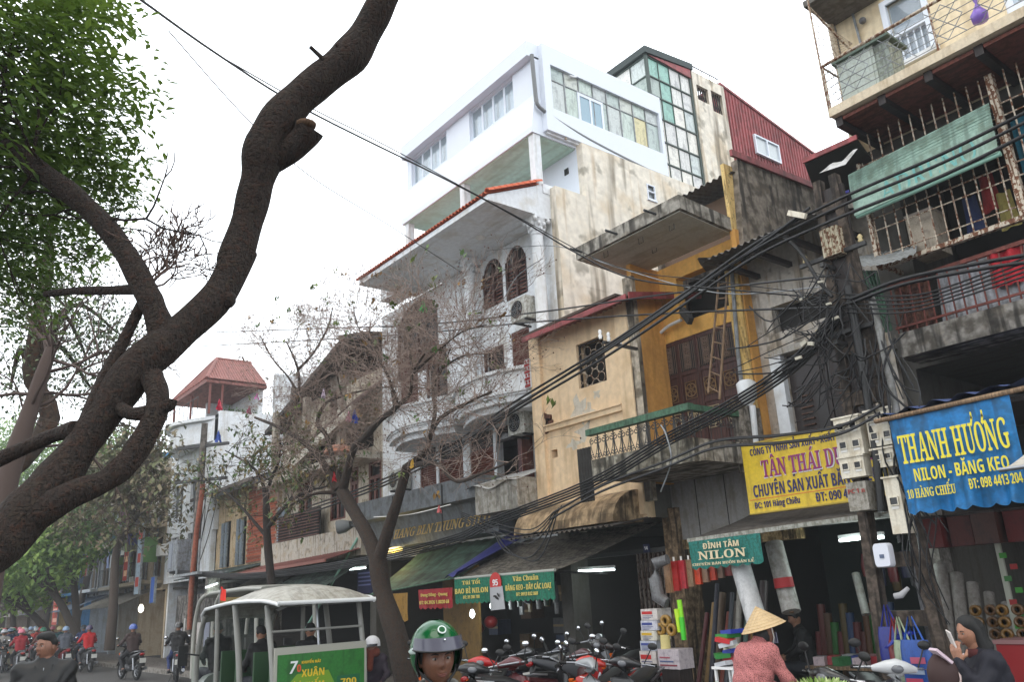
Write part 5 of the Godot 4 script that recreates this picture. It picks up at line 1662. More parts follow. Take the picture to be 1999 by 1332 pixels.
func street_poles():
	var zc:=-4.82
	var t=thing("meter_pole","dark concrete pole of two legs and rungs, carrying meter boxes and a tangle of cables","pole",V(9.2,.145,zc))
	var cm:=mat(Color(.40,.35,.31),.9,"filth",.6,.4)
	var top:=6.82
	var hw:=func(y): return lerpf(.36,.11,clampf(y/top,0,1))
	for s in [-1,1]:
		var st:=S()
		hexa(st,[V(9.12,.1,zc+s*hw.call(.0)-.07),V(9.28,.1,zc+s*hw.call(.0)-.07),V(9.28,.1,zc+s*hw.call(.0)+.07),V(9.12,.1,zc+s*hw.call(.0)+.07),V(9.14,top,zc+s*hw.call(top)-.05),V(9.26,top,zc+s*hw.call(top)-.05),V(9.26,top,zc+s*hw.call(top)+.05),V(9.14,top,zc+s*hw.call(top)+.05)])
		put(st,"leg",cm,t)
	for k in 12:
		var y:=.75+k*.62
		if y>top-.1: break
		pbox(t,"rung",cm,V(9.14,y,zc-hw.call(y)+.05),V(9.26,y+.16,zc+hw.call(y)-.05))
	pbox(t,"web",K.darkwood,V(9.18,3.9,zc-.2),V(9.24,top-.15,zc+.2))
	for y in [4.6,5.6]:
		pbar(t,"cross_arm",K.iron,V(8.9,y,zc-.1),V(9.6,y,zc-.1),.05,.05)
		pbar(t,"cross_arm",K.iron,V(9.1,y+.15,zc-.5),V(9.1,y+.15,zc+.4),.05,.05)
		for q in [V(9.1,y+.18,zc-.42),V(9.1,y+.18,zc+.34)]:
			var st:=S()
			lathe(st,Transform3D(Basis(),q),[Vector2(.022,0),Vector2(.034,.02),Vector2(.022,.045),Vector2(.034,.07),Vector2(.015,.1)],10)
			put(st,"insulator",mat(Color(.75,.68,.5),.3),t)
	ptube(t,"steel_pipe",mat(Color(.58,.58,.57),.5,"dusty",1.0),[V(9,5.07,-4.44),V(9,4.58,-4.41),V(9,3.68,-4.4),V(9,2.93,-4.4)],.045,8)
	ptube(t,"conduit",K.black,[V(9.05,5.27,-4.72),V(9,3.98,-4.7),V(8.95,3.14,-4.7),V(8.95,2.58,-4.75)],.05,7)
	ptube(t,"conduit",K.black,[V(9.02,4.98,-4.67),V(8.98,3.79,-4.67),V(8.95,2.57,-4.62),V(8.95,2.24,-4.61)],.025,6)
	var x:=8.93
	meter_box("meter_box","four window meter box, the left upper one on the pole",V(8.93,3.69,-5.14),V(8.93,3.25,-4.82),2,2)
	meter_box("meter_box","low two window meter box right under the left four window one",V(8.93,3.23,-5.15),V(8.93,3,-4.85),2,1)
	meter_box("meter_box","four window meter box beside the black conduit, the right upper one",V(8.93,3.7,-4.74),V(8.93,3.3,-4.44),2,2)
	meter_box("meter_box","low two window meter box touching the blue banner's edge",V(8.93,3.26,-4.74),V(8.93,3.06,-4.49),2,1)
	var jb=thing("junction_box","plain grey junction box with red painted marks below the left meters","junction box",V(8.9,2.78,-5))
	var j0: Vector3=V(8.88,2.94,-5.09)
	var j1: Vector3=V(8.88,2.62,-4.85)
	pbox(jb,"casing",mat(Color(.66,.64,.6),.7,"dusty",1.2),V(8.88,j1.y,j0.z),V(9.1,j0.y,j1.z))
	letters(jb,"painted_mark","PC 1 n",mat(Color(.6,.25,.22),.7),V(8.872,(j0.y+j1.y)/2+.06,(j0.z+j1.z)/2),.2,.05,V(0,0,1),V(0,1,0))
	var tb=meter_box("tall_meter_box","tall narrow meter box leaning on the pole beside the blue banner",V(8.9,2.93,-4.65),V(8.9,2.33,-4.48),1,1,.2)
	var ub=thing("rusty_cabinet","rusty pale cable cabinet high on the pole under the loose tin flap","cabinet",V(9,5.74,-4.84))
	var v0: Vector3=V(9,6.08,-4.93)
	var v1: Vector3=V(9,5.71,-4.7)
	pbox(ub,"casing",mat(Color(.80,.76,.66),.7,"rust",1.3),V(9.0,v1.y,v0.z),V(9.24,v0.y,v1.z))
	for k in 5: pbox(ub,"rib",mat(Color(.74,.70,.6),.7,"rust",1.3),V(8.985,v1.y+.02,v0.z+.03+k*.05),V(9.0,v0.y-.02,v0.z+.045+k*.05))
	var rt=thing("white_router_box","white rounded telecom box hung low on the pole","box",V(8.95,2.01,-4.86))
	var w0: Vector3=V(8.93,2.25,-4.92)
	var w1: Vector3=V(8.93,1.99,-4.73)
	var st:=S()
	var mid:=(w0+w1)/2
	hull(st,[[V(9.0,mid.y,mid.z),(w1.z-w0.z)/2,(w0.y-w1.y)/2],[V(8.92,mid.y,mid.z),(w1.z-w0.z)/2,(w0.y-w1.y)/2],[V(8.90,mid.y,mid.z),(w1.z-w0.z)*.46,(w0.y-w1.y)*.46]],24,6.0)
	put(st,"casing",mat(Color(.85,.86,.90),.4),rt)
	pbox(rt,"label_plate",mat(Color(.35,.4,.5),.5),V(8.892,mid.y-.03,mid.z-.02),V(8.899,mid.y+.01,mid.z+.03))
	var hn=thing("street_sign","tiny blue street plate on the pole beside the pale green blind","sign",V(9.4,6.63,-4.74))
	pbox(hn,"plate",mat(Color(.25,.24,.6),.5),V(9.4,6.62,-4.8),V(9.4,6.65,-4.66)+V(.02,0,0))
	var lp=thing("leaning_post","grey slanting post with stickers right of the meter pole","post",V(9.3,.86,-4.6))
	ptube(lp,"post",mat(Color(.52,.52,.54),.8,"filth",1.0),[V(9.3,.81,-4.6),V(9.6,1.69,-4.76),V(9.9,2.14,-4.92)],.09,10)
	for k in 3: pbox(lp,"sticker",K.paper,V(9.42,1.5,-4.68)+V(0,-.25*k,.01*k),V(9.42,1.5,-4.68)+V(.03,.1-.25*k,.09))
	var fp=thing("transformer_pole","concrete street pole with a grey transformer cabinet on a platform","pole",V(9.2,.145,-29.2))
	ptube(fp,"pole",mat(Color(.55,.52,.49),.9,"filth",.5),[V(9.2,.1,-29.3),V(9.2,8.3,-29.0)],[.18,.11],8)
	pbox(fp,"cabinet",mat(Color(.56,.58,.61),.5,"dusty",.6),V(8.9,3.35,-31.2),V(9.5,4.4,-30.2))
	pbox(fp,"cabinet_door",mat(Color(.50,.52,.56),.5),V(8.88,3.45,-31.1),V(8.9,4.3,-30.75))
	pbox(fp,"platform",K.paintgrey,V(8.8,3.1,-30.0),V(9.8,3.18,-27.6))
	for z in [-29.95,-27.65]: pbar(fp,"platform_post",K.paintgrey,V(8.85,3.1,z),V(8.85,4.2,z),.06,.06)
	pbar(fp,"cross_arm",K.iron,V(8.6,7.5,-29.9),V(9.8,7.5,-28.2),.1,.1)
	pbar(fp,"cross_arm",K.iron,V(8.6,6.3,-29.9),V(9.8,6.3,-28.2),.1,.1)
	for k in 6: ptube(fp,"drop_cable",K.cable,smooth([V(9.1+.1*k,6.4,-29.6+.3*k),V(9.15+.1*(k % 3),4.8-.3*(k % 2),-29.3+.2*k),V(9.1,3.2,-29.2+.1*k)],4),.014,4)
	var op=thing("orange_pipe","orange cable pipe climbing the far street pole","pipe",V(9.0,.145,-29.6))
	ptube(op,"pipe",mat(Color(.66,.36,.26),.7,"dusty",.8),[V(9,1.41,-28.67),V(9,2.68,-28.72),V(9,4.48,-28.55),V(9,6.05,-28.17)],.085,8)
	var pw=thing("poster_wall","grey kiosk wall pasted with pale posters beside the far pole","wall",V(10.2,.145,-31.5))
	pbox(pw,"wall",mat(Color(.58,.56,.54),.9,"filth",.4),V(9.9,.145,-33.2),V(10.6,2.55,-28.9))
	for k in 5: pbox(pw,"poster",mat([Color(.72,.73,.8),Color(.7,.7,.68),Color(.66,.68,.75),Color(.74,.72,.7),Color(.62,.63,.7)][k],.8),V(9.885,.7+.2*(k % 2),-32.9+k*.75),V(9.9,1.6+.15*(k % 3),-32.4+k*.75))
func cable(pts: Array,r: float,label:="",m=null):
	var st:=S()
	tube(st,smooth(pts,5),r,5,false)
	var o=put(st,"overhead_cable",m if m else K.cable)
	return tag(o,label if label else "one of the alike black cables strung along the house fronts to the meter pole","cable","overhead cables")
func overhead_cables():
	cable([V(9,6.47,-2.16),V(9,6.39,-3.32),V(9,6.38,-4.58),V(9,6.28,-5.81),V(9,6.01,-7),V(9,5.62,-8.85),V(9,5.22,-11.28),V(9,4.82,-13.29),V(9,4.49,-16.16),V(9,4.35,-19.88)],.021,"uppermost of the thick cables running from the pale green blind down to the tree")
	cable([V(8.95,6.34,-2.17),V(8.95,6.26,-3.32),V(8.95,6.26,-4.57),V(8.95,6.17,-5.79),V(8.95,5.92,-6.97),V(8.95,5.52,-8.81),V(8.95,5.12,-11.23),V(8.95,4.72,-13.22),V(8.95,4.4,-16.08),V(8.95,4.26,-19.77)],.02,"second of the thick cables crossing the pale green blind")
	cable([V(8.9,6.19,-2.18),V(8.9,6.09,-3.33),V(8.9,6.1,-4.57),V(8.9,6.05,-5.77),V(8.9,5.8,-6.95),V(8.9,5.41,-8.77),V(8.9,5.02,-11.17),V(8.9,4.63,-13.15),V(8.9,4.32,-15.99),V(8.9,4.15,-19.65)],.022,"lowest of the three thick cables crossing the pale green blind")
	cable([V(8.95,6.41,-4.97),V(8.95,6.2,-5.78),V(8.95,5.94,-6.97),V(8.95,5.55,-8.81),V(8.92,5.08,-11.19),V(8.95,4.68,-13.22)],.02)
	for k in 5:
		var o:=V(.02*k-.04,-.035*k,0)
		cable([V(9,5.09,-4.82),V(9,4.62,-5.47),V(9,4.28,-6.47),V(9,4,-7.78),V(9,3.58,-9.45),V(9,3.26,-12.05),V(9,3.05,-13.39),V(9,2.88,-17.11),V(9,2.92,-23.94),V(9,3.45,-31.37)].map(func(p): return p+o),.015+.004*(k % 2),"one of the alike cables in the low bundle sagging past the ochre balcony")
	for k in 4:
		var o:=V(-.03*k,-.05*k+.03*(k % 2),0)
		cable([V(8.9,3.75,-4.51),V(8.9,3.61,-5.04),V(8.9,3.65,-5.87),V(8.9,3.75,-6.82),V(8.9,3.62,-7.74),V(8.9,3.46,-9.01),V(8.9,3.17,-10.24)].map(func(p): return p+o),.014,"one of the alike cables running from the meter boxes over the yellow signboard")
	for k in 4:
		cable([V(8.9,3.17,-10.24)+V(.02*k,.03*k,.05*k),V(8.9,2.95,-10.86)+V(0,-.07*k,.02*k),V(8.9,3.13,-11.92)+V(0,-.07*k+.05,0),V(8.9,3.46,-12.87)+V(0,-.03*k,0)],.010,"thin black cable sagging in loops over the canvas awning")
	cable([V(8.9,3.17,-10.18),V(8.9,2.71,-10.55),V(8.9,2.5,-10.97),V(8.9,2.67,-11.59),V(8.9,2.99,-11.86)],.014,"thick cable coil hanging above the canvas awning")
	cable([V(8.9,3.16,-10.14),V(8.9,2.7,-10.42),V(8.9,2.44,-10.77),V(8.9,2.61,-11.38),V(8.9,2.9,-11.76)],.012,"thick cable coil hanging above the canvas awning")
	cable([V(9.6,49.86,-167.81),V(9.6,12.3,-30.95),V(9.6,8.37,-16.71),V(9.6,7.08,-11.41),V(9.6,6.35,-7.98),V(9.1,5.47,-4.81)],.016,"upper of the two level wires passing behind the bare tree's crown")
	cable([V(9.6,18.31,-56.76),V(9.6,11.73,-30.85),V(9.6,8.14,-16.71),V(9.6,6.9,-11.43),V(9.6,6.04,-8.03),V(9.1,5.07,-4.89)],.016,"lower of the two level wires passing behind the bare tree's crown")
	cable([V(.98,6.54,-5.81),V(1.2,6.67,-6.05),V(2.15,7.12,-7.01),V(3.48,7.48,-7.93),V(5.62,7.44,-8.36),V(6.84,7.17,-8.34),V(7.83,6.66,-8.05),V(8.35,6.18,-7.48),V(8.92,5.75,-6.34),V(9.19,5.17,-4.85)],.012,"long black wire crossing the white sky in front of the white house")
	cable([V(2.16,7.15,-7.05),V(3.52,7.5,-7.89),V(4.73,7.52,-8.19),V(6.83,7.18,-8.33),V(8.11,6.38,-7.62),V(8.81,5.87,-6.41),V(9.16,5.21,-4.89)],.007,"thin wire clinging to the long one across the sky")
	cable([V(2.23,9.01,-9.41),V(3.63,8.77,-10.42),V(4.96,8.62,-11.23),V(6.76,8.36,-11.73),V(8.33,7.74,-11.7)],.008,"faint thin wire across the sky left of the white house")
	cable([V(9,6.26,-5.73),V(9,6.24,-5.49),V(9,5.93,-5.24),V(9,5.48,-5.06),V(9,5.19,-4.91)],.026,"thick branch cable dropping from the bundle into the pole's tangle")
	cable([V(8.9,4.87,-2.48),V(8.9,4.98,-3.13),V(8.9,5.09,-4),V(8.95,5.07,-4.66)],.024,"upper thick cable coming from the right edge over the lower balcony")
	cable([V(8.88,4.78,-2.49),V(8.88,4.91,-3.14),V(8.88,5.02,-4),V(8.95,5.02,-4.67)],.022,"lower thick cable coming from the right edge over the lower balcony")
	for k in 5: cable([V(8.9,4.72,-2.84)+V(0,.05*k,.4),V(8.9,4.68,-3.57)+V(0,.04*k,0),V(8.9,4.71,-4.07)+V(0,.05*k,0),V(9,4.95,-4.78)+V(0,.06*k,0)],.011,"one of the thin wires fanning out over the lower right balcony")
	cable([V(9,5.37,-5.05),V(9.3,5.92,-6.79),V(9.4,7.09,-8.84),V(10.6,8.82,-11.64),V(10.9,9.79,-14.33)],.009,"thin pale wire looping to the white house's capital",K.paintgrey)
	cable([V(10.7,8.73,-12.11),V(10.7,8.63,-13),V(10.6,8.15,-13.46)],.010,"thin wire drooping beside the arched window",K.paintgrey)
	cable([V(9,3.22,-7.99),V(8.9,3.6,-7.65),V(8.9,3.98,-7.69),V(8.9,4.14,-7.77)],.012,"pale wire hanging over the stained parapet",K.paintgrey)
	cable([V(8.6,3.65,-15.67),V(8.6,3.55,-14.22),V(8.6,3.58,-12.76)],.010,"pale wire drooping under the grey canopy",K.paper)
	rng.seed=77
	var st:=S()
	var c: Vector3=V(9,5.03,-4.83)
	for k in 85:
		var a:=c+V(rng.randf_range(-.35,.35),rng.randf_range(-.9,.6),rng.randf_range(-.45,.35))
		var b:=a+V(rng.randf_range(-.2,.2),rng.randf_range(-.7,.3),rng.randf_range(-.7,.4))
		var m:=(a+b)/2+V(rng.randf_range(-.1,.1),rng.randf_range(-.35,.05),rng.randf_range(-.1,.1))
		tube(st,smooth([a,m,b],4),rng.randf_range(.004,.011),4,false)
	for k in 14:
		var a:=c+V(rng.randf_range(-.2,.2),rng.randf_range(-.4,.2),rng.randf_range(-.2,.2))
		var b: Vector3=V(9,4.5,-5.79)+V(rng.randf_range(-.2,.2),rng.randf_range(-.5,.6),rng.randf_range(-.9,.5))
		tube(st,smooth([a,(a+b)/2+V(0,rng.randf_range(-.3,.05),0),b],5),rng.randf_range(.006,.012),4,false)
	for k in 26:
		var a:=V(9.0,rng.randf_range(2.4,5.0),c.z+rng.randf_range(.25,.6))
		tube(st,smooth([a,a+V(-.1,-.5,rng.randf_range(-.2,.2)),a+V(rng.randf_range(-.1,.1),-1.1,rng.randf_range(-.15,.25))],4),rng.randf_range(.006,.014),4,false)
	var tg=put(st,"cable_tangle",K.cable)
	tag(tg,"dense tangle of black cable ends and loops on the meter pole","cables")
	tg.set_meta("kind","stuff")
	st=S()
	for k in 7:
		var p:=c+V(-.25+rng.randf_range(-.1,.1),rng.randf_range(-.6,.3),rng.randf_range(-.5,.3))
		obox(st,Transform3D(Basis(V(1,0,0),rng.randf_range(-.5,.5)),p),V(.03,rng.randf_range(.02,.05),rng.randf_range(.04,.09)))
	tag(put(st,"cable_tags",mat(Color(.7,.68,.62),.7)),"pale tags and clamps caught in the cable tangle","cable tags").set_meta("kind","stuff")
	var cl:=S()
	obox(cl,Transform3D(Basis(V(1,0,0),.55),V(8.85,6.34,-5.1)),V(.05,.07,.26))
	tag(put(cl,"cable_clamp",K.box),"pale rectangular splice box on the thick cables left of the pole","splice box")
func leaf(st,p: Vector3,d: Vector3,l: float,w: float):
	var s:=d.cross(V(.13,1,.21)).normalized()*w*.5
	var n:=s.cross(d).normalized()*w*.22
	var a:=p+d*l*.45+s+n
	var b:=p+d*l*.45-s+n
	var e:=p+d*l
	tri(st,p,a,e)
	tri(st,p,e,b)
func rdir() -> Vector3:
	return V(rng.randfn(0,1),rng.randfn(0,1),rng.randfn(0,1)).normalized()
func grow(st,p: Vector3,d: Vector3,length: float,r: float,depth: int,spread: float,lift: float,tips: Array,sides:=4):
	var pts:=[p]
	var q:=p
	var e:=d
	var n:=3
	for k in n:
		e=(e+rdir()*spread*.45+V(0,lift,0)*.3).normalized()
		q+=e*length/n
		pts.append(q)
	tube(st,pts,[r,r*.86,r*.72,r*.6],sides,false)
	tips.append([q,e,depth])
	if depth<=0: return
	var kids:=2+(1 if rng.randf()<.5 else 0)
	for k in kids:
		var o: Vector3=pts[3] if k<2 else pts[1+rng.randi() % 2]
		grow(st,o,(e+rdir()*spread).normalized(),length*rng.randf_range(.62,.88),maxf(r*.64,minf(r,.0034)),depth-1,spread,lift,tips,3 if depth<3 else sides)
func limb(st,pts: Array,radii: Array,sides:=10,knots:=.03):
	var sp:=smooth(pts,6)
	var rr:=[]
	for i in sp.size():
		var u:=float(i)/(sp.size()-1)*(radii.size()-1)
		var k:=mini(int(u),radii.size()-2)
		rr.append(lerpf(radii[k],radii[k+1],u-k)*(1.0+knots*sin(i*.9)+knots*.8*sin(i*.37+1.0)))
	tube(st,sp,rr,sides,true)
	return sp
func foliage(st,c: Vector3,r: Vector3,n: int,l: float,w: float,sprays:=true):
	for k in n:
		var d:=rdir()
		var p:=c+d*r*pow(rng.randf(),.45)
		var e:=(rdir()+V(0,-.35,0)).normalized()
		if sprays:
			var s:=e.cross(V(.2,1,.1)).normalized()
			for i in 5:
				var o:=p+e*l*.55*i
				leaf(st,o,(e*.6+s*(1.0 if i % 2 else -1.0)+rdir()*.35).normalized(),l*rng.randf_range(.5,1.25),w*rng.randf_range(.7,1.2))
		else: leaf(st,p,e,l*rng.randf_range(.6,1.2),w)
func trees():
	rng.seed=4711
	big_tree()
	leafy_trees()
	bare_tree()
	small_trees()
	far_trees()
func big_tree():
	var bark:=mat(Color(.21,.165,.14),.95,"bark",1.8,4.0)
	var t=thing("big_street_tree","huge dark leaning street tree in front at the left, one limb arching across the sky","tree",V(-.9,0,-3.4))
	var st:=S()
	limb(st,[V(-1.35,-.1,-3.2),V(-.13,1.76,-3.8),V(.06,1.98,-3.9),V(.27,2.11,-3.93),V(.47,2.23,-3.96),V(.56,2.35,-3.96),V(.65,2.48,-3.97),V(.74,2.65,-3.96),V(.83,2.82,-3.96),V(.93,3.01,-3.94),V(1.08,3.18,-3.91),V(1.26,3.41,-3.88),V(1.35,3.67,-3.85)],[.3,.22,.16,.13,.112,.098,.09,.072,.082,.092,.086,.08,.082],16)
	put(st,"trunk",bark,t)
	st=S()
	limb(st,[V(1.32,3.58,-3.87),V(1.37,3.83,-3.83),V(1.39,4.04,-3.77),V(1.41,4.22,-3.71),V(1.48,4.41,-3.62),V(1.6,4.57,-3.52),V(1.73,4.72,-3.41),V(1.8,4.89,-3.3),V(1.85,5.09,-3.15),V(1.97,5.47,-2.9)],[.082,.082,.09,.112,.10,.09,.094,.082,.075,.068],14,.04)
	put(st,"arching_limb",bark,t)
	st=S()
	limb(st,[V(1.4,4.13,-3.77),V(1.48,4.17,-3.68),V(1.55,4.24,-3.58),V(1.57,4.29,-3.54)],[.075,.07,.072,.078],12,.02)
	var sb=put(st,"cut_stub",bark,t)
	st=S()
	ball(st,V(1.54,4.29,-3.52),V(.055,.022,.055),10)
	put(st,"cut_face",mat(Color(.45,.34,.25),.9,"wood",3.0),sb)
	ptube(t,"snapped_twig",bark,[V(1.61,4.64,-3.43),V(1.51,4.7,-3.43)],[.014,.010],6)
	ptube(t,"snapped_twig",bark,[V(1.68,4.68,-3.4),V(1.63,4.73,-3.37)],[.012,.008],6)
	for q in [V(1.29,3.38,-3.83),V(1.13,3.22,-3.88),V(1.64,4.64,-3.48),V(.5,2.19,-3.93)]:
		st=S()
		ball(st,q,V(.042,.05,.042),10)
		put(st,"knob",bark,t)
	st=S()
	limb(st,[V(.56,2.31,-3.94),V(.69,2.4,-3.86),V(.81,2.46,-3.83),V(.88,2.53,-3.8),V(.94,2.64,-3.79),V(.98,2.76,-3.78),V(.99,2.86,-3.81),V(.97,2.95,-3.86)],[.07,.06,.05,.053,.054,.052,.047,.055],12,.03)
	limb(st,[V(.97,2.78,-3.78),V(1.02,2.79,-3.74),V(1.03,2.82,-3.73)],[.036,.03,.028],8,.0)
	limb(st,[V(.86,2.8,-3.91),V(.89,2.76,-3.82),V(.94,2.76,-3.79)],[.035,.028,.035],8,.0)
	put(st,"lower_limb",bark,t)
	st=S()
	var up=limb(st,[V(1.04,3.15,-3.93),V(.98,3.3,-3.94),V(.94,3.4,-3.97),V(.86,3.58,-4.03),V(.75,3.78,-4.13),V(.6,3.96,-4.24),V(.43,4.12,-4.35),V(.2,4.34,-4.47),V(-.18,4.66,-4.64)],[.07,.058,.062,.052,.052,.056,.05,.045,.04],12,.04)
	limb(st,[V(.92,3.41,-3.98),V(.82,3.44,-4.15),V(.71,3.49,-4.37),V(.6,3.52,-4.58)],[.028,.024,.022,.016],8,.03)
	limb(st,[V(.74,2.7,-3.95),V(.8,2.94,-3.99),V(.87,3.14,-4.02),V(.95,3.4,-3.98)],[.045,.034,.028,.022],8,.02)
	limb(st,[V(.7,2.7,-3.96),V(.64,2.69,-4.07),V(.55,2.65,-4.2),V(.4,2.57,-4.33)],[.04,.032,.034,.034],9,.04)
	put(st,"upper_limb",bark,t)
	var tips:=[]
	st=S()
	for k in 16:
		var p: Vector3=up[int(rng.randf_range(.55,1.0)*(up.size()-1))]
		grow(st,p,(rdir()+V(-.4,.6,-.2)).normalized(),rng.randf_range(.25,.45),.010,2,.7,.2,tips)
	stuff(put(st,"twigs",bark,t))
	st=S()
	tips=[]
	for k in 7: grow(st,V(.93,3.41,-3.97),(V(1.18,3.73,-4.05)-V(.93,3.41,-3.97)).normalized()+rdir()*.35,.17,.008,4,.75,.1,tips,3)
	stuff(put(st,"bare_twigs",mat(Color(.33,.26,.23),.9),t))
	var spots:=[[V(.16,4.83,-4.29),.50],[V(.37,4.95,-4.44),.52],[V(.5,4.89,-4.35),.40],[V(.69,4.92,-4.66),.30],[V(.27,4.47,-4.28),.5],[V(.52,4.78,-4.77),.45],[V(.75,4.67,-4.69),.24],[V(.27,4.33,-4.7),.4],[V(.48,4.42,-4.75),.38],[V(.72,4.53,-4.89),.36],[V(.89,4.47,-5.01),.22],[V(.67,4.25,-5.04),.33],[V(.89,4.31,-5.2),.2],[V(.41,4.08,-5.03),.36],[V(.37,3.81,-5.25),.3],[V(.63,4.02,-5.25),.28],[V(.56,5.21,-4.49),.2],[V(0,4.61,-4.44),.6],[V(.11,4.07,-4.83),.5],[V(.57,3.84,-5.43),.2]]
	var gm:=[mat(Color(.37,.47,.26),.5),mat(Color(.15,.225,.115),.5),mat(Color(.25,.36,.19),.45)]
	for m in gm:
		m.backlight_enabled=true
		m.backlight=Color(.34,.42,.14)
	var ls:=[S(),S(),S()]
	for c in spots:
		for k in 3:
			foliage(ls[k],c[0]+rdir()*.15,V(1,.9,1.3)*c[1],int([80,62,66][k]*c[1]*1.75),.072,.032)
	for k in 3: stuff(put(ls[k],"leaves",gm[k],t))
func crowned_tree(called: String,label: String,trunk: Array,radii: Array,blobs: Array,m,leaf_n: float,leaf_l: float,bark):
	var t=thing(called,label,"tree",trunk[0]*V(1,0,1))
	var st:=S()
	var sp=limb(st,trunk,radii,8)
	for b in blobs: limb(st,[sp[int(sp.size()*.6)],lerp(sp[-1],b[0],.5)+rdir()*.2,b[0]],[radii[-1]*.9,radii[-1]*.6,radii[-1]*.25],6)
	put(st,"trunk",bark,t)
	var n:=0
	for mm in m:
		st=S()
		for b in blobs:
			foliage(st,b[0]+rdir()*b[1].length()*.12,b[1],int(leaf_n*b[1].x*b[1].y/m.size()),leaf_l,leaf_l*.5,false)
		stuff(put(st,"crown",mm,t))
	return t
func leafy_trees():
	var bark:=mat(Color(.30,.25,.21),.95,"bark",.6,2.0)
	var g:=[mat(Color(.40,.47,.35),.7),mat(Color(.48,.53,.40),.7),mat(Color(.32,.40,.28),.7)]
	crowned_tree("street_tree","grey-green tree with a straight pale trunk behind the big trunk, left",[V(-2.6,0,-13.2),V(1.68,4.07,-13.22),V(1.66,5.41,-13.24),V(1.7,6.7,-13.26)],[.17,.15,.11,.07],
		[[V(1.66,6.19,-13.75),V(1.3,.8,1.3)],[V(2.48,5.81,-13.74),V(.9,.7,1.0)],[V(2.94,6.38,-14.01),V(.55,.6,.7)],[V(2.7,5.47,-14.32),V(.7,.4,.8)],[V(1.48,5.15,-13.54),V(.9,.6,.9)],[V(2.04,6.45,-13.3),V(1.0,.7,1.0)],[V(1.41,7.82,-13.27),V(1.6,1.2,1.4)],[V(1.94,8.74,-13.21),V(.9,1.1,1.0)]],g,1500.0,.085,bark)
	var br:=thing("bare_side_tree","bare twiggy tree at the left edge behind the big trunk","tree",V(1.17,1.98,-8.92)*V(1,0,1))
	var st:=S()
	var tips:=[]
	limb(st,[V(1,1.78,-8.94),V(1.06,3.09,-9.06),V(1.19,3.9,-9.11),V(1.31,4.56,-9.13)],[.12,.1,.08,.05],8)
	for p in [V(1.19,3.9,-9.11),V(1.24,4.28,-9.11),V(1.31,4.56,-9.13),V(1.1,3.49,-9.1),V(1.21,4.05,-9.07),V(1.3,4.46,-9.16)]:
		for k in 2: grow(st,p,(rdir()+V(.3,.6,-.2)).normalized(),.6,.02,4,.65,.15,tips)
	put(st,"branches",mat(Color(.30,.25,.23),.95),br)
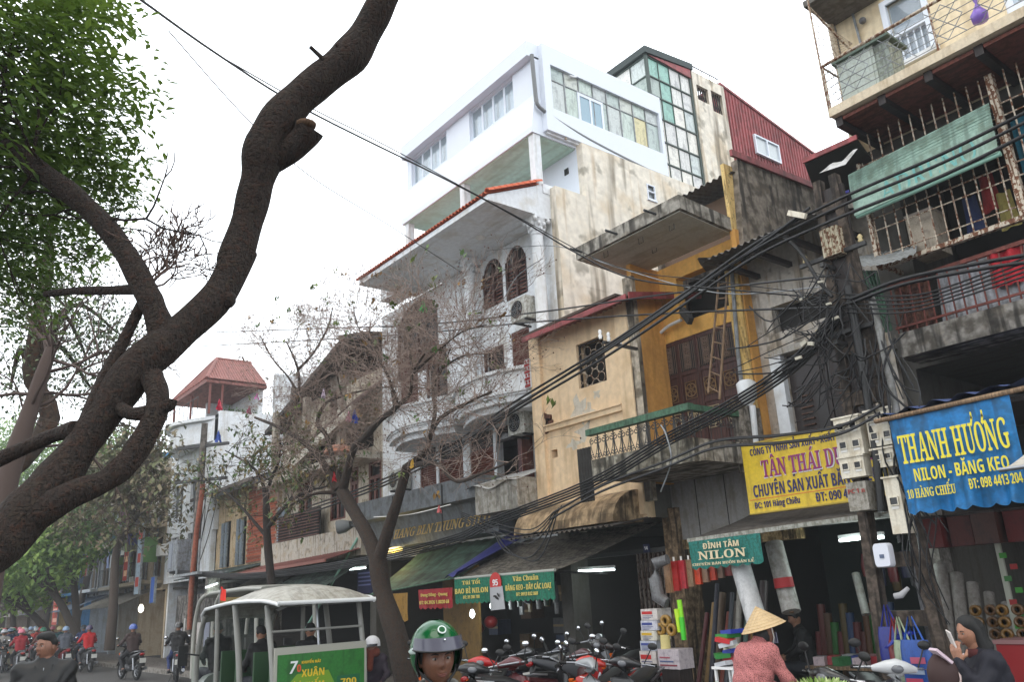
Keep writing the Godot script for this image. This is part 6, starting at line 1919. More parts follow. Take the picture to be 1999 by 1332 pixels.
func bare_tree():
	var bark:=mat(Color(.27,.225,.19),.95,"bark",1.6,3.5)
	var t=thing("bare_kerb_tree","mostly bare kerbside tree with a mass of reddish twigs before the white house","tree",V(8.4,.1,-14.2))
	var X:=8.4
	var st:=S()
	var main:=[]
	main.append(limb(st,[V(8.4,.39,-13.97),V(8.4,1.36,-14.47),V(8.4,2.08,-14.94),V(8.4,2.73,-15.14)],[.24,.21,.19,.18],12))
	main.append(limb(st,[V(8.4,2.68,-15.14),V(8.4,3.16,-15.48),V(8.4,3.74,-16.09),V(8.4,4.32,-16.75)],[.15,.15,.14,.14],10))
	main.append(limb(st,[V(8.4,2.68,-15.14),V(8.4,3.3,-14.72),V(8.4,3.95,-14.26),V(8.4,4.46,-13.96)],[.13,.12,.10,.09],10))
	put(st,"trunk",bark,t)
	st=S()
	var limbs:=[]
	for l in [
		[[V(8.4,4.3,-16.75),V(8.3,5.11,-16.04),V(8.1,5.22,-15.15),V(7.9,5.37,-14.18),V(7.7,5.42,-13.19),V(7.6,5.72,-13.09)],[.11,.1,.09,.075,.06,.045]],
		[[V(8.4,4.39,-16.85),V(8.5,5.05,-17.38),V(8.6,5.8,-17.99),V(8.7,6.28,-18.73),V(8.8,6.74,-18.49),V(8.9,6.77,-17.8)],[.10,.08,.07,.06,.05,.035]],
		[[V(8.4,4.37,-16.95),V(8.3,5.06,-17.5),V(8.2,5.66,-18.34),V(8.1,6.21,-19.45),V(8,6.83,-21.1)],[.11,.09,.08,.06,.035]],
		[[V(8.1,6.11,-19.19),V(8.2,6.65,-19.09),V(8.3,7.03,-19),V(8.3,7.69,-19.07),V(8.3,8.65,-19.85)],[.05,.05,.045,.04,.02]],
		[[V(8.3,7.03,-19),V(8.2,7.6,-19.47),V(8.1,8.28,-20.29),V(8.1,9.2,-21.24)],[.04,.03,.025,.015]],
		[[V(8.3,7.69,-19.07),V(8.5,8.04,-18.62),V(8.6,8.57,-18.03),V(8.6,9.03,-17.76)],[.035,.03,.025,.015]],
		[[V(8.4,4.44,-13.96),V(8.3,4.6,-13.13),V(8.2,4.89,-12.74),V(8.1,5.07,-12.23),V(8,5.12,-11.38),V(7.9,5.12,-10.43)],[.08,.065,.055,.045,.035,.02]],
		[[V(8.2,4.89,-12.74),V(8.2,5.3,-12.59),V(8.3,5.75,-12.79),V(8.4,6.13,-12.64),V(8.4,6.45,-12.31)],[.045,.04,.035,.028,.015]],
		[[V(8.4,4.44,-13.96),V(8,4.24,-12.32),V(7.8,3.79,-11.4),V(7.6,3.76,-10.39),V(7.5,3.81,-9.47)],[.06,.05,.04,.03,.015]],
		[[V(7.7,5.42,-13.19),V(7.6,5.51,-12.5),V(7.6,5.87,-12.39),V(7.6,6.14,-11.96)],[.05,.04,.03,.02]],
		[[V(7.7,5.42,-13.19),V(7.7,6.03,-13.42),V(7.8,6.74,-14.1),V(7.9,7.45,-14.6)],[.045,.035,.028,.015]],
		[[V(8.4,4.32,-16.95),V(8,4.32,-17.28),V(7.7,4.14,-17.83),V(7.6,4.02,-18.31)],[.05,.04,.03,.015]],
		[[V(8.9,6.77,-17.8),V(9,6.7,-16.64),V(9,6.44,-15.23),V(9,6.06,-13.8)],[.03,.024,.02,.012]],
		[[V(7.6,5.87,-12.39),V(7.7,6.11,-11.77),V(7.8,6.32,-11.1),V(7.8,6.24,-10.35)],[.03,.024,.018,.01]],
		[[V(8.4,6.13,-12.64),V(8.2,6.09,-11.62),V(8,5.8,-10.44)],[.025,.018,.01]],
		[[V(7.8,6.74,-14.1),V(8,7.66,-15.25),V(8.1,8.29,-15.69)],[.025,.018,.01]],
		[[V(7.6,5.87,-12.39),V(7.8,6.6,-12.8),V(8,7.26,-12.83),V(8.1,7.61,-12.7)],[.028,.022,.016,.01]],
		[[V(8.9,6.77,-17.8),V(8.7,7.35,-17.63),V(8.6,7.53,-16.64),V(8.5,7.14,-15.25)],[.025,.02,.014,.01]]]:
		limbs.append(limb(st,l[0],l[1].map(func(q): return q*(.84 if q<l[1][0] else 1.0)),8,.04))
	put(st,"limbs",bark,t)
	st=S()
	var tips:=[]
	var counts:=[26,22,28,27,27,30,27,22,16,20,22,15,22,24,26,27,24,22]
	for i in limbs.size():
		var L: Array=limbs[i]
		for k in counts[i]:
			var p: Vector3=L[int(rng.randf_range(.2,1.0)*(L.size()-1))]
			grow(st,p,(rdir()+V(0,.6,.0)).normalized(),rng.randf_range(.34,.6),.0095,4 if i in [0,1,2,3,4,5,6,12,13,15] else 3,.6,.06,tips,3)
	stuff(put(st,"twigs",mat(Color(.55,.48,.44),.95),t))
	st=S()
	var lv:=[S(),S(),S()]
	var n:=0
	for q in tips:
		if q[2]==0:
			n+=1
			if n % 7==0: ball(st,q[0],.018,4)
			if n % 90==0:
				for i in 5: leaf(lv[(n/90) % 3],q[0]+rdir()*.05,(q[1]+rdir()*.8).normalized(),.13,.06)
	stuff(put(st,"seed_pods",mat(Color(.36,.25,.21),.9),t))
	for k in 3: stuff(put(lv[k],"leaves",mat([Color(.40,.47,.20),Color(.55,.42,.20),Color(.32,.42,.22)][k],.6),t))
func small_trees():
	var bark:=mat(Color(.19,.16,.145),.95,"bark",1.0,1.5)
	var t=thing("young_kerb_tree","slim dark kerb tree behind the shuttle bus with thin drooping leafy sprays","tree",V(8.6,1.29,-20.79)*V(1,0,1))
	var st:=S()
	var tips:=[]
	limb(st,[V(8.6,.24,-20.38),V(8.6,1.78,-20.8),V(8.6,2.79,-21.15),V(8.6,3.71,-21.44),V(8.6,4.6,-21.6)],[.13,.12,.11,.10,.09],9)
	var L:=[limb(st,[V(8.6,4.53,-21.59),V(8.6,5.27,-21.95),V(8.5,5.78,-22.57),V(8.4,6.52,-24.44)],[.07,.05,.035,.015],7),limb(st,[V(8.6,4.53,-21.59),V(8.7,5.22,-21.62),V(8.8,5.74,-21.31),V(8.8,6.29,-21.25)],[.06,.05,.035,.015],7),limb(st,[V(8.6,3.98,-21.4),V(8.5,4.41,-20),V(8.4,4.55,-18.58),V(8.3,4.5,-17.27)],[.06,.05,.03,.015],7),limb(st,[V(8.6,3.71,-21.44),V(8.5,4.53,-22.81),V(8.4,5.27,-24.25),V(8.3,6.02,-26.37)],[.05,.04,.03,.012],7)]
	for l in L:
		for k in 16: grow(st,l[int(rng.randf_range(.3,1.0)*(l.size()-1))],(rdir()+V(0,.5,0)).normalized(),.42,.014,3,.65,.05,tips,3)
	put(st,"branches",bark,t)
	var lv:=[S(),S()]
	for q in tips:
		if q[2]<=1 and rng.randf()<.3:
			for i in 4: leaf(lv[rng.randi() % 2],q[0]+rdir()*.1,(rdir()+V(0,-.4,0)).normalized(),.17,.08)
	for k in 2: stuff(put(lv[k],"leaves",mat([Color(.31,.40,.20),Color(.45,.40,.22)][k],.6),t))
	t=thing("young_kerb_tree","thin olive-crowned kerb tree far down the street before the blue-white house","tree",V(8.5,1.27,-36.42)*V(1,0,1))
	st=S()
	tips=[]
	limb(st,[V(8.5,.7,-36.69),V(8.5,2.42,-36.69),V(8.5,4.22,-37.02),V(8.5,4.99,-36.48)],[.2,.18,.16,.14],8)
	L=[limb(st,[V(8.5,4.99,-36.48),V(8.5,5.51,-34.65),V(8.5,5.93,-33.14),V(8.5,6.99,-33.09)],[.12,.09,.07,.03],7),limb(st,[V(8.5,4.99,-36.48),V(8.3,5.82,-37.68),V(8.2,6.7,-39.85),V(8.1,7.91,-41.38)],[.10,.08,.06,.03],7),limb(st,[V(8.5,5.51,-34.65),V(8.4,6.66,-35.15),V(8.3,7.62,-35.45)],[.08,.06,.03],7)]
	for l in L:
		for k in 22: grow(st,l[int(rng.randf_range(.35,1.0)*(l.size()-1))],(rdir()+V(0,.4,0)).normalized(),.8,.026,3,.7,.05,tips,3)
	put(st,"branches",mat(Color(.30,.26,.23),.95),t)
	lv=[S(),S()]
	for q in tips:
		if q[2]<=1:
			for i in 3: leaf(lv[rng.randi() % 2],q[0]+rdir()*.35,(rdir()+V(0,-.3,0)).normalized(),.3,.14)
	for k in 2: stuff(put(lv[k],"leaves",mat([Color(.36,.38,.24),Color(.44,.40,.30)][k],.7),t))
func far_trees():
	var bark:=mat(Color(.3,.27,.25),.95)
	var g1:=[mat(Color(.32,.47,.24),.7),mat(Color(.22,.33,.18),.7)]
	var g2:=[mat(Color(.50,.60,.30),.7),mat(Color(.36,.47,.24),.7)]
	for m in g1+g2:
		m.backlight_enabled=true
		m.backlight=Color(.3,.4,.16)
	var specs:=[
		["dark green round-crowned tree in the distance at the street's right side",V(9.54,6.42,-57.03),3.8,.42,0],
		["bright yellowish green tree at the far left end of the street",V(7.88,6.14,-61.35),4.6,.5,1],
		["hazy green tree behind the big trunk's loop",V(10.86,9.53,-50.28),3.6,.4,1],
		["tall hazy tree at the street's end behind the bare twigs",V(9.49,12.79,-73.6),6.0,.5,1],
		["kerb tree with a loose bright green crown by the far awnings",V(6.27,4.86,-41.42),2.5,.3,1],
		["small dark crowned kerb tree just right of the bright green one",V(7.8,5.78,-43.13),2.2,.28,0],
		["tree whose pale green crown shows under the big trunk at the left edge",V(5.65,4.13,-45.6),2.8,.3,1],
		["olive tree before the far brownish house",V(14.97,6.85,-78.43),4.0,.4,1],
		["farthest low tree closing the street in the haze",V(15.65,5.33,-103.77),5.0,.5,0]]
	for s in specs:
		var c: Vector3=s[1]
		var foot:=V(clampf(c.x,8.7,9.6) if c.x>2.0 and c.x<14.0 else c.x,0,c.z)
		var r: float=s[2]
		crowned_tree("distant_tree",s[0],[foot,foot.lerp(c,.5)+V(.1,0,0),c+V(0,-r*.3,0)],[.2,.16,.1],
			[[c,V(r,r*.65,r)],[c+V(-r*.6,-r*.25,r*.3),V(r*.6,r*.45,r*.6)],[c+V(r*.5,-r*.1,-r*.4),V(r*.65,r*.5,r*.65)],[c+V(0,r*.4,0),V(r*.6,r*.4,r*.6)]],[g1,g2][s[4]],260.0,.34,bark)
func wheel(t,z: float,r: float,tyre_w: float):
	var ax:=Transform3D(Basis(V(0,1,0),V(-1,0,0),V(0,0,1)),V(0,r,z))
	var st:=S()
	var pr:=[]
	for k in 11:
		var a:=PI+TAU*k/10
		pr.append(Vector2(r-tyre_w*.5+cos(a)*tyre_w*-.5,sin(a)*tyre_w*.5))
	lathe(st,ax,pr,20)
	var w=put(st,"wheel",K.rubber,t)
	st=S()
	lathe(st,ax,[Vector2(r-tyre_w,-.02),Vector2(r-tyre_w,.02),Vector2(r-tyre_w-.02,.02),Vector2(r-tyre_w-.02,-.02),Vector2(r-tyre_w,-.02)],20)
	put(st,"rim",K.steel,w)
	st=S()
	for k in 6:
		var a:=TAU*k/6
		bar(st,V(0,r+sin(a)*.04,z+cos(a)*.04),V(0,r+sin(a)*(r-tyre_w-.015),z+cos(a)*(r-tyre_w-.015)),.014,.03)
	lathe(st,ax,[Vector2(.05,-.05),Vector2(.05,.05)],12)
	put(st,"spokes",K.steel,w)
	return w
func make_bike(label: String,paint: Color,trim: Color,scooter:=false) -> Node3D:
	var t=thing("motorbike",label,"motorbike",Vector3.ZERO,"motorbikes in the street")
	var pm:=mat(paint,.25)
	pm.clearcoat_enabled=true
	pm.clearcoat=.6
	var tm:=mat(trim,.45)
	var r:=.23 if scooter else .28
	wheel(t,-.62,r,.09)
	wheel(t,.62,r,.10)
	var st:=S()
	for s in [-1,1]: tube(st,[V(s*.07,r,-.62),V(s*.07,.74,-.44)],.022,8)
	put(st,"fork",K.steel,t)
	st=S()
	var arc:=[]
	for k in 9:
		var a:=deg_to_rad(-20+k*22.0)
		arc.append([V(0,r+sin(a)*(r+.03),-.62+cos(a)*(r+.03)),.065,.012])
	hull(st,arc,10)
	put(st,"front_fender",pm,t)
	st=S()
	hull(st,[[V(0,.97,-.40),.08,.05],[V(0,.84,-.44),.16,.06],[V(0,.62,-.42),.20,.05],[V(0,.42,-.33),.17,.04],[V(0,.30,-.2),.13,.03]],14,3.0)
	put(st,"apron",pm,t)
	st=S()
	hull(st,[[V(0,.86,-.47),.10,.02],[V(0,.72,-.475),.13,.02],[V(0,.58,-.45),.07,.02]],10)
	put(st,"apron_trim",tm,t)
	st=S()
	hull(st,[[V(-.2,1.02,-.34),.035,.03],[V(-.09,1.04,-.40),.06,.06],[V(0,1.05,-.42),.07,.075],[V(.09,1.04,-.40),.06,.06],[V(.2,1.02,-.34),.035,.03]],12)
	put(st,"handlebar_cowl",pm if not scooter else pm,t)
	st=S()
	ball(st,V(0,1.03,-.475),V(.06,.04,.03),12)
	put(st,"headlight",mat(Color(.42,.43,.45),.08),t)
	ptube(t,"handlebar",K.steel,[V(-.34,1.02,-.22),V(-.22,1.03,-.33),V(.22,1.03,-.33),V(.34,1.02,-.22)],.014,8)
	for s in [-1,1]:
		ptube(t,"grip",K.rubber,[V(s*.30,1.022,-.255),V(s*.36,1.018,-.19)],.021,8)
		ptube(t,"brake_lever",K.chrome,[V(s*.27,1.03,-.33),V(s*.36,1.02,-.27)],.007,5)
		st=S()
		hull(st,[[V(s*.16,.80,-.49),.045,.02],[V(s*.14,.74,-.49),.035,.02]],8)
		put(st,"indicator",mat(Color(.9,.42,.08),.2),t)
		var mr=ptube(t,"mirror",K.black,[V(s*.24,1.04,-.32),V(s*.29,1.16,-.30),V(s*.31,1.21,-.29)],.008,5)
		st=S()
		ball(st,V(s*.33,1.25,-.28),V(.065,.045,.018),12)
		put(st,"shell",K.black,mr)
		st=S()
		ball(st,V(s*.33,1.25,-.268),V(.055,.036,.012),12)
		put(st,"mirror_glass",K.chrome,mr)
	st=S()
	if scooter:
		hull(st,[[V(0,.30,-.2),.14,.035],[V(0,.28,.05),.16,.04],[V(0,.45,.25),.17,.16],[V(0,.58,.5),.17,.15],[V(0,.68,.8),.11,.08]],14,3.0)
	else:
		hull(st,[[V(0,.62,-.36),.05,.08],[V(0,.52,-.1),.06,.09],[V(0,.60,.12),.10,.12],[V(0,.68,.4),.13,.10],[V(0,.76,.7),.11,.06],[V(0,.82,.92),.07,.035]],14,3.0)
	put(st,"body",pm,t)
	st=S()
	hull(st,[[V(0,.74,-.06),.07,.03],[V(0,.775,.1),.12,.05],[V(0,.79,.3),.135,.05],[V(0,.83,.45),.13,.055],[V(0,.86,.72),.10,.04]],14,2.6)
	put(st,"seat",mat(Color(.08,.08,.085),.5),t)
	ptube(t,"grab_rail",K.steel,[V(-.12,.84,.6),V(-.12,.87,.88),V(.12,.87,.88),V(.12,.84,.6)],.014,6)
	st=S()
	ball(st,V(0,.77,.93),V(.085,.045,.05),10)
	put(st,"tail_light",mat(Color(.55,.04,.04),.15),t)
	st=S()
	hull(st,[[V(0,.74,.86),.08,.015],[V(0,.56,.97),.085,.012],[V(0,.42,1.0),.08,.012]],8)
	put(st,"rear_fender",K.black,t)
	pbox(t,"number_plate",mat(Color(.78,.78,.76),.5),V(-.095,.52,1.0),V(.095,.66,1.008))
	st=S()
	hull(st,[[V(0,.42,-.18),.09,.07],[V(0,.34,.02),.12,.10],[V(0,.34,.22),.10,.08]],10,3.0)
	box(st,V(-.05,.3,.2),V(.05,.4,.62))
	put(st,"engine",mat(Color(.35,.35,.36),.4,"",.4,0,true,.6),t)
	ptube(t,"exhaust",K.steel,[V(.1,.3,-.1),V(.13,.22,.15),V(.15,.28,.4),V(.15,.36,.9)],[.018,.02,.045,.05],9)
	ptube(t,"foot_peg",K.rubber,[V(-.22,.27,.02),V(.22,.27,.02)],.018,6)
	ptube(t,"side_stand",K.iron,[V(-.08,.28,.1),V(-.2,.02,.18)],.013,5)
	for s in [-1,1]: ptube(t,"shock_absorber",K.steel,[V(s*.11,.32,.6),V(s*.11,.66,.5)],.025,7)
	return t
func recolour(bike: Node3D,paint: Color,trim: Color):
	var pm:=mat(paint,.25)
	pm.clearcoat_enabled=true
	pm.clearcoat=.6
	var tm:=mat(trim,.45)
	for c in bike.get_children():
		var n:=String(c.name)
		if n.begins_with("front_fender") or n.begins_with("apron") or n.begins_with("body") or n.begins_with("handlebar_cowl"):
			c.material_override=tm if n.begins_with("apron_trim") else pm
var wave: Node3D
var scooter0: Node3D
var rode: Array=[]
func place_bike(src: Node3D,label: String,x: float,z: float,turn: float,paint: Color,trim: Color,lean:=.0,ground:=.004) -> Node3D:
	var b: Node3D
	if not src.has_meta("used"):
		b=src
		src.set_meta("used",true)
		b.set_meta("label",label)
		b.position=V(x,ground,z)
		b.rotation.y=turn
	else:
		b=dup(src,"motorbike",label,V(x,ground,z),turn)
		recolour(b,paint,trim)
	if x>8.9: b.position.y=.147
	b.rotation.z=lean
	return b
func vehicles():
	wave=make_bike("",Color(.32,.05,.08),Color(.55,.08,.1))
	scooter0=make_bike("",Color(.78,.79,.80),Color(.2,.2,.2),true)
	var dk:=Color(.07,.07,.08)
	var red:=Color(.60,.05,.06)
	var lean:=.12
	place_bike(wave,"dark red parked motorbike with its tail towards the street, nearest to the green helmet",6.99,-9.22,-1.2,red,dk,lean)
	place_bike(wave,"bright red parked motorbike whose front cowl shows beside the green helmet's right",7.51,-10.44,2.2,Color(.68,.05,.05),Color(.85,.85,.85),lean)
	place_bike(wave,"black parked motorbike with the big round mirror in the middle of the row",7.63,-9.48,-1.9,dk,Color(.2,.2,.2),-lean)
	place_bike(wave,"maroon parked motorbike behind the one with the round mirror",8.34,-9.39,-1.4,Color(.25,.04,.06),dk,lean)
	place_bike(wave,"orange-red parked motorbike pointing its front at the street, left of the black scooter",8.10,-8.66,1.9,Color(.72,.14,.08),Color(.9,.9,.9),lean)
	place_bike(wave,"black scooter parked beside the box shelf, at the right end of the row",8.18,-8.17,2.0,dk,dk,lean)
	place_bike(wave,"silver and black parked motorbike low in front of the orange-red one",7.14,-8.33,-1.7,Color(.55,.56,.57),dk,-lean)
	place_bike(wave,"dark blue parked motorbike in the second row by the black doorway",8.85,-10.54,-1.6,Color(.06,.07,.14),dk,lean)
	place_bike(wave,"black motorbike in the back of the row between the red front and the round mirror",8.32,-10.71,-1.5,dk,Color(.5,.5,.5),lean)
	place_bike(wave,"grey motorbike in the back of the row before the black doorway",9.20,-10.10,-1.7,Color(.35,.36,.38),dk,lean)
	place_bike(wave,"black and red motorbike in the back of the row near the steel gate",9.03,-9.30,1.7,Color(.12,.1,.1),red,lean)
	place_bike(wave,"black motorbike close behind the green helmet, left end of the row",6.71,-9.67,2.4,dk,Color(.6,.6,.6),lean)
	place_bike(wave,"black motorbike standing by the woman in the white cap",7.4,-11.9,2.6,dk,Color(.7,.7,.7),lean)
	place_bike(scooter0,"white scooter with its bare front turned to the street, beside the woman on the phone",8.46,-4.87,2.35,Color.WHITE,Color.WHITE,.08)
	place_bike(wave,"black motorbike parked behind the white scooter under the meter pole",7.78,-4.84,1.5,dk,dk,lean)
	rode.append(place_bike(wave,"black motorbike with a white plate ridden by the man in the dark brown jacket",7.5,-29.6,.12,dk,dk))
	rode.append(place_bike(wave,"black motorbike ridden by the man in the black jacket beside the orange pipe",8.1,-26.8,-.25,dk,Color(.3,.3,.3)))
	rode.append(place_bike(wave,"grey motorbike with a yellow plate ridden by the figure in the red jacket",7.6,-36.2,.05,Color(.28,.29,.3),dk))
	rode.append(place_bike(wave,"pale scooter ridden by the figure in the pink and orange coat",7.4,-46.0,.0,Color(.75,.75,.75),dk))
	rode.append(place_bike(scooter0,"beige scooter cut by the left edge of the picture",5.9,-41.0,.2,Color(.62,.60,.52),Color(.4,.4,.38)))
	shuttle(V(5.7,.004,-13.6),"white roofed open electric shuttle bus with a green advertisement on its back")
	shuttle_far()
func shuttle(at: Vector3,label: String):
	var t=thing("shuttle_bus",label,"shuttle bus",Vector3.ZERO)
	var body:=mat(Color(.62,.62,.58),.4)
	var post:=mat(Color(.52,.52,.50),.4)
	var roofm:=mat(Color(.72,.71,.67),.5,"dusty",.5,.0,false)
	var st:=S()
	st.set_smooth_group(0)
	var nz:=14
	var nx:=12
	var prof:=[[-2.5,1.72,.62,.05],[-2.35,1.88,.68,.07],[-1.9,1.96,.74,.08],[-1.0,2.0,.78,.09],[-.2,2.03,.82,.14],[.3,2.04,.84,.2],[1.2,2.04,.86,.21],[1.9,2.03,.86,.17],[2.2,2.01,.84,.10],[2.42,1.98,.80,.04],[2.5,1.96,.78,.01]]
	var last:=[]
	for p in prof:
		var row:=[]
		for i in nx+1:
			var u:=-1.0+2.0*i/nx
			row.append(V(u*p[2],p[1]+p[3]*(1.0-pow(absf(u),2.6)),p[0]))
		if last.size(): ring(st,last,row,false)
		last=row
	var rf=put(st,"roof",roofm,t)
	st=S()
	for s in [-1,1]:
		var e:=prof.map(func(p): return V(s*p[2],p[1]-.01,p[0]))
		tube(st,e,.03,6)
	tube(st,[V(-.8,1.97,2.5),V(.8,1.97,2.5)],.035,6)
	put(st,"roof_rim",mat(Color(.82,.83,.83),.3),rf)
	st=S()
	sheet(st,V(-.8,1.93,2.4),V(.8,1.93,2.4),V(.7,1.92,-1.9),V(-.7,1.92,-1.9),1,1)
	put(st,"ceiling",mat(Color(.6,.6,.57),.7),rf)
	for s in [-1,1]:
		for p in [[[V(s*.72,.3,2.25),V(s*.74,1.1,2.15),V(s*.76,1.95,1.85)],.045],[[V(s*.76,.35,.6),V(s*.77,1.1,.5),V(s*.78,1.98,.15)],.05],[[V(s*.75,.35,-.9),V(s*.75,1.2,-.95),V(s*.76,1.95,-1.0)],.04],[[V(s*.66,.6,-2.6),V(s*.66,1.1,-2.62),V(s*.64,1.6,-2.5),V(s*.64,1.85,-2.25)],.045]]:
			ptube(t,"post",post,smooth(p[0],4),p[1],8)
	pbox(t,"rear_panel",body,V(-.74,.28,2.2),V(.74,1.36,2.26))
	pbox(t,"rear_bumper",post,V(-.76,.2,2.26),V(.76,.34,2.34))
	var ad=pbox(t,"advertisement",mat(Color(.16,.46,.17),.4,"cloth",.6),V(-.70,.34,2.262),V(.70,1.26,2.268))
	var sw:=mat(Color(.42,.58,.14),.4)
	pprism(ad,"print_sweep",sw,[V(-.68,.36,2.27),V(.1,.36,2.27),V(.3,.62,2.27),V(.1,1.0,2.27),V(-.4,.98,2.27),V(-.68,.7,2.27)],V(0,0,.002))
	pprism(ad,"print_sweep",mat(Color(.08,.36,.30),.4),[V(-.1,.345,2.27),V(.68,.345,2.27),V(.68,.5,2.27),V(.3,.46,2.27)],V(0,0,.003))
	var z:=2.278
	var yel:=mat(Color(.85,.72,.16),.5)
	var rx:=V(1,0,0)
	letters(ad,"lettering","7",mat(Color(.86,.88,.88),.4),V(-.46,1.08,z),.11,.17,rx,V(.2,1,0))
	letters(ad,"lettering","0",mat(Color(.85,.3,.2),.4),V(-.37,1.06,z),.06,.10,rx,V(0,1,0))
	letters(ad,"lettering","KHUYẾN MÃI",yel,V(-.18,1.14,z),.3,.05,rx,V(0,1,0))
	letters(ad,"lettering","XUÂN",yel,V(-.15,1.0,z),.36,.13,rx,V(0,1,0))
	letters(ad,"lettering","TƯƠI THẮM",yel,V(-.28,.83,z),.62,.12,rx,V(0,1,0))
	letters(ad,"lettering","ƯU ĐÃI",mat(Color(.88,.5,.14),.5),V(-.42,.67,z),.36,.08,rx,V(0,1,0))
	letters(ad,"lettering","MUA NGAY HÔM NAY",yel,V(-.34,.55,z),.56,.07,rx,V(0,1,0))
	pbox(ad,"print_block",mat(Color(.07,.36,.22),.4),V(.24,.55,2.27),V(.62,.9,2.274))
	letters(ad,"lettering","700",yel,V(.43,.81,z),.26,.09,rx,V(0,1,0))
	letters(ad,"lettering","ĐƯỜNG DÂY",mat(Color(.88,.5,.14),.5),V(.4,.62,z),.28,.05,rx,V(0,1,0))
	ptube(t,"rear_rail",post,[V(-.73,1.58,2.05),V(.73,1.58,2.05)],.02,6)
	ptube(t,"rear_stanchion",K.steel,[V(.0,1.3,2.1),V(.02,1.93,1.9)],.02,6)
	var floor_=pbox(t,"floor",post,V(-.74,.32,-2.3),V(.74,.4,2.2))
	pbox(t,"side_skirt",mat(Color(.22,.38,.20),.5),V(-.77,.2,-1.4),V(-.74,.42,1.3))
	pbox(t,"side_skirt",mat(Color(.22,.38,.20),.5),V(.74,.2,-1.4),V(.77,.42,1.3))
	for q in [1.75,.9,-.1,-1.0]:
		var sb=pbox(t,"seat",mat(Color(.25,.26,.2),.7),V(-.68,.7,q-.42),V(.68,.8,q))
		pbox(sb,"seat_base",K.dark,V(-.66,.4,q-.4),V(.66,.7,q-.05))
		for k in 3: pbox(sb,"backrest",mat(Color(.12,.27,.13),.6),V(-.66+k*.45,.8,q-.03),V(-.24+k*.45,1.28,q+.04))
	st=S()
	hull(st,[[V(0,.62,-1.9),.72,.32],[V(0,.62,-2.35),.70,.3],[V(0,.56,-2.7),.58,.2]],18,4.0)
	put(st,"bonnet",mat(Color(.40,.43,.41),.4),t)
	st=S()
	sheet(st,V(-.64,.95,-2.62),V(.64,.95,-2.62),V(.62,1.82,-2.32),V(-.62,1.82,-2.32),6,4,func(u,_v): return V(0,0,-.12*sin(u*PI)))
	put(st,"windscreen",pane(Color(.6,.66,.64),.2),t)
	for s in [-1,1]:
		ptube(t,"side_mirror",K.black,[V(s*.68,1.2,-2.4),V(s*.92,1.25,-2.42)],.015,5)
		pbox(t,"mirror_head",K.black,V(s*.95-.08,1.05,-2.46),V(s*.95+.08,1.38,-2.42))
	ptube(t,"steering_wheel",K.black,range(13).map(func(k): return V(-.32+cos(TAU*k/12)*.19,1.02+sin(TAU*k/12)*.14,-1.72-sin(TAU*k/12)*.1)),.018,6)
	for s in [-1,1]:
		for q in [-1.75,1.45]:
			var ax:=Transform3D(Basis(V(0,1,0),V(-1,0,0),V(0,0,1)),V(s*.66,.26,q))
			st=S()
			lathe(st,ax,[Vector2(.14,-.07),Vector2(.24,-.075),Vector2(.26,-.05),Vector2(.26,.05),Vector2(.24,.075),Vector2(.14,.07)],18)
			var w=put(st,"wheel",K.rubber,t)
			st=S()
			lathe(st,ax,[Vector2(.14,-.05),Vector2(.14,.05)],14)
			put(st,"rim",K.steel,w)
	t.scale=V(1,1,.7)
	t.position=at
	t.rotation.y=.02
	var fl=thing("red_flag","small orange-red flag on a stick above the shuttle bus windscreen","flag",V(5.35,1.9,-16.4))
	ptube(fl,"stick",K.steel,[V(5,1.99,-14.47),V(5,2.27,-14.39)],.012,5)
	var f0: Vector3=V(5,2.09,-14.41)
	var f1: Vector3=V(5,2.31,-14.4)
	st=S()
	sheet(st,f0,f0+V(0,-.02,.22),f1+V(0,-.06,.2),f1,8,4,func(u,v): return V(.02*sin(u*8.0),0,0))
	put(st,"cloth",mat(Color(.85,.16,.08),.7),fl)
func shuttle_far():
	var t=thing("covered_cart","second shuttle bus further ahead, its grey roof and curved frame showing above the near one","shuttle bus",V(7.6,0,-19.0))
	var st:=S()
	hull(st,[[V(7.6,2.28,-21.2),.66,.04],[V(7.6,2.34,-20.6),.72,.06],[V(7.6,2.36,-18.5),.74,.07],[V(7.6,2.33,-17.4),.72,.05]],18,4.0)
	put(st,"roof",mat(Color(.56,.56,.53),.5),t)
	for s in [-.66,.66]:
		ptube(t,"post",mat(Color(.6,.6,.57),.4),smooth([V(7.6+s,.4,-21.7),V(7.6+s,1.4,-21.75),V(7.6+s,2.1,-21.5),V(7.6+s,2.32,-21.0)],4),.05,7)
		ptube(t,"post",mat(Color(.6,.6,.57),.4),[V(7.6+s,.4,-17.6),V(7.6+s,2.3,-17.8)],.045,7)
		ptube(t,"post",mat(Color(.6,.6,.57),.4),smooth([V(7.6+s,.4,-20.3),V(7.6+s,1.8,-20.4),V(7.6+s,2.3,-20.0)],4),.045,7)
	pbox(t,"body",mat(Color(.5,.52,.48),.5),V(6.9,.3,-21.6),V(8.3,.95,-17.4))
	for z in [-20.8,-19.6,-18.4]: pbox(t,"seat",K.dark,V(6.95,.95,z),V(8.25,1.35,z+.1))
	for q in [[6.95,-20.9],[8.25,-20.9],[6.95,-18.1],[8.25,-18.1]]:
		st=S()
		lathe(st,Transform3D(Basis(V(0,1,0),V(-1,0,0),V(0,0,1)),V(q[0],.26,q[1])),[Vector2(.05,-.08),Vector2(.25,-.08),Vector2(.26,0),Vector2(.25,.08),Vector2(.05,.08)],16)
		put(st,"wheel",K.rubber,t)
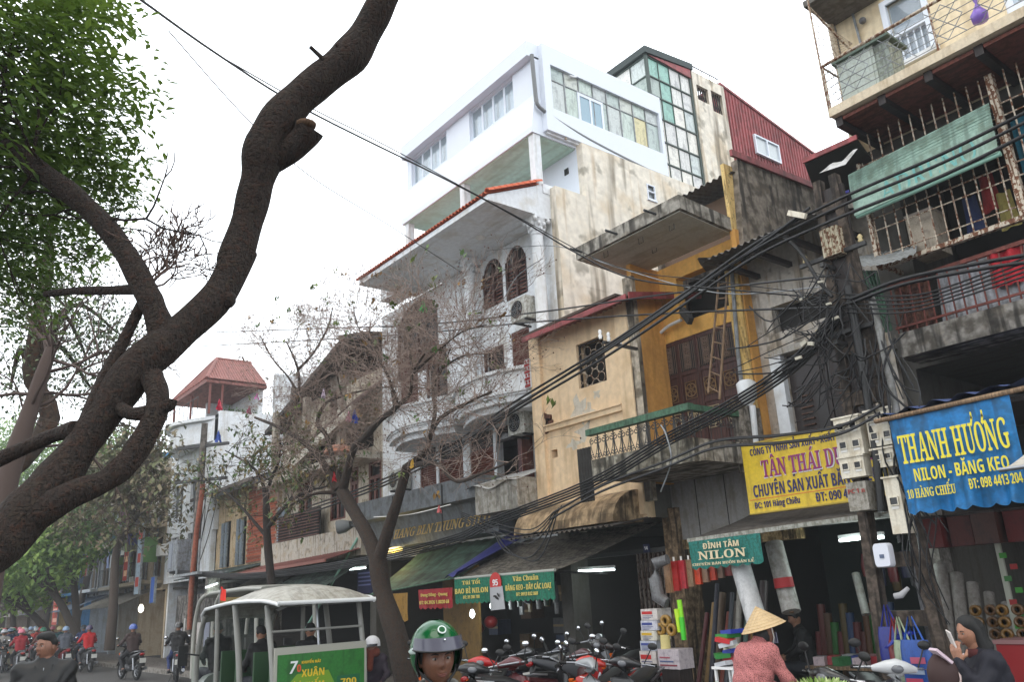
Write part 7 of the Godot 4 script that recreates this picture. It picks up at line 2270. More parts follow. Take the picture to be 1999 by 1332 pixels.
func flesh(st,bones: Array,cell: float,blend:=.03,fold:=.0):
	var lo:=Vector3.ONE*1e9
	var hi:=-lo
	for b in bones:
		var r: float=maxf(b[2],b[3])+cell*2.0
		lo=lo.min(b[0]-Vector3.ONE*r).min(b[1]-Vector3.ONE*r)
		hi=hi.max(b[0]+Vector3.ONE*r).max(b[1]+Vector3.ONE*r)
	var nx:=int((hi.x-lo.x)/cell)+2
	var ny:=int((hi.y-lo.y)/cell)+2
	var nz:=int((hi.z-lo.z)/cell)+2
	var acc:=PackedFloat32Array()
	acc.resize(nx*ny*nz)
	var kk:=blend*.5
	for b in bones:
		var a: Vector3=b[0]
		var ab: Vector3=b[1]-a
		var l2:=maxf(ab.length_squared(),1e-9)
		var r0: float=b[2]
		var dr: float=b[3]-r0
		var m: float=maxf(r0,b[3])+blend*1.6+cell
		var blo: Vector3=((b[0] as Vector3).min(b[1])-Vector3.ONE*m-lo)/cell
		var bhi: Vector3=((b[0] as Vector3).max(b[1])+Vector3.ONE*m-lo)/cell
		for k in range(maxi(0,int(blo.z)),mini(nz,int(bhi.z)+2)):
			for j in range(maxi(0,int(blo.y)),mini(ny,int(bhi.y)+2)):
				var i0:=maxi(0,int(blo.x))
				var p:=lo+V(i0,j,k)*cell-a
				var at:=(k*ny+j)*nx
				for i in range(i0,mini(nx,int(bhi.x)+2)):
					var t:=clampf(p.dot(ab)/l2,.0,1.0)
					var d:=(p-ab*t).length()-(r0+dr*t)
					if fold>.0:
						var w:=p+a
						d+=fold*sin(w.y*46.0+w.x*19.0+sin(w.z*31.0)*1.5)*sin(w.x*27.0-w.z*23.0+w.y*9.0)
					if d<m: acc[at+i]+=exp(-d/kk)
					p.x+=cell
	st.set_smooth_group(0)
	var vert:={}
	var sx:=1
	var sy:=nx
	var sz:=nx*ny
	var at_cell:=func(i: int,j: int,k: int) -> Vector3:
		var o:=(k*ny+j)*nx+i
		if vert.has(o): return vert[o]
		var s:=Vector3.ZERO
		var n:=0
		for e in [[0,1],[0,2],[0,4],[1,3],[1,5],[2,3],[2,6],[3,7],[4,5],[4,6],[5,7],[6,7]]:
			var u: int=e[0]
			var v: int=e[1]
			var fu:=acc[o+(u & 1)*sx+((u >> 1) & 1)*sy+(u >> 2)*sz]
			var fv:=acc[o+(v & 1)*sx+((v >> 1) & 1)*sy+(v >> 2)*sz]
			if (fu>1.0)!=(fv>1.0):
				var gu:=-log(maxf(fu,1e-6))
				var gv:=-log(maxf(fv,1e-6))
				var t:=gu/(gu-gv)
				var pu:=V(u & 1,(u >> 1) & 1,u >> 2)
				var pv:=V(v & 1,(v >> 1) & 1,v >> 2)
				s+=pu.lerp(pv,t)
				n+=1
		var r:=lo+(V(i,j,k)+s/maxi(n,1))*cell
		vert[o]=r
		return r
	for k in range(1,nz-1):
		for j in range(1,ny-1):
			var row:=(k*ny+j)*nx
			for i in range(1,nx-1):
				var o:=row+i
				var f:=acc[o]>1.0
				if f!=(acc[o+sx]>1.0):
					var q:=[at_cell.call(i,j-1,k-1),at_cell.call(i,j,k-1),at_cell.call(i,j,k),at_cell.call(i,j-1,k)]
					if f: quad(st,q[0],q[1],q[2],q[3])
					else: quad(st,q[3],q[2],q[1],q[0])
				if f!=(acc[o+sy]>1.0):
					var q:=[at_cell.call(i-1,j,k-1),at_cell.call(i-1,j,k),at_cell.call(i,j,k),at_cell.call(i,j,k-1)]
					if f: quad(st,q[0],q[1],q[2],q[3])
					else: quad(st,q[3],q[2],q[1],q[0])
				if f!=(acc[o+sz]>1.0):
					var q:=[at_cell.call(i-1,j-1,k),at_cell.call(i,j-1,k),at_cell.call(i,j,k),at_cell.call(i-1,j,k)]
					if f: quad(st,q[0],q[1],q[2],q[3])
					else: quad(st,q[3],q[2],q[1],q[0])
func head(st,t: Transform3D,h: float,n:=40):
	var g:=func(x: float,y: float,cx: float,cy: float,sx: float,sy: float) -> float: return exp(-pow((x-cx)/sx,2)-pow((y-cy)/sy,2))
	st.set_smooth_group(0)
	var last:=[]
	var rows:=n*3/4
	for j in rows+1:
		var a:=PI*j/rows
		var y:=-cos(a)
		var row:=[]
		for i in n:
			var b:=TAU*i/n
			var x:=sin(b)*sin(a)
			var z:=-cos(b)*sin(a)
			var jaw:=1.0-(.30*pow(clampf(-y,0,1),1.6))
			var p:=V(x*.335*jaw,y*.5,z*(.40 if z>0 else .385-.05*clampf(-y-.5,0,1)))
			if z<0:
				var f:=.0
				f+=.030*g.call(x,y,0,.05,.13,.18)
				f+=.085*g.call(x,y,0,-.14,.12,.13)
				f+=.022*(g.call(x,y,.16,-.19,.09,.07)+g.call(x,y,-.16,-.19,.09,.07))
				f-=.035*(g.call(x,y,.36,.10,.17,.10)+g.call(x,y,-.36,.10,.17,.10))
				f+=.018*(g.call(x,y,.38,.27,.26,.08)+g.call(x,y,-.38,.27,.26,.08))
				f+=.022*(g.call(x,y,.52,-.12,.2,.16)+g.call(x,y,-.52,-.12,.2,.16))
				f+=.030*g.call(x,y,0,-.44,.26,.05)+.030*g.call(x,y,0,-.56,.22,.05)
				f-=.012*g.call(x,y,0,-.50,.3,.025)
				f+=.040*g.call(x,y,0,-.80,.3,.14)
				p.z-=f*sqrt(clampf(-z,0,1))
			row.append(t*(p*h))
		if last.size(): ring(st,row,last)
		last=row
	for s in [-1,1]:
		var e:=t*(V(s*.335,-.02,.03)*h)
		ball(st,e,V(.035,.13,.075)*h,10,t.basis*Basis(V(0,1,0),s*.35))
func face_parts(o,t: Transform3D,h: float):
	for s in [-1,1]:
		var st:=S()
		ball(st,t*(V(s*.135,.045,-.318)*h),V(.055,.026,.03)*h,12,t.basis)
		var e=put(st,"eye",mat(Color(.55,.52,.49),.3),o)
		st=S()
		ball(st,t*(V(s*.13,.043,-.338)*h),V(.026,.023,.014)*h,10,t.basis)
		put(st,"iris",mat(Color(.08,.05,.04),.15),e)
		st=S()
		var p:=[]
		for k in 6: p.append(t*(V(s*(.06+.032*k),.118+.022*sin(k*.62),-.372+.010*k)*h))
		tube(st,p,[.008*h,.014*h,.015*h,.014*h,.011*h,.005*h],6)
		put(st,"eyebrow",mat(Color(.07,.06,.055),.9),o)
		st=S()
		p=[]
		for k in 7: p.append(t*(V(s*(.078+.019*k),.05+.027*sin(PI*k/6.0),-.345+.006*k)*h))
		tube(st,p,.006*h,5)
		put(st,"eyelid",mat(Color(.22,.14,.10),.7),o)
	var st:=S()
	var p:=[]
	for k in 9: p.append(t*(V(-.105+.02625*k,-.236-.008*sin(PI*k/8.0)+.006*cos(k*PI/2),-.392+.0018*(k-4)*(k-4))*h))
	tube(st,p,[.006*h,.013*h,.016*h,.017*h,.015*h,.017*h,.016*h,.013*h,.006*h],7)
	p=[]
	for k in 7: p.append(t*(V(-.08+.0267*k,-.268-.010*sin(PI*k/6.0),-.392+.003*(k-3)*(k-3))*h))
	tube(st,p,[.006*h,.016*h,.02*h,.021*h,.02*h,.016*h,.006*h],7)
	put(st,"lips",mat(Color(.38,.205,.165),.55),o)
func hand(st,wrist: Vector3,d: Vector3,n: Vector3,side: float,curl: float,cell:=.006,size:=1.0):
	var s:=d.cross(n).normalized()*side
	var b:=[]
	var palm_end:=wrist+d*.085*size
	for k in 4:
		var off:=s*(-.030+.020*k)*size
		b.append([wrist+off*.6+d*.01,palm_end+off,.015*size,.0125*size])
		var len: float=[.062,.075,.08,.068][k]*size
		var p:=palm_end+off
		var e:=d
		for q in 3:
			e=e.rotated(s.normalized(),-curl*side*(.5+.35*q))
			var m=p+e*len*[.45,.32,.23][q]
			b.append([p,m,.0092*size,.0082*size])
			p=m
	var th:=wrist+d*.02+s*.034*size
	var t1:=th+(d*.6+s*.8-n*.3).normalized()*.036*size
	b.append([th-s*.02,t1,.013*size,.010*size])
	b.append([t1,t1+(d*.9+s*.25-n*.4).normalized()*.038*size,.010*size,.008*size])
	flesh(st,b,cell,.008)
func pose(kind: String) -> Dictionary:
	if kind=="ride":
		return {hip=V(0,.88,.16),chest=V(0,1.22,.10),neck=V(0,1.38,.06),head=V(0,1.53,.04),sh=[V(-.17,1.33,.08),V(.17,1.33,.08)],el=[V(-.29,1.12,-.04),V(.29,1.12,-.04)],wr=[V(-.31,1.06,-.20),V(.31,1.06,-.20)],
			hp=[V(-.09,.86,.14),V(.09,.86,.14)],kn=[V(-.21,.66,-.24),V(.21,.66,-.24)],an=[V(-.2,.33,.02),V(.2,.33,.02)],toe=[V(-.21,.27,-.13),V(.21,.27,-.13)]}
	if kind=="sit":
		return {hip=V(0,.50,.1),chest=V(0,.88,.05),neck=V(0,1.04,.0),head=V(0,1.19,-.04),sh=[V(-.17,.99,.03),V(.17,.99,.03)],el=[V(-.24,.74,-.06),V(.24,.74,-.06)],wr=[V(-.14,.64,-.27),V(.14,.64,-.27)],
			hp=[V(-.09,.48,.08),V(.09,.48,.08)],kn=[V(-.15,.5,-.34),V(.15,.5,-.34)],an=[V(-.14,.09,-.32),V(.14,.09,-.32)],toe=[V(-.14,.04,-.48),V(.14,.04,-.48)]}
	return {hip=V(0,.90,0),chest=V(0,1.24,.0),neck=V(0,1.41,.0),head=V(0,1.555,-.02),sh=[V(-.18,1.36,0),V(.18,1.36,0)],el=[V(-.24,1.09,.02),V(.24,1.09,.02)],wr=[V(-.25,.86,-.06),V(.25,.86,-.06)],
		hp=[V(-.09,.88,0),V(.09,.88,0)],kn=[V(-.10,.47,-.02),V(.10,.47,-.02)],an=[V(-.11,.09,.03),V(.11,.09,.03)],toe=[V(-.13,.04,-.14),V(.13,.04,-.14)]}
func arms(J: Dictionary,f: float) -> Array:
	var b:=[]
	for s in 2:
		b.append([J.sh[s],J.el[s],.050*f,.042*f])
		b.append([J.el[s],J.wr[s],.042*f,.030*f])
	return b
func torso(J: Dictionary,f: float) -> Array:
	var b:=[]
	for s in [-1,1]:
		b.append([J.hip+V(s*.06,0,0),J.chest+V(s*.075,0,0),.105*f,.105*f])
		b.append([J.chest+V(s*.07,.0,0),J.neck+V(s*.06,-.06,0),.10*f,.055*f])
	b.append([J.sh[0],J.sh[1],.058*f,.058*f])
	return b
func legs(J: Dictionary,f: float) -> Array:
	var b:=[]
	for s in 2:
		b.append([J.hp[s],J.kn[s],.088*f,.058*f])
		b.append([J.kn[s],J.an[s],.055*f,.038*f])
	b.append([J.hp[0],J.hp[1],.10*f,.10*f])
	return b
func figure(label: String,J: Dictionary,look: Dictionary,at: Vector3,turn: float,group:="") -> Node3D:
	var o=thing("person",label,"person",Vector3.ZERO,group)
	var cell: float=look.get("cell",.018)
	var skin=look.get("skin_mat",mat(look.get("skin",Color(.62,.44,.34)),.55,"cloth",3.0,.0,false))
	var ht:=Transform3D(Basis(V(0,1,0),look.get("turn",.0))*Basis(V(1,0,0),look.get("nod",.0))*Basis(V(0,0,1),look.get("tilt",.0)),J.head)
	o.set_meta("_head",ht)
	var hh: float=look.get("head",.225)
	var st:=S()
	var bones:=torso(J,.88)+arms(J,.85)+legs(J,.85)
	bones.append([J.neck+V(0,-.04,0),J.head+V(0,-.05,.01),.058,.056])
	for s in 2:
		bones.append([J.an[s],J.toe[s],.036,.03])
		if not look.has("hands"): bones.append([J.wr[s],J.wr[s]+(J.wr[s]-J.el[s]).normalized()*.1,.03,.024])
	flesh(st,bones,cell,.03)
	head(st,ht,hh,look.get("seg",28))
	if look.has("hands"):
		for s in 2:
			var d: Vector3=(J.wr[s]-J.el[s]).normalized()
			if look.has("hand_dir"): d=look.hand_dir[s]
			var back: Vector3=look.get("hand_back",[V(0,1,0),V(0,1,0)])[s]
			back=(back-d*back.dot(d)).normalized()
			hand(st,J.wr[s],d,back,1.0 if s==0 else -1.0,look.hands,.007)
	put(st,"body",skin,o)
	if look.get("face",false): face_parts(o,ht,hh)
	st=S()
	var f: float=look.get("bulk",1.14)
	flesh(st,torso(J,f)+arms(J,f)+([[J.neck+V(0,-.05,.0),J.neck+V(0,.02,.0),.085,.07]] if look.get("collar",true) else []),cell,.035,.007)
	put(st,look.get("top_name","jacket"),look.get("top_mat",mat(look.get("top",Color(.1,.1,.11)),.75)),o)
	st=S()
	flesh(st,legs(J,1.08),cell,.035,.006)
	put(st,"trousers",mat(look.get("bottom",Color(.12,.13,.16)),.8),o)
	for s in 2:
		st=S()
		flesh(st,[[J.an[s]+V(0,-.02,.03),J.toe[s],.045,.038]],cell,.02)
		put(st,"shoe",mat(look.get("shoes",Color(.1,.09,.09)),.5),o)
	if look.has("hair"):
		st=S()
		st.set_smooth_group(0)
		var hb: Basis=ht.basis
		flesh(st,look.hair.map(func(q): return [ht*(q[0]*hh),ht*(q[1]*hh),q[2]*hh,q[3]*hh]),cell*.6,.02)
		put(st,"hair",mat(Color(.03,.027,.025),.7),o)
	o.position=at
	o.rotation.y=turn
	return o
func helmet(o,J: Dictionary,tone: Color,rough:=.15,peak:=true,n:=24) -> MeshInstance3D:
	var ht: Transform3D=o.get_meta("_head")
	var hh:=.225
	var st:=S()
	var pr:=[]
	for k in 9:
		var a:=PI/2*k/8
		pr.append(Vector2(.132*cos(a)*(1.0 if k<8 else .0),.02+.128*sin(a)))
	pr.push_front(Vector2(.134,-.02))
	lathe(st,Transform3D(ht.basis*Basis.from_scale(V(.95,1,1.1)),ht.origin+ht.basis*V(0,.015,.01)),pr,n)
	var m:=mat(tone,rough)
	m.clearcoat_enabled=true
	m.clearcoat=.8
	var p:=where(o)
	var h=put(st,"helmet",m,o)
	if peak:
		st=S()
		st.set_smooth_group(0)
		var a0:=[]
		var a1:=[]
		for k in 11:
			var q:=deg_to_rad(-65+13*k)
			a0.append(ht*V(sin(q)*.128,.035,-cos(q)*.148+.01))
			a1.append(ht*V(sin(q)*.135,.006-.012*cos(q),-cos(q)*.20+.01))
		for k in 10:
			quad_to(st,a0[k],a0[k+1],a1[k+1],a1[k],V(0,1,0))
		put(st,"peak",mat(Color(.16,.17,.19),.2),h)
	return h
const SHORT_HAIR:=[[Vector3(0,.31,.06),Vector3(0,.06,.24),.235,.2],[Vector3(-.12,.33,-.05),Vector3(.12,.33,-.05),.2,.2],[Vector3(-.17,.12,.1),Vector3(.17,.12,.1),.19,.19],[Vector3(-.13,.38,-.2),Vector3(.13,.38,-.2),.12,.12],[Vector3(-.3,.14,.02),Vector3(-.3,.0,.08),.05,.04],[Vector3(.3,.14,.02),Vector3(.3,.0,.08),.05,.04]]
const LONG_HAIR:=[[Vector3(0,.28,.05),Vector3(0,.18,.2),.29,.27],[Vector3(-.14,.28,.0),Vector3(.14,.28,.0),.24,.24],[Vector3(0,.1,.25),Vector3(0,-.65,.22),.28,.3],[Vector3(-.3,.1,.08),Vector3(-.3,-.6,.1),.14,.15],[Vector3(.3,.1,.08),Vector3(.3,-.6,.1),.14,.15],[Vector3(-.15,-.5,.3),Vector3(.15,-.5,.3),.22,.22]]
func rider_group(label: String,at: Vector3,turn: float,top: Color,hat: Color,bottom: Color,cell:=.024) -> Node3D:
	var J:=pose("ride")
	var o=figure(label,J,{cell=cell,seg=20,top=top,bottom=bottom},Vector3.ZERO,.0,"riders in the street")
	helmet(o,J,hat,.25,true,16)
	o.position=at
	o.rotation.y=turn
	return o
func people():
	rng.seed=99
	grab_rider()
	walking_man()
	hat_woman()
	phone_woman()
	cap_woman()
	var J:=pose("sit")
	figure("man in black seated low among the goods of the packaging shop",J,{cell=.02,top=Color(.05,.05,.055),hair=SHORT_HAIR,nod=-.3},V(11.6,.1,-7.82)*V(1,0,1)+V(0,.16,0),.7)
	var r0=rider_group("rider in a dark brown jacket seen from behind, with a blue helmet before him",V(7.5,0,-29.6),.12,Color(.20,.13,.12),Color(.16,.30,.62),Color(.08,.08,.1),.02)
	rider_group("rider in a black padded jacket and blue jeans beside the orange pipe",V(8.1,0,-26.8),-.25,Color(.06,.06,.065),Color(.07,.07,.08),Color(.12,.18,.36),.02)
	rider_group("rider in a bright red jacket with a bare head of dark hair",V(7.6,0,-36.2),.05,Color(.68,.05,.08),Color(.2,.12,.3),Color(.2,.2,.22))
	rider_group("rider in a pink and orange coat behind the walking man",V(7.4,0,-46.0),.0,Color(.85,.35,.30),Color(.80,.82,.82),Color(.75,.5,.55))
	var st_:=pose("stand")
	figure("person in a vivid red jacket standing at the kerb behind the black-jacketed rider",st_,{cell=.024,seg=20,top=Color(.80,.05,.05),hair=SHORT_HAIR},V(10.0,.145,-30.9),2.6)
	var dj:=pose("sit")
	var dr=figure("shuttle bus driver in dark clothes and a white cap seen from behind",dj,{cell=.022,seg=20,top=Color(.05,.06,.06),hair=SHORT_HAIR},V(5.35,.42,-15.4),.0)
	helmet(dr,dj,Color(.85,.86,.86),.6,true,16)
	figure("dark haired passenger in black on the left of the shuttle bus's rear bench",pose("sit"),{cell=.024,seg=20,top=Color(.04,.04,.045),hair=SHORT_HAIR},V(5.35,.35,-13.4),.1)
	figure("dark haired passenger in black in the middle of the shuttle bus",pose("sit"),{cell=.024,seg=20,top=Color(.045,.04,.04),hair=SHORT_HAIR},V(5.95,.35,-12.9),-.2)
	var tops:=[Color(.10,.11,.14),Color(.30,.32,.36),Color(.55,.10,.14),Color(.16,.20,.34),Color(.42,.30,.26),Color(.62,.60,.58),Color(.12,.28,.30)]
	var hats:=[Color(.62,.14,.16),Color(.75,.76,.78),Color(.16,.18,.22),Color(.50,.60,.72),Color(.72,.66,.48),Color(.20,.46,.36),Color(.80,.45,.52)]
	var tn:=["charcoal","grey","dark red","navy","brown","pale","teal"]
	var hn:=["red","white","black","pale blue","straw coloured","green","pink"]
	var src=r0
	for k in 30:
		var z:=-37.5-.8*k
		var x:=lerpf(-z*.137-.5,8.7,fmod(k*.618,1.0))
		var c:=k % 7
		var hcol:=(k*3+k/7) % 7
		var o:=dup(src,"person","distant rider in a %s jacket and %s helmet, %s in the traffic" % [tn[c],hn[hcol],["nearer","midway","far back"][mini(2,k/12)]],V(x,0,z),.0 if k % 5 else PI)
		o.set_meta("group","riders in the distant traffic")
		for ch in o.get_children():
			var nm:=String(ch.name)
			if nm.begins_with("jacket"): ch.material_override=mat(tops[c],.8)
			if nm.begins_with("helmet"): ch.material_override=mat(hats[hcol],.3)
		var b:=dup(wave,"motorbike","%s motorbike under the distant rider in %s with the %s helmet, %s" % [["black","red","grey","blue","white"][k % 5],tn[c],hn[hcol],["nearer","midway","far back"][mini(2,k/12)]],V(x,.004,z),o.rotation.y)
		b.rotation.z=0
		b.set_meta("group","motorbikes in the distant traffic")
		recolour(b,[Color(.07,.07,.08),Color(.5,.06,.07),Color(.4,.4,.42),Color(.1,.14,.3),Color(.75,.75,.75)][k % 5],Color(.3,.3,.3))
func grab_rider():
	var J:=pose("ride")
	var lift:=V(0,.17,0)
	for k in J:
		if J[k] is Array: J[k]=J[k].map(func(q): return q+lift)
		else: J[k]+=lift
	J.head+=V(.0,.01,-.03)
	var at: Vector3=V(2.3,1.63,-3.57)
	var skin:=mat(Color(.47,.31,.23),.5,"cloth",3.5,.05,false)
	skin.subsurf_scatter_enabled=true
	skin.subsurf_scatter_strength=.1
	var o=figure("man in a glossy green helmet with a clear grey peak, riding close in front",J,{cell=.013,seg=72,skin_mat=skin,top_mat=mat(Color(.34,.33,.30),.85,"cloth",2.0,.0,false),face=true,head=.238,turn=.26,nod=-.06,tilt=-.03,bulk=1.25},Vector3.ZERO,.0)
	var ht: Transform3D=o.get_meta("_head")
	var face_t:=ht
	ht.origin+=ht.basis*V(0,.024,.006)
	var st:=S()
	for s in [-1,1]: ball(st,ht*V(s*.078,.0,.0),V(.012,.05,.03),8,ht.basis)
	ball(st,ht*V(0,-.02,.06),V(.075,.07,.045),12,ht.basis)
	put(st,"hair",mat(Color(.05,.045,.04),.7),o)
	var green:=mat(Color(.0,.30,.14),.15)
	st=S()
	st.set_smooth_group(0)
	var last:=[]
	var N:=44
	for j in 19:
		var a:=PI*.5*j/18.0
		var row:=[]
		for i in N+1:
			var b:=TAU*i/N
			var face:=clampf(cos(b)*1.5-.1,.0,1.0)
			var low:=lerpf(-.095,.05,smoothstep(.0,.7,face))
			var y:=lerpf(low,.155,sin(a))
			var ry:=sqrt(clampf(1.0-pow(clampf((y-.01)/.147,-.75,1.0),2.0),.0,1.0))
			row.append(ht*V(sin(b)*.125*ry,y,-cos(b)*.148*ry+.008))
		if last.size(): ring(st,row,last,false)
		last=row
	var h=put(st,"helmet",green,o)
	st=S()
	var rim:=[]
	for i in N+1:
		var b:=TAU*i/N
		var face:=clampf(cos(b)*1.5-.1,.0,1.0)
		var y:=lerpf(-.095,.05,smoothstep(.0,.7,face))
		var ry:=sqrt(clampf(1.0-pow(clampf((y-.01)/.147,-.75,1.0),2.0),.0,1.0))
		rim.append(ht*V(sin(b)*.123*ry,y,-cos(b)*.146*ry+.008))
	tube(st,rim,.006,6,false)
	put(st,"rim",K.black,h)
	st=S()
	st.set_smooth_group(0)
	last=[]
	for j in 7:
		var v:=j/6.0
		var row:=[]
		for i in 25:
			var b:=deg_to_rad(-72+6.0*i)
			var y:=lerpf(.085,.036,v)-.008*cos(b)*v
			var out:=1.0+.012+.17*v*cos(b*.8)
			row.append(ht*V(sin(b)*.121*out,y,-cos(b)*.143*out+.008))
		if last.size(): ring(st,row,last,false)
		last=row
	put(st,"peak",mat(Color(.28,.28,.33),.18),h)
	st=S()
	var low:=[]
	for i in 25:
		var b:=deg_to_rad(-72+6.0*i)
		low.append(ht*V(sin(b)*.121*(1.012+.17*cos(b*.8)),.034-.008*cos(b),-cos(b)*.143*(1.012+.17*cos(b*.8))+.008))
	tube(st,low,.004,6)
	put(st,"peak_edge",K.black,h)
	var nrm:=V(.02,.62,-.8).normalized()
	var bb:=Basis(nrm.cross(V(0,1,0)).normalized(),nrm,nrm.cross(V(0,1,0)).cross(nrm).normalized()*-1.0)
	var bp:=V(.0,.118,-.108)
	st=S()
	lathe(st,Transform3D(ht.basis*bb,ht*bp),[Vector2(.021,0),Vector2(.021,.003),Vector2(.017,.0035),Vector2(.0,.0036)],20)
	put(st,"roundel",mat(Color(.80,.84,.82),.3),h)
	st=S()
	lathe(st,Transform3D(ht.basis*bb,ht*bp),[Vector2(.015,.003),Vector2(.015,.0045),Vector2(.012,.0045)],18)
	put(st,"roundel_ring",green,h)
	st=S()
	ball(st,ht*V(.0,.076,-.151),V(.006,.006,.006),8)
	put(st,"rivet",K.chrome,h)
	st=S()
	for s in [-1,1]: hull(st,[[ht*V(s*.119,.03,-.05),.004,.016],[ht*V(s*.125,.02,.01),.004,.013],[ht*V(s*.12,.015,.06),.003,.004]],8)
	put(st,"side_flash",mat(Color(.70,.76,.74),.3),h)
	for s in [-1,1]: ptube(o,"chin_strap",K.black,[ht*V(s*.098,-.06,.0),ht*V(s*.076,-.09,-.03),ht*V(s*.03,-.128,-.06)],.007,5)
	st=S()
	var ring_pts:=[]
	for k in 13: ring_pts.append(J.neck+V(sin(TAU*k/12)*.088,.03+.012*cos(TAU*k/12),cos(TAU*k/12)*.082+.005))
	tube(st,ring_pts,.026,8)
	put(st,"collar",mat(Color(.38,.37,.34),.85),o)
	var turn:=PI-.55
	var want:=at
	var off:=Basis(V(0,1,0),turn)*(J.head as Vector3)
	o.rotation.y=turn
	o.position=V(want.x-off.x,want.y-off.y,want.z-off.z)
	var b:=dup(wave,"motorbike","motorbike under the man in the green helmet, almost wholly below the picture",V(o.position.x,.004,o.position.z),turn)
	b.rotation.z=0
	recolour(b,Color(.08,.08,.09),Color(.1,.1,.1))
func walking_man():
	var J:=pose("stand")
	var at: Vector3=V(1.49,1.69,-8.67)
	var o=figure("young man in a black jacket with short black hair, face turned to the left",J,{cell=.014,seg=56,skin=Color(.58,.41,.33),top_mat=mat(Color(.035,.037,.042),.55),face=true,hair=SHORT_HAIR,turn=-.8,nod=-.06,hands=.35,bulk=1.22},Vector3.ZERO,.0)
	for s in [-1,1]: pbar(o,"lapel",mat(Color(.02,.02,.025),.6),V(s*.07,1.40,-.07),V(s*.02,1.12,-.135),.03,.012)
	ptube(o,"zip",K.steel,[V(0,1.38,-.095),V(0,.95,-.135)],.004,4)
	var turn:=PI-.25
	var off:=Basis(V(0,1,0),turn)*(J.head as Vector3)
	o.rotation.y=turn
	o.position=V(at.x-off.x,maxf(.0,at.y-off.y),at.z-off.z)
func hat_woman():
	var J:=pose("stand")
	J.chest+=V(0,-.04,-.10)
	J.neck+=V(0,-.08,-.18)
	J.head+=V(0,-.12,-.26)
	J.sh=[V(-.17,1.27,-.15),V(.17,1.27,-.15)]
	J.el=[V(-.25,1.02,-.24),V(.25,1.02,-.24)]
	J.wr=[V(-.16,.93,-.46),V(.16,.93,-.46)]
	var at: Vector3=V(7.19,1.41,-5.23)
	var sm:=mat(Color(.74,.47,.47),.85,"speck",1.3,.0,false)
	var o=figure("woman in a conical straw hat and speckled pink jacket bending over vegetables",J,{cell=.014,seg=32,skin=Color(.55,.38,.30),top_mat=sm,turn=-.15,nod=.12,tilt=.1,hands=.5,bulk=1.3,bottom=Color(.15,.12,.14)},Vector3.ZERO,.0)
	var ht: Transform3D=o.get_meta("_head")
	var st:=S()
	var hat_t:=Transform3D(ht.basis*Basis(V(1,0,0),.1),ht.origin+ht.basis*V(0,.045,.0))
	lathe(st,hat_t,[Vector2(.225,-.002),Vector2(.15,.072),Vector2(.075,.142),Vector2(.0,.21)],32)
	var h=put(st,"straw_hat",mat(Color(.83,.72,.55),.7,"cloth",3.0,.0,false),o)
	st=S()
	for k in 9:
		var u:=k/9.0
		var c:=[]
		for i in 33: c.append(hat_t*V(cos(TAU*i/32)*.226*(1-u),.212*u+.0,sin(TAU*i/32)*.226*(1-u)))
		tube(st,c,.0022,4,false)
	put(st,"hat_hoops",mat(Color(.72,.60,.42),.8),h)
	st=S()
	flesh(st,[[ht*V(0,-.02,.05),ht*V(0,-.11,.06),.085,.06]],.012,.02)
	put(st,"hair",mat(Color(.06,.05,.05),.6),o)
	st=S()
	sheet(st,ht*V(-.07,-.12,-.06),ht*V(.07,-.12,-.06),ht*V(.075,-.02,-.07),ht*V(-.075,-.02,-.07),8,4,func(u,v): return ht.basis*V(0,0,-.045*sin(u*PI)))
	put(st,"face_mask",mat(Color(.55,.56,.66),.8),o)
	for s in [-1,1]: ptube(o,"hat_strap",K.paper,[ht*V(s*.10,.05,-.02),ht*V(s*.065,-.06,-.04),ht*V(0,-.13,-.05)],.006,5)
	var turn:=-1.75
	var off:=Basis(V(0,1,0),turn)*(J.head as Vector3)
	o.rotation.y=turn
	o.position=V(at.x-off.x,at.y-off.y-.02,at.z-off.z)
	o.position.y=clampf(o.position.y,.0,.15)
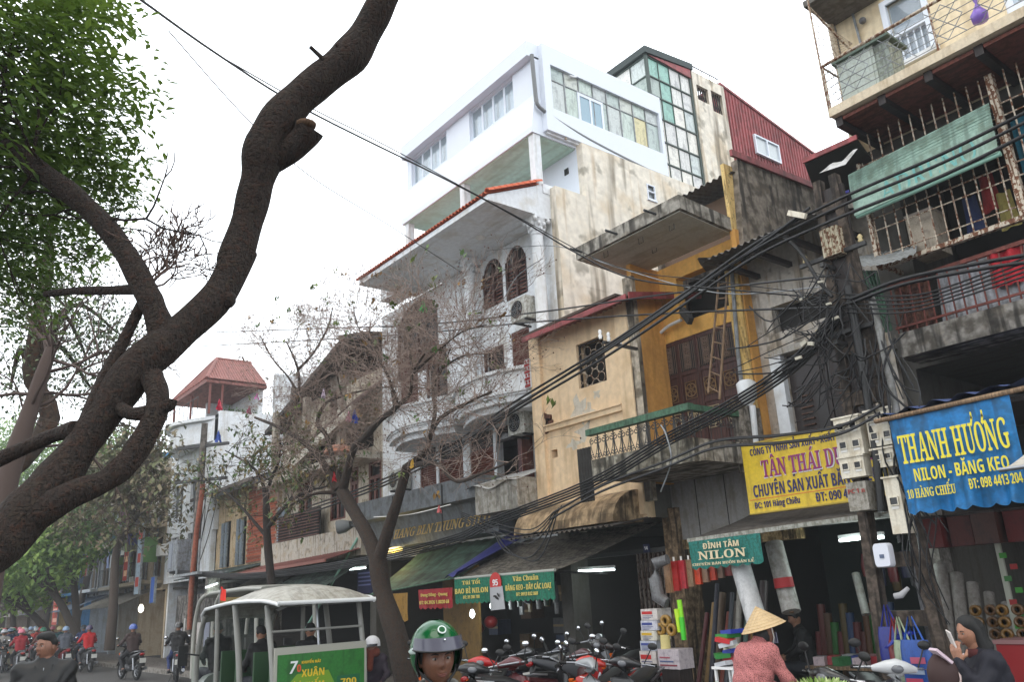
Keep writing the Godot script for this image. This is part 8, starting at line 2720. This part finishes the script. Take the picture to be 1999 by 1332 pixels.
func phone_woman():
	var J:=pose("stand")
	J.el[0]=V(-.26,1.12,-.16)
	J.wr[0]=V(-.10,1.36,-.20)
	J.el[1]=V(.25,1.08,-.06)
	J.wr[1]=V(.10,1.05,-.27)
	J.head+=V(-.01,-.01,-.04)
	for q in J: J[q]=J[q].map(func(e): return e*V(1,.9,1)) if J[q] is Array else J[q]*V(1,.9,1)
	J.head+=V(0,.03,0)
	var at: Vector3=V(6.72,1.46,-3.06)
	var o=figure("woman with long dark hair in a navy coat, holding a pale phone to her face",J,{cell=.013,seg=40,skin=Color(.66,.47,.37),top_mat=mat(Color(.045,.05,.12),.8,"cloth",2.0,.0,false),hair=LONG_HAIR,face=true,turn=.25,nod=-.18,hands=.55,hand_dir=[V(.15,.95,-.1).normalized(),V(-.6,.1,-.7).normalized()],hand_back=[V(-.6,0,-.7),V(.3,.9,-.2)],bulk=1.34},Vector3.ZERO,.0)
	var st:=S()
	obox(st,Transform3D(Basis(V(1,0,0),-.3)*Basis(V(0,0,1),.25),V(-.08,1.38,-.22)),V(.07,.14,.010))
	put(st,"phone",mat(Color(.85,.82,.80),.2),o)
	st=S()
	hull(st,[[V(.16,1.31,.03),.022,.006],[V(.17,1.26,.13),.022,.006],[V(.12,1.0,.18),.022,.006],[V(.0,.9,.17),.022,.006]],8)
	hull(st,[[V(.16,1.31,.03),.022,.006],[V(.17,1.25,-.09),.022,.006],[V(.13,1.05,-.16),.022,.006]],8)
	put(st,"bag_strap",mat(Color(.78,.70,.68),.7),o)
	st=S()
	ball(st,V(.0,1.275,-.02),V(.10,.06,.09),12)
	put(st,"scarf",mat(Color(.30,.10,.10),.8),o)
	var turn:=.75
	var off:=Basis(V(0,1,0),turn)*(J.head as Vector3)
	o.rotation.y=turn
	o.position=V(at.x-off.x,at.y-off.y,at.z-off.z)
	o.position.y=clampf(o.position.y,.0,.06)
	var b=thing("cloth_bag","brown bag and pale folded sheets in the arm of the woman on the phone","bag",V(6.41,1.15,-3.18))
	st=S()
	var c: Vector3=V(6.33,1.2,-3.13)
	ball(st,c,V(.12,.15,.07),14,Basis(V(0,1,0),-.5))
	put(st,"bag",mat(Color(.20,.11,.10),.7),b)
	st=S()
	obox(st,Transform3D(Basis(V(0,1,0),-.6)*Basis(V(0,0,1),-.75),c+V(-.02,.13,.02)),V(.14,.02,.1))
	put(st,"folded_sheet",mat(Color(.78,.70,.74),.6),b)
func cap_woman():
	var J:=pose("sit")
	var at: Vector3=V(6.99,1.26,-12.8)
	var o=figure("woman in a white cap, plum jacket and rust scarf seated low behind the shuttle bus",J,{cell=.016,seg=32,skin=Color(.66,.48,.39),top=Color(.13,.08,.14),bottom=Color(.14,.22,.42),face=true,turn=-.35,hands=.8},Vector3.ZERO,.0)
	var cap=helmet(o,J,Color(.85,.85,.86),.5,true,24)
	var stool=thing("plastic_stool","low stool under the woman in the white cap","stool",Vector3.ZERO)
	var ht: Transform3D=o.get_meta("_head")
	var st:=S()
	flesh(st,[[ht*V(-.06,-.1,.0),ht*V(.06,-.1,.0),.075,.075],[ht*V(0,-.1,-.06),ht*V(.0,-.34,-.10),.055,.05]],.014,.02)
	put(st,"scarf",mat(Color(.45,.20,.13),.9,"cloth",3.0,.0,false),o)
	var turn:=2.6
	var off:=Basis(V(0,1,0),turn)*(J.head as Vector3)
	o.rotation.y=turn
	o.position=V(at.x-off.x,clampf(at.y-off.y,0,.05),at.z-off.z)
	stool.position=V(o.position.x,.0,o.position.z)
	var sc:=Basis(V(0,1,0),turn)*V(0,0,.12)
	pbox(stool,"seat",mat(Color(.5,.1,.1),.5),stool.position+sc+V(-.16,.36,-.16),stool.position+sc+V(.16,.4,.16))
	for q in [[-.14,-.14],[.11,-.14],[-.14,.11],[.11,.11]]: pbox(stool,"leg",mat(Color(.5,.1,.1),.5),stool.position+sc+V(q[0],0,q[1]),stool.position+sc+V(q[0]+.03,.36,q[1]+.03))
func roll(label: String,a: Vector3,b: Vector3,r: float,m,group:="rolls of packaging in the shops"):
	var t=thing("packaging_roll",label,"roll",a.min(b),group)
	var st:=S()
	tube(st,[a,b],r,20)
	put(st,"roll",m,t)
	var d:=(b-a).normalized()
	ptube(t,"core",mat(Color(.5,.4,.3),.9),[a-d*.01,a+d*.02],r*.25,10)
	return t
func goods():
	rng.seed=5
	var pale:=mat(Color(.80,.80,.80),.5,"cloth",1.0)
	var foam:=mat(Color(.72,.71,.69),.6,"dusty",.8)
	roll("thick white roll hung slanting under the teal banner",V(9.5,1.41,-7.01),V(9.7,2.21,-7.32),.135,pale)
	roll("long pale roll with a red label hung right of the slanting white one",V(10,1.51,-6.81),V(10.2,2.42,-7.07),.125,foam)
	roll("grey-white roll leaning inside the packaging shop",V(11.8,1.38,-6.79),V(12,1.96,-6.96),.06,foam)
	var lab:=S()
	tube(lab,[V(10,1.82,-6.86),V(10,1.95,-6.87)],.129,20,false)
	tag(put(lab,"paper_label",mat(Color(.62,.08,.1),.6)),"red paper label wrapped round the long pale roll","label")
	for k in 9:
		var tones:=[Color(.66,.50,.36),Color(.70,.12,.10),Color(.74,.15,.20),Color(.60,.48,.36),Color(.86,.26,.08),Color(.62,.48,.38),Color(.84,.25,.10),Color(.55,.42,.34),Color(.60,.14,.12)]
		var p: Vector3=V(9.55,2.27,-8.52)
		var q: Vector3=V(9.9,2.3,-7.7)
		var c:=p.lerp(q,k/8.0)
		var t=thing("hanging_packet",["tan","dark red","crimson","brown","bright orange","buff","orange","dull brown","brick red"][k]+" packet in the hanging row left of the teal banner","packet",c+V(0,-.44,0),"packets hung in a row")
		pbox(t,"packet",mat(tones[k],.45,"cloth",1.5),c+V(0,-.44+.02*k,-.06),c+V(.05,.0,.055))
		pbox(t,"hang_tab",K.paper,c+V(.01,.0,-.015),c+V(.02,.06,.015))
	for k in 28:
		var row:=k % 3
		var right:=k<10
		var z:=lerpf(-7.0,-5.55,fmod(k*.381,1.0)) if right else lerpf(-14.6,-12.6,fmod(k*.381,1.0))
		var c:=V((12.4 if right else 10.6)+.35*row,2.25-.12*row,z)
		var n:=["red","clear grey","yellow","dark blue","green","white"]
		var t=thing("hanging_goods","%s packet hung in the %s row of the %s, %s" % [n[k % 6],["front","middle","rear"][row],"packaging shop" if right else "dark shop",["left part","middle","right part"][mini(2,int(fmod(k*.381,1.0)*3))]],"packet",c,"packets hung in the shop mouths")
		var st2:=S()
		hull(st2,[[c+V(0,-.34-.05*(k % 4),0),.02,.07],[c+V(0,-.18,0),.035,.08],[c,.012,.05]],10,3.0)
		put(st2,"packet",mat([Color(.42,.07,.08),Color(.36,.37,.38),Color(.42,.33,.1),Color(.08,.1,.24),Color(.1,.24,.13),Color(.45,.45,.46)][k % 6],.4,"cloth",2.0),t)
		ptube(t,"string",K.dark,[c,c+V(0,.5,0)],.004,3)
	var bg=thing("wrapped_bundle","long grey wrapped bundle with rounded ends hung on the tan pier","bundle",V(9.4,1.68,-8.57))
	var st:=S()
	hull(st,[[V(9.4,1.69,-8.45),.05,.08],[V(9.4,1.78,-8.61),.09,.10],[V(9.4,2.04,-8.63),.085,.09],[V(9.4,2.26,-8.57),.08,.10],[V(9.4,2.3,-8.35),.05,.07]],14,2.2)
	put(st,"bundle",mat(Color(.46,.46,.47),.35,"dusty",1.5),bg)
	var sx:=9.3
	var y0:=.84
	var shelf=thing("box_stack","narrow stack of white printed cartons beside the tan pier","cartons",V(9.3,.84,-8.87))
	var prints:=[Color(.85,.82,.80),Color(.80,.80,.84),Color(.86,.84,.78),Color(.78,.80,.85)]
	var tops: Array=[V(9.3,1.62,-8.89),V(9.3,1.46,-8.91),V(9.3,1.32,-8.93),V(9.3,1.18,-8.96),V(9.3,1.04,-8.99),V(9.3,.8,-9.03)]
	var right: Array=[V(9.3,1.61,-8.57),V(9.3,1.46,-8.59),V(9.3,1.32,-8.62),V(9.3,1.18,-8.65),V(9.3,1.04,-8.67),V(9.3,.82,-8.68)]
	for k in 5:
		var a: Vector3=tops[k]
		var b: Vector3=tops[k+1]
		var c: Vector3=right[k]
		var q=pbox(shelf,"carton",mat(prints[k % 4],.6,"cloth",1.5),V(9.3,b.y+.006,a.z),V(9.6,a.y,c.z))
		pbox(q,"print_band",mat([Color(.7,.12,.12),Color(.2,.25,.5),Color(.78,.62,.15),Color(.25,.3,.55),Color(.72,.15,.15)][k],.6),V(9.296,lerpf(b.y,a.y,.55),a.z+.02),V(9.3,lerpf(b.y,a.y,.8),lerpf(a.z,c.z,.7)))
		for i in 3: pbox(q,"print_line",mat(Color(.25,.27,.45),.6),V(9.297,lerpf(b.y,a.y,.12+.13*i),a.z+.03),V(9.3,lerpf(b.y,a.y,.17+.13*i),lerpf(a.z,c.z,.5+.12*i)))
	pbox(shelf,"stand",K.steel,V(9.3,.15,tops[4].z+.05),V(9.6,tops[5].y,right[4].z-.05))
	var wb=thing("tape_crate","white printed crate of tape rolls at the pier's foot","crate",V(9.2,.87,-8.36))
	var w0: Vector3=V(9.2,1.08,-8.54)
	var w1: Vector3=V(9.2,.82,-8.15)
	pbox(wb,"crate",mat(Color(.76,.72,.74),.6,"cloth",1.5),V(9.2,w1.y,w0.z),V(9.5,w0.y,w1.z))
	for k in 3: pbox(wb,"print_line",mat([Color(.5,.2,.25),Color(.3,.35,.5),Color(.6,.3,.35)][k],.6),V(9.196,w1.y+.04+.05*k,w0.z+.03),V(9.2,w1.y+.06+.05*k,w1.z-.05-.06*k))
	pbox(wb,"trestle",K.darkwood,V(9.22,.145,w0.z+.03),V(9.48,w1.y,w1.z-.03))
	var tp: Array=[V(9.35,1.34,-8.57),V(9.35,1.33,-8.36),V(9.35,1.45,-8.46)]
	for k in 3:
		st=S()
		lathe(st,Transform3D(Basis(V(0,0,1),V(-1,0,0),V(0,-1,0)),tp[k]),[Vector2(.04,-.03),Vector2(.085,-.03),Vector2(.085,.03),Vector2(.04,.03),Vector2(.04,-.03)],18)
		tag(put(st,"tape_roll",mat(Color(.58,.44,.18),.3)),["lower left amber tape roll by the green sticks","lower right amber tape roll by the green sticks","uppermost amber tape roll by the green sticks"][k],"tape roll","tape rolls by the pier")
	for k in 3: roll(["neon green wrapped stick, the tallest","neon yellow-green wrapped stick, the middle one","bright green wrapped stick, the lowest"][k]+" beside the tan pier",[V(9.35,1.26,-8.15),V(9.3,1.3,-8.17),V(9.28,1.2,-8.1)][k],[V(9.35,1.73,-8.17),V(9.3,1.61,-8.2),V(9.28,1.5,-8.1)][k],.035,mat([Color(.55,.85,.10),Color(.70,.85,.12),Color(.25,.75,.15)][k],.4),"neon sticks by the pier")
	var cream_roll=roll("cream upright roll standing on the tape crate",V(9.3,1.06,-8.47),V(9.3,1.26,-8.46),.07,mat(Color(.80,.74,.50),.6))
	var tones2:=[Color(.35,.08,.10),Color(.55,.42,.2),Color(.42,.34,.26),Color(.12,.13,.2),Color(.5,.2,.12),Color(.34,.3,.26),Color(.2,.22,.25),Color(.62,.60,.56),Color(.45,.1,.1),Color(.2,.3,.28),Color(.55,.40,.16),Color(.25,.2,.2)]
	var tn:=["dark red","amber","brown","navy","rust red","grey-brown","slate","whitish","deep red","dark green","golden","black-brown"]
	for k in 12:
		var z:=lerpf(-8.59,-7.63,k/11.0)
		roll("%s tall roll leaning in the row along the packaging shop's left wall" % tn[k],V(9.9+.12*(k % 3),.15,z),V(10.5+.1*(k % 3),1.5+.14*((k*5) % 4),z-.05),.035+.012*(k % 3),mat(tones2[k],.5,"cloth",1.0),"tall leaning rolls")
	for k in 14:
		var c:=Color.from_hsv([.0,.02,.08,.33,.0,.12,.6][k % 7],.7,.36-.03*(k % 3))
		var z:=lerpf(-8.08,-6.82,k/13.0)
		var t=thing("goods_bundle","%s bundle of goods, %s in the packaging shop's back" % [["red","scarlet","orange","green","crimson","golden","blue"][k % 7],["low left","left","middle","right"][k/4]],"goods",V(12.5,.5,z),"coloured goods at the back of the shop")
		var h:=.35+.14*((k*3) % 4)
		st=S()
		tube(st,[V(12.5,.75,z),V(12.52,.75+h,z+.02)],.065,10)
		put(st,"bundle",mat(c,.5),t)
		ptube(t,"core",K.dark,[V(12.52,.74+h,z+.02),V(12.52,.76+h,z+.02)],.03,8)
	var tb=thing("display_table","low table heaped with white and pink parcels in the packaging shop","table",V(11.6,.16,-6.6))
	pbox(tb,"tabletop",K.timber,V(11.3,.66,-7.6),V(12.2,.7,-5.7))
	for q in [[11.35,-7.5],[12.1,-7.5],[11.35,-5.8],[12.1,-5.8]]: pbox(tb,"leg",K.timber,V(q[0],.16,q[1]),V(q[0]+.06,.66,q[1]+.06))
	for k in 16:
		var c: Color=[Color(.78,.70,.72),Color(.72,.25,.28),Color(.75,.75,.76),Color(.25,.5,.3),Color(.2,.28,.6),Color(.8,.6,.62)][k % 6]
		var p:=V(11.45+.2*(k % 3)+rng.randf()*.1,.70+.13*(k/9),-7.45+.11*k)
		st=S()
		obox(st,Transform3D(Basis(V(0,1,0),rng.randf_range(-.4,.4)),p+V(0,.06,0)),V(.24,.12,.16))
		tag(put(st,"parcel",mat(c,.5,"cloth",2.0)),"%s parcel on the low table in the packaging shop, %s" % [["pinkish","red","white","green","blue","rose"][k % 6],["left end","middle","right end"][mini(2,k/6)]],"parcel","parcels on the low table")
	var hs=thing("packet_heap_stool","white plastic stool left of the woman in the straw hat","stool",V(8.6,.79,-6.85))
	var s0: Vector3=V(8.6,.96,-6.82)
	pbox(hs,"seat",K.whitepaint,s0+V(-.16,-.03,-.16),s0+V(.16,0,.16))
	for q in [[-.14,-.14],[.12,-.14],[-.14,.12],[.12,.12]]: pbox(hs,"leg",K.whitepaint,V(s0.x+q[0],.0,s0.z+q[1]),V(s0.x+q[0]+.03,s0.y-.03,s0.z+q[1]+.03))
	for k in 9:
		var c: Color=[Color(.75,.76,.78),Color(.72,.12,.14),Color(.15,.5,.2),Color(.15,.22,.6),Color(.8,.78,.7)][k % 5]
		st=S()
		obox(st,Transform3D(Basis(V(0,1,0),rng.randf_range(-.8,.8))*Basis(V(1,0,0),rng.randf_range(-.3,.3)),s0+V(rng.randf_range(-.1,.1),.03+.045*k,rng.randf_range(-.08,.1))),V(.26,.05,.18))
		tag(put(st,"packet",mat(c,.4)),"%s packet %s in the heap on the white stool" % [["white","red","green","blue","cream"][k % 5],"low" if k<5 else "on top"],"packet","packets heaped on the stool")
	var vb=thing("vegetable_basket","shallow basket of green vegetables at the bottom edge beside the pink jacket","basket",V(6.96,.99,-4.61))
	var vc: Vector3=V(6.98,.94,-4.58)
	st=S()
	lathe(st,Transform3D(Basis(),vc+V(0,-.22,0)),[Vector2(.2,0),Vector2(.32,.16),Vector2(.34,.2),Vector2(.31,.18),Vector2(.02,.12)],20)
	put(st,"basket",K.timber,vb)
	for q in [[-.17,-.17],[.17,-.17],[-.17,.17],[.17,.17]]: ptube(vb,"leg",K.timber,[V(vc.x+q[0],0,vc.z+q[1]),V(vc.x+q[0],vc.y-.2,vc.z+q[1])],.02,5)
	for m in 2:
		st=S()
		for k in 120:
			var d:=rdir()
			leaf(st,vc+V(d.x*.26,-.02+absf(d.y)*.08,d.z*.26),(d+V(0,.9,0)).normalized(),.08,.04)
		stuff(put(st,"greens",mat([Color(.50,.62,.30),Color(.74,.80,.56)][m],.5),vb))
	for k in 7:
		var a:=TAU*k/7
		st=S()
		ball(st,vc+V(cos(a)*.18,.0,sin(a)*.18),V(.06,.05,.06),10)
		put(st,"cabbage",mat(Color(.60,.72,.36),.5),vb)
	var slab_px: Array=[V(10.2,1.21,-4.9),V(10.3,1.2,-4.62),V(10.3,1.29,-4.47)]
	for k in 5:
		var z:=lerpf(-5.07,-4.40,k/4.0)
		roll("%s whitish foam sheet roll leaning in the shop behind the blue banner" % ["first","second","third","fourth","last"][k],V(10.2,.2,z+.1),V(10.9,2.0-.12*k,z-.08),.085-.008*k,mat(Color(.55,.53,.51),.7,"dusty",1.0),"foam rolls behind the blue banner")
	var ps=thing("price_poster","tall pale poster with green and red print inside the right shop","poster",V(10.6,1.69,-4.29))
	var p0: Vector3=V(10.6,2.21,-4.34)
	var p1: Vector3=V(10.6,1.18,-4.28)
	pbox(ps,"poster",mat(Color(.62,.63,.58),.6),V(10.6,p1.y,p0.z),V(10.64,p0.y,p1.z))
	for k in 8: pbox(ps,"print_block",mat([Color(.2,.5,.15),Color(.55,.12,.12),Color(.2,.42,.2)][k % 3],.6),V(10.594,p0.y-.18-.13*k,p0.z+.03+.09*(k % 2)),V(10.6,p0.y-.12-.13*k,p0.z+.11+.09*(k % 2)))
	for k in 6:
		var c: Vector3=V(10.4,2.5,-4.3)
		var t=thing("red_carton","dark red carton hung or stacked high in the right shop, number %s from the left" % ["one","two","three","four","five","six"][k],"carton",c+V(0,-.1,-.8+.32*k),"dark red cartons high in the right shop")
		pbox(t,"carton",mat([Color(.40,.08,.08),Color(.34,.12,.10),Color(.28,.16,.13)][k % 3],.6,"cloth",1.2),c+V(.1*(k % 2),-.3,-.8+.32*k),c+V(.4,.05,-.53+.32*k))
		pbox(t,"lid",K.darkwood,c+V(.09*(k % 2),.052,-.81+.32*k),c+V(.41,.08,-.52+.32*k))
	for k in 12:
		var c: Vector3=V(10,1.33,-4.14)
		st=S()
		lathe(st,Transform3D(Basis(V(0,0,1),V(-1,0,0),V(0,-1,0)),c+V(.05*(k % 2),.125*(k/4)-.1,-.3+.14*(k % 4))),[Vector2(.03,-.03),Vector2(.06,-.03),Vector2(.06,.03),Vector2(.03,.03),Vector2(.03,-.03)],16)
		tag(put(st,"tape_roll",mat([Color(.42,.30,.10),Color(.35,.24,.12)][k % 2],.3)),"amber tape roll at the right shop's table, %s row, %s" % [["bottom","middle","top"][k/4],["first from left","second from left","third from left","fourth from left"][k % 4]],"tape roll","tape rolls in the right shop")
	var rt=thing("display_table","table with a red and white front in the right shop behind the phone woman","table",V(9.6,1,-4.03))
	var r0: Vector3=V(9.6,1.2,-4.16)
	pbox(rt,"tabletop",mat(Color(.55,.40,.40),.6),V(9.6,r0.y-.04,r0.z),V(10.4,r0.y,r0.z+1.6))
	for k in 5: pbox(rt,"front_panel",mat([Color(.55,.08,.1),Color(.62,.55,.55)][k % 2],.7),V(9.62,.16,r0.z+.02+.31*k),V(9.66,r0.y-.045,r0.z+.32+.31*k))
	var bx: Array=[[V(8.6,1.07,-4.48),Color(.10,.30,.62),.155,"bright blue printed shopping bag hung right of the white scooter"],[V(8.7,1.06,-4.66),Color(.60,.66,.55),.10,"pale green shopping bag behind the bright blue one"],[V(8.8,1.05,-4.77),Color(.50,.07,.10),.10,"dark red shopping bag behind the bright blue one"],[V(8.9,1.18,-4.88),Color(.05,.12,.50),.14,"deep blue plastic cover draped at the meter pole's foot"]]
	for b in bx:
		var t=thing("shopping_bag",b[3],"bag",b[0]+V(0,-.32,0),"bags at the meter pole's foot")
		st=S()
		var c: Vector3=b[0]
		hull(st,[[c+V(0,-.24,0),.05,b[2]],[c+V(0,-.1,0),.06,b[2]*1.05],[c+V(0,.12,0),.03,b[2]],[c+V(0,.2,0),.012,b[2]*.9]],14,3.0)
		put(st,"bag",mat(b[1],.4,"cloth",2.5),t)
		for s in [-.4,.4]: ptube(t,"handle",mat(b[1],.4),[c+V(0,.18,b[2]*s-.04),c+V(0,.42,b[2]*s*.3),c+V(0,.18,b[2]*s+.04)],.012,5)
		if b[2]>.15:
			for k in 3: pbox(t,"print_block",mat([Color(.7,.25,.35),Color(.6,.66,.75),Color(.65,.3,.4)][k],.5),c+V(-.068,-.22+.1*k,-.12+.04*k),c+V(-.062,-.16+.1*k,.05+.03*k))
	st=S()
	sheet(st,V(8.7,1.16,-4.89),V(8.7,1.23,-4.75),V(8.75,1.35,-4.5),V(8.75,1.31,-4.7),10,6,func(u,v): return V(.04*sin(u*9+v*5),.02*sin(u*12),0))
	tag(put(st,"plastic_sheet",mat(Color(.06,.14,.55),.35)),"crumpled deep blue plastic sheet over the bags at the meter pole","plastic sheet")
	st=S()
	hull(st,[[V(8.8,1.69,-4.71),.015,.03],[V(8.8,1.7,-4.63),.02,.035],[V(8.8,1.77,-4.54),.012,.02]],8)
	tag(put(st,"torn_paper",mat(Color(.62,.62,.63),.7)),"scrap of white plastic caught between the legs of the meter pole","scrap")
	var caught:=[[V(8.6,8.25,-25.82),Color(.80,.08,.25),.2,"crimson plastic bag caught high in the young tree before the pavilion house"],[V(8.6,7.2,-25.7),Color(.06,.25,.60),.2,"blue foil bag hanging under the crimson one"],[V(8.7,7.59,-23.42),Color(.55,.05,.30),.14,"magenta bag in the twigs before the pavilion's terrace"],[V(8.7,7.87,-22.85),Color(.85,.40,.75),.11,"pink scrap of plastic in the twigs before the pavilion's terrace"],[V(8.1,5.78,-15.61),Color(.10,.25,.65),.15,"blue strip of plastic hanging in the bare tree's middle"],[V(8.1,5.83,-15.87),Color(.85,.55,.65),.12,"pale pink strip of plastic beside the blue one"],[V(7.9,7.28,-12.46),Color(.12,.65,.25),.13,"shiny green plastic caught in the bare tree's top"],[V(8.3,4.66,-16.96),Color(.75,.08,.15),.13,"red bag hanging at the bare tree's fork"],[V(8.2,4.42,-13.43),Color(.80,.62,.12),.10,"yellow scrap caught at the bare tree's right limb"],[V(8.4,3.5,-12.85),Color(.80,.38,.38),.08,"small pinkish scrap on the wires below the grey canopy"],[V(8.4,6.8,-17.77),Color(.72,.65,.72),.12,"greyish lilac scrap in the twigs left of the tiled roof"]]
	for c in caught:
		st=S()
		var h: float=c[2]
		for k in 4:
			var a: Vector3=c[0]+V(0,h*.9,0)
			var d:=V(rng.randf_range(-1,1),0,rng.randf_range(-1,1)).normalized()*h*.45
			var e:=V(d.z,0,-d.x)*.7
			sheet(st,a-V(0,h*rng.randf_range(1.5,2.0),0)+d-e,a-V(0,h*rng.randf_range(1.5,2.0),0)+d+e,a+e*.15,a-e*.15,4,5,func(u,v): return d*.4*sin(u*7.0+v*9.0+k)*(1.0-v*.5))
		tag(put(st,"caught_bag",mat(c[1],.35)),c[3],"bag","scraps caught in the trees")
	var lt=thing("paper_umbrella","pale orange umbrella showing under the tiled house's roof behind the bare tree","umbrella",V(10.2,5.99,-20.55))
	st=S()
	lathe(st,Transform3D(Basis(),V(10.2,5.91,-20.55)),[Vector2(.42,0),Vector2(.38,.1),Vector2(.25,.2),Vector2(.0,.26)],16)
	put(st,"canopy",mat(Color(.72,.48,.38),.7),lt)
	ptube(lt,"shaft",K.steel,[V(10.2,5.91,-20.55)+V(0,-.6,0),V(10.2,5.91,-20.55)+V(0,.26,0)],.012,5)
	var ls=thing("loudspeaker","grey horn loudspeaker on the bare tree's trunk over the tin eave","loudspeaker",V(8.6,3.68,-17.04))
	st=S()
	hull(st,[[V(8.5,3.57,-17.13),.17,.15],[V(8.6,3.59,-17.03),.16,.14],[V(8.7,3.62,-16.89),.10,.08]],14,3.0)
	put(st,"horn",mat(Color(.42,.43,.43),.5),ls)
	ptube(ls,"bracket",K.iron,[V(8.7,3.62,-16.98),V(8.5,3.47,-16.05)],.03,6)
	var bd=thing("blue_board","dark blue lettered board hung behind the trunk in the tube-lit shop","sign",V(10.8,2.49,-20.19))
	var d0: Vector3=V(10.8,2.77,-20.59)
	var d1: Vector3=V(10.8,2.17,-19.74)
	pbox(bd,"board",mat(Color(.08,.09,.26),.5),V(10.8,d1.y,d0.z),V(10.84,d0.y,d1.z))
	for k in 4: pbox(bd,"print_line",mat(Color(.4,.42,.6),.5),V(10.796,d0.y-.1-.1*k,d0.z+.06),V(10.8,d0.y-.06-.1*k,d1.z-.08-.04*(k % 2)))
	var rl:=[[V(11.4,1.38,-15.47),Color(.50,.05,.05),.16,"red round lantern in the dark shop below the white bulbs"],[V(11.6,1.23,-16.21),Color(.45,.06,.06),.13,"smaller red lantern left in the dark shop"]]
	for c in rl:
		st=S()
		ball(st,c[0],V(c[2],c[2]*.85,c[2]),14)
		tag(put(st,"red_lantern",mat(c[1],.5)),c[3],"lantern")
	for k in 10:
		var p:=V(12.3+.3*(k % 3),.7+.35*(k % 4),-13.0-.42*k)
		var t=thing("shop_carton","%s carton %s in the dark shop behind the green valance" % [["grey","brown","whitish","tan","dim blue"][k % 5],"near the doorway" if k<5 else "further left"],"carton",p,"cartons in the dark shop")
		pbox(t,"carton",mat([Color(.35,.35,.36),Color(.34,.25,.18),Color(.5,.5,.48),Color(.42,.33,.22),Color(.2,.24,.34)][k % 5],.7,"cloth",1.2),p,p+V(.4,.33,.36))
		pbox(t,"tape_strip",mat(Color(.5,.42,.28),.3),p+V(-.004,.14,.0),p+V(0,.19,.36))
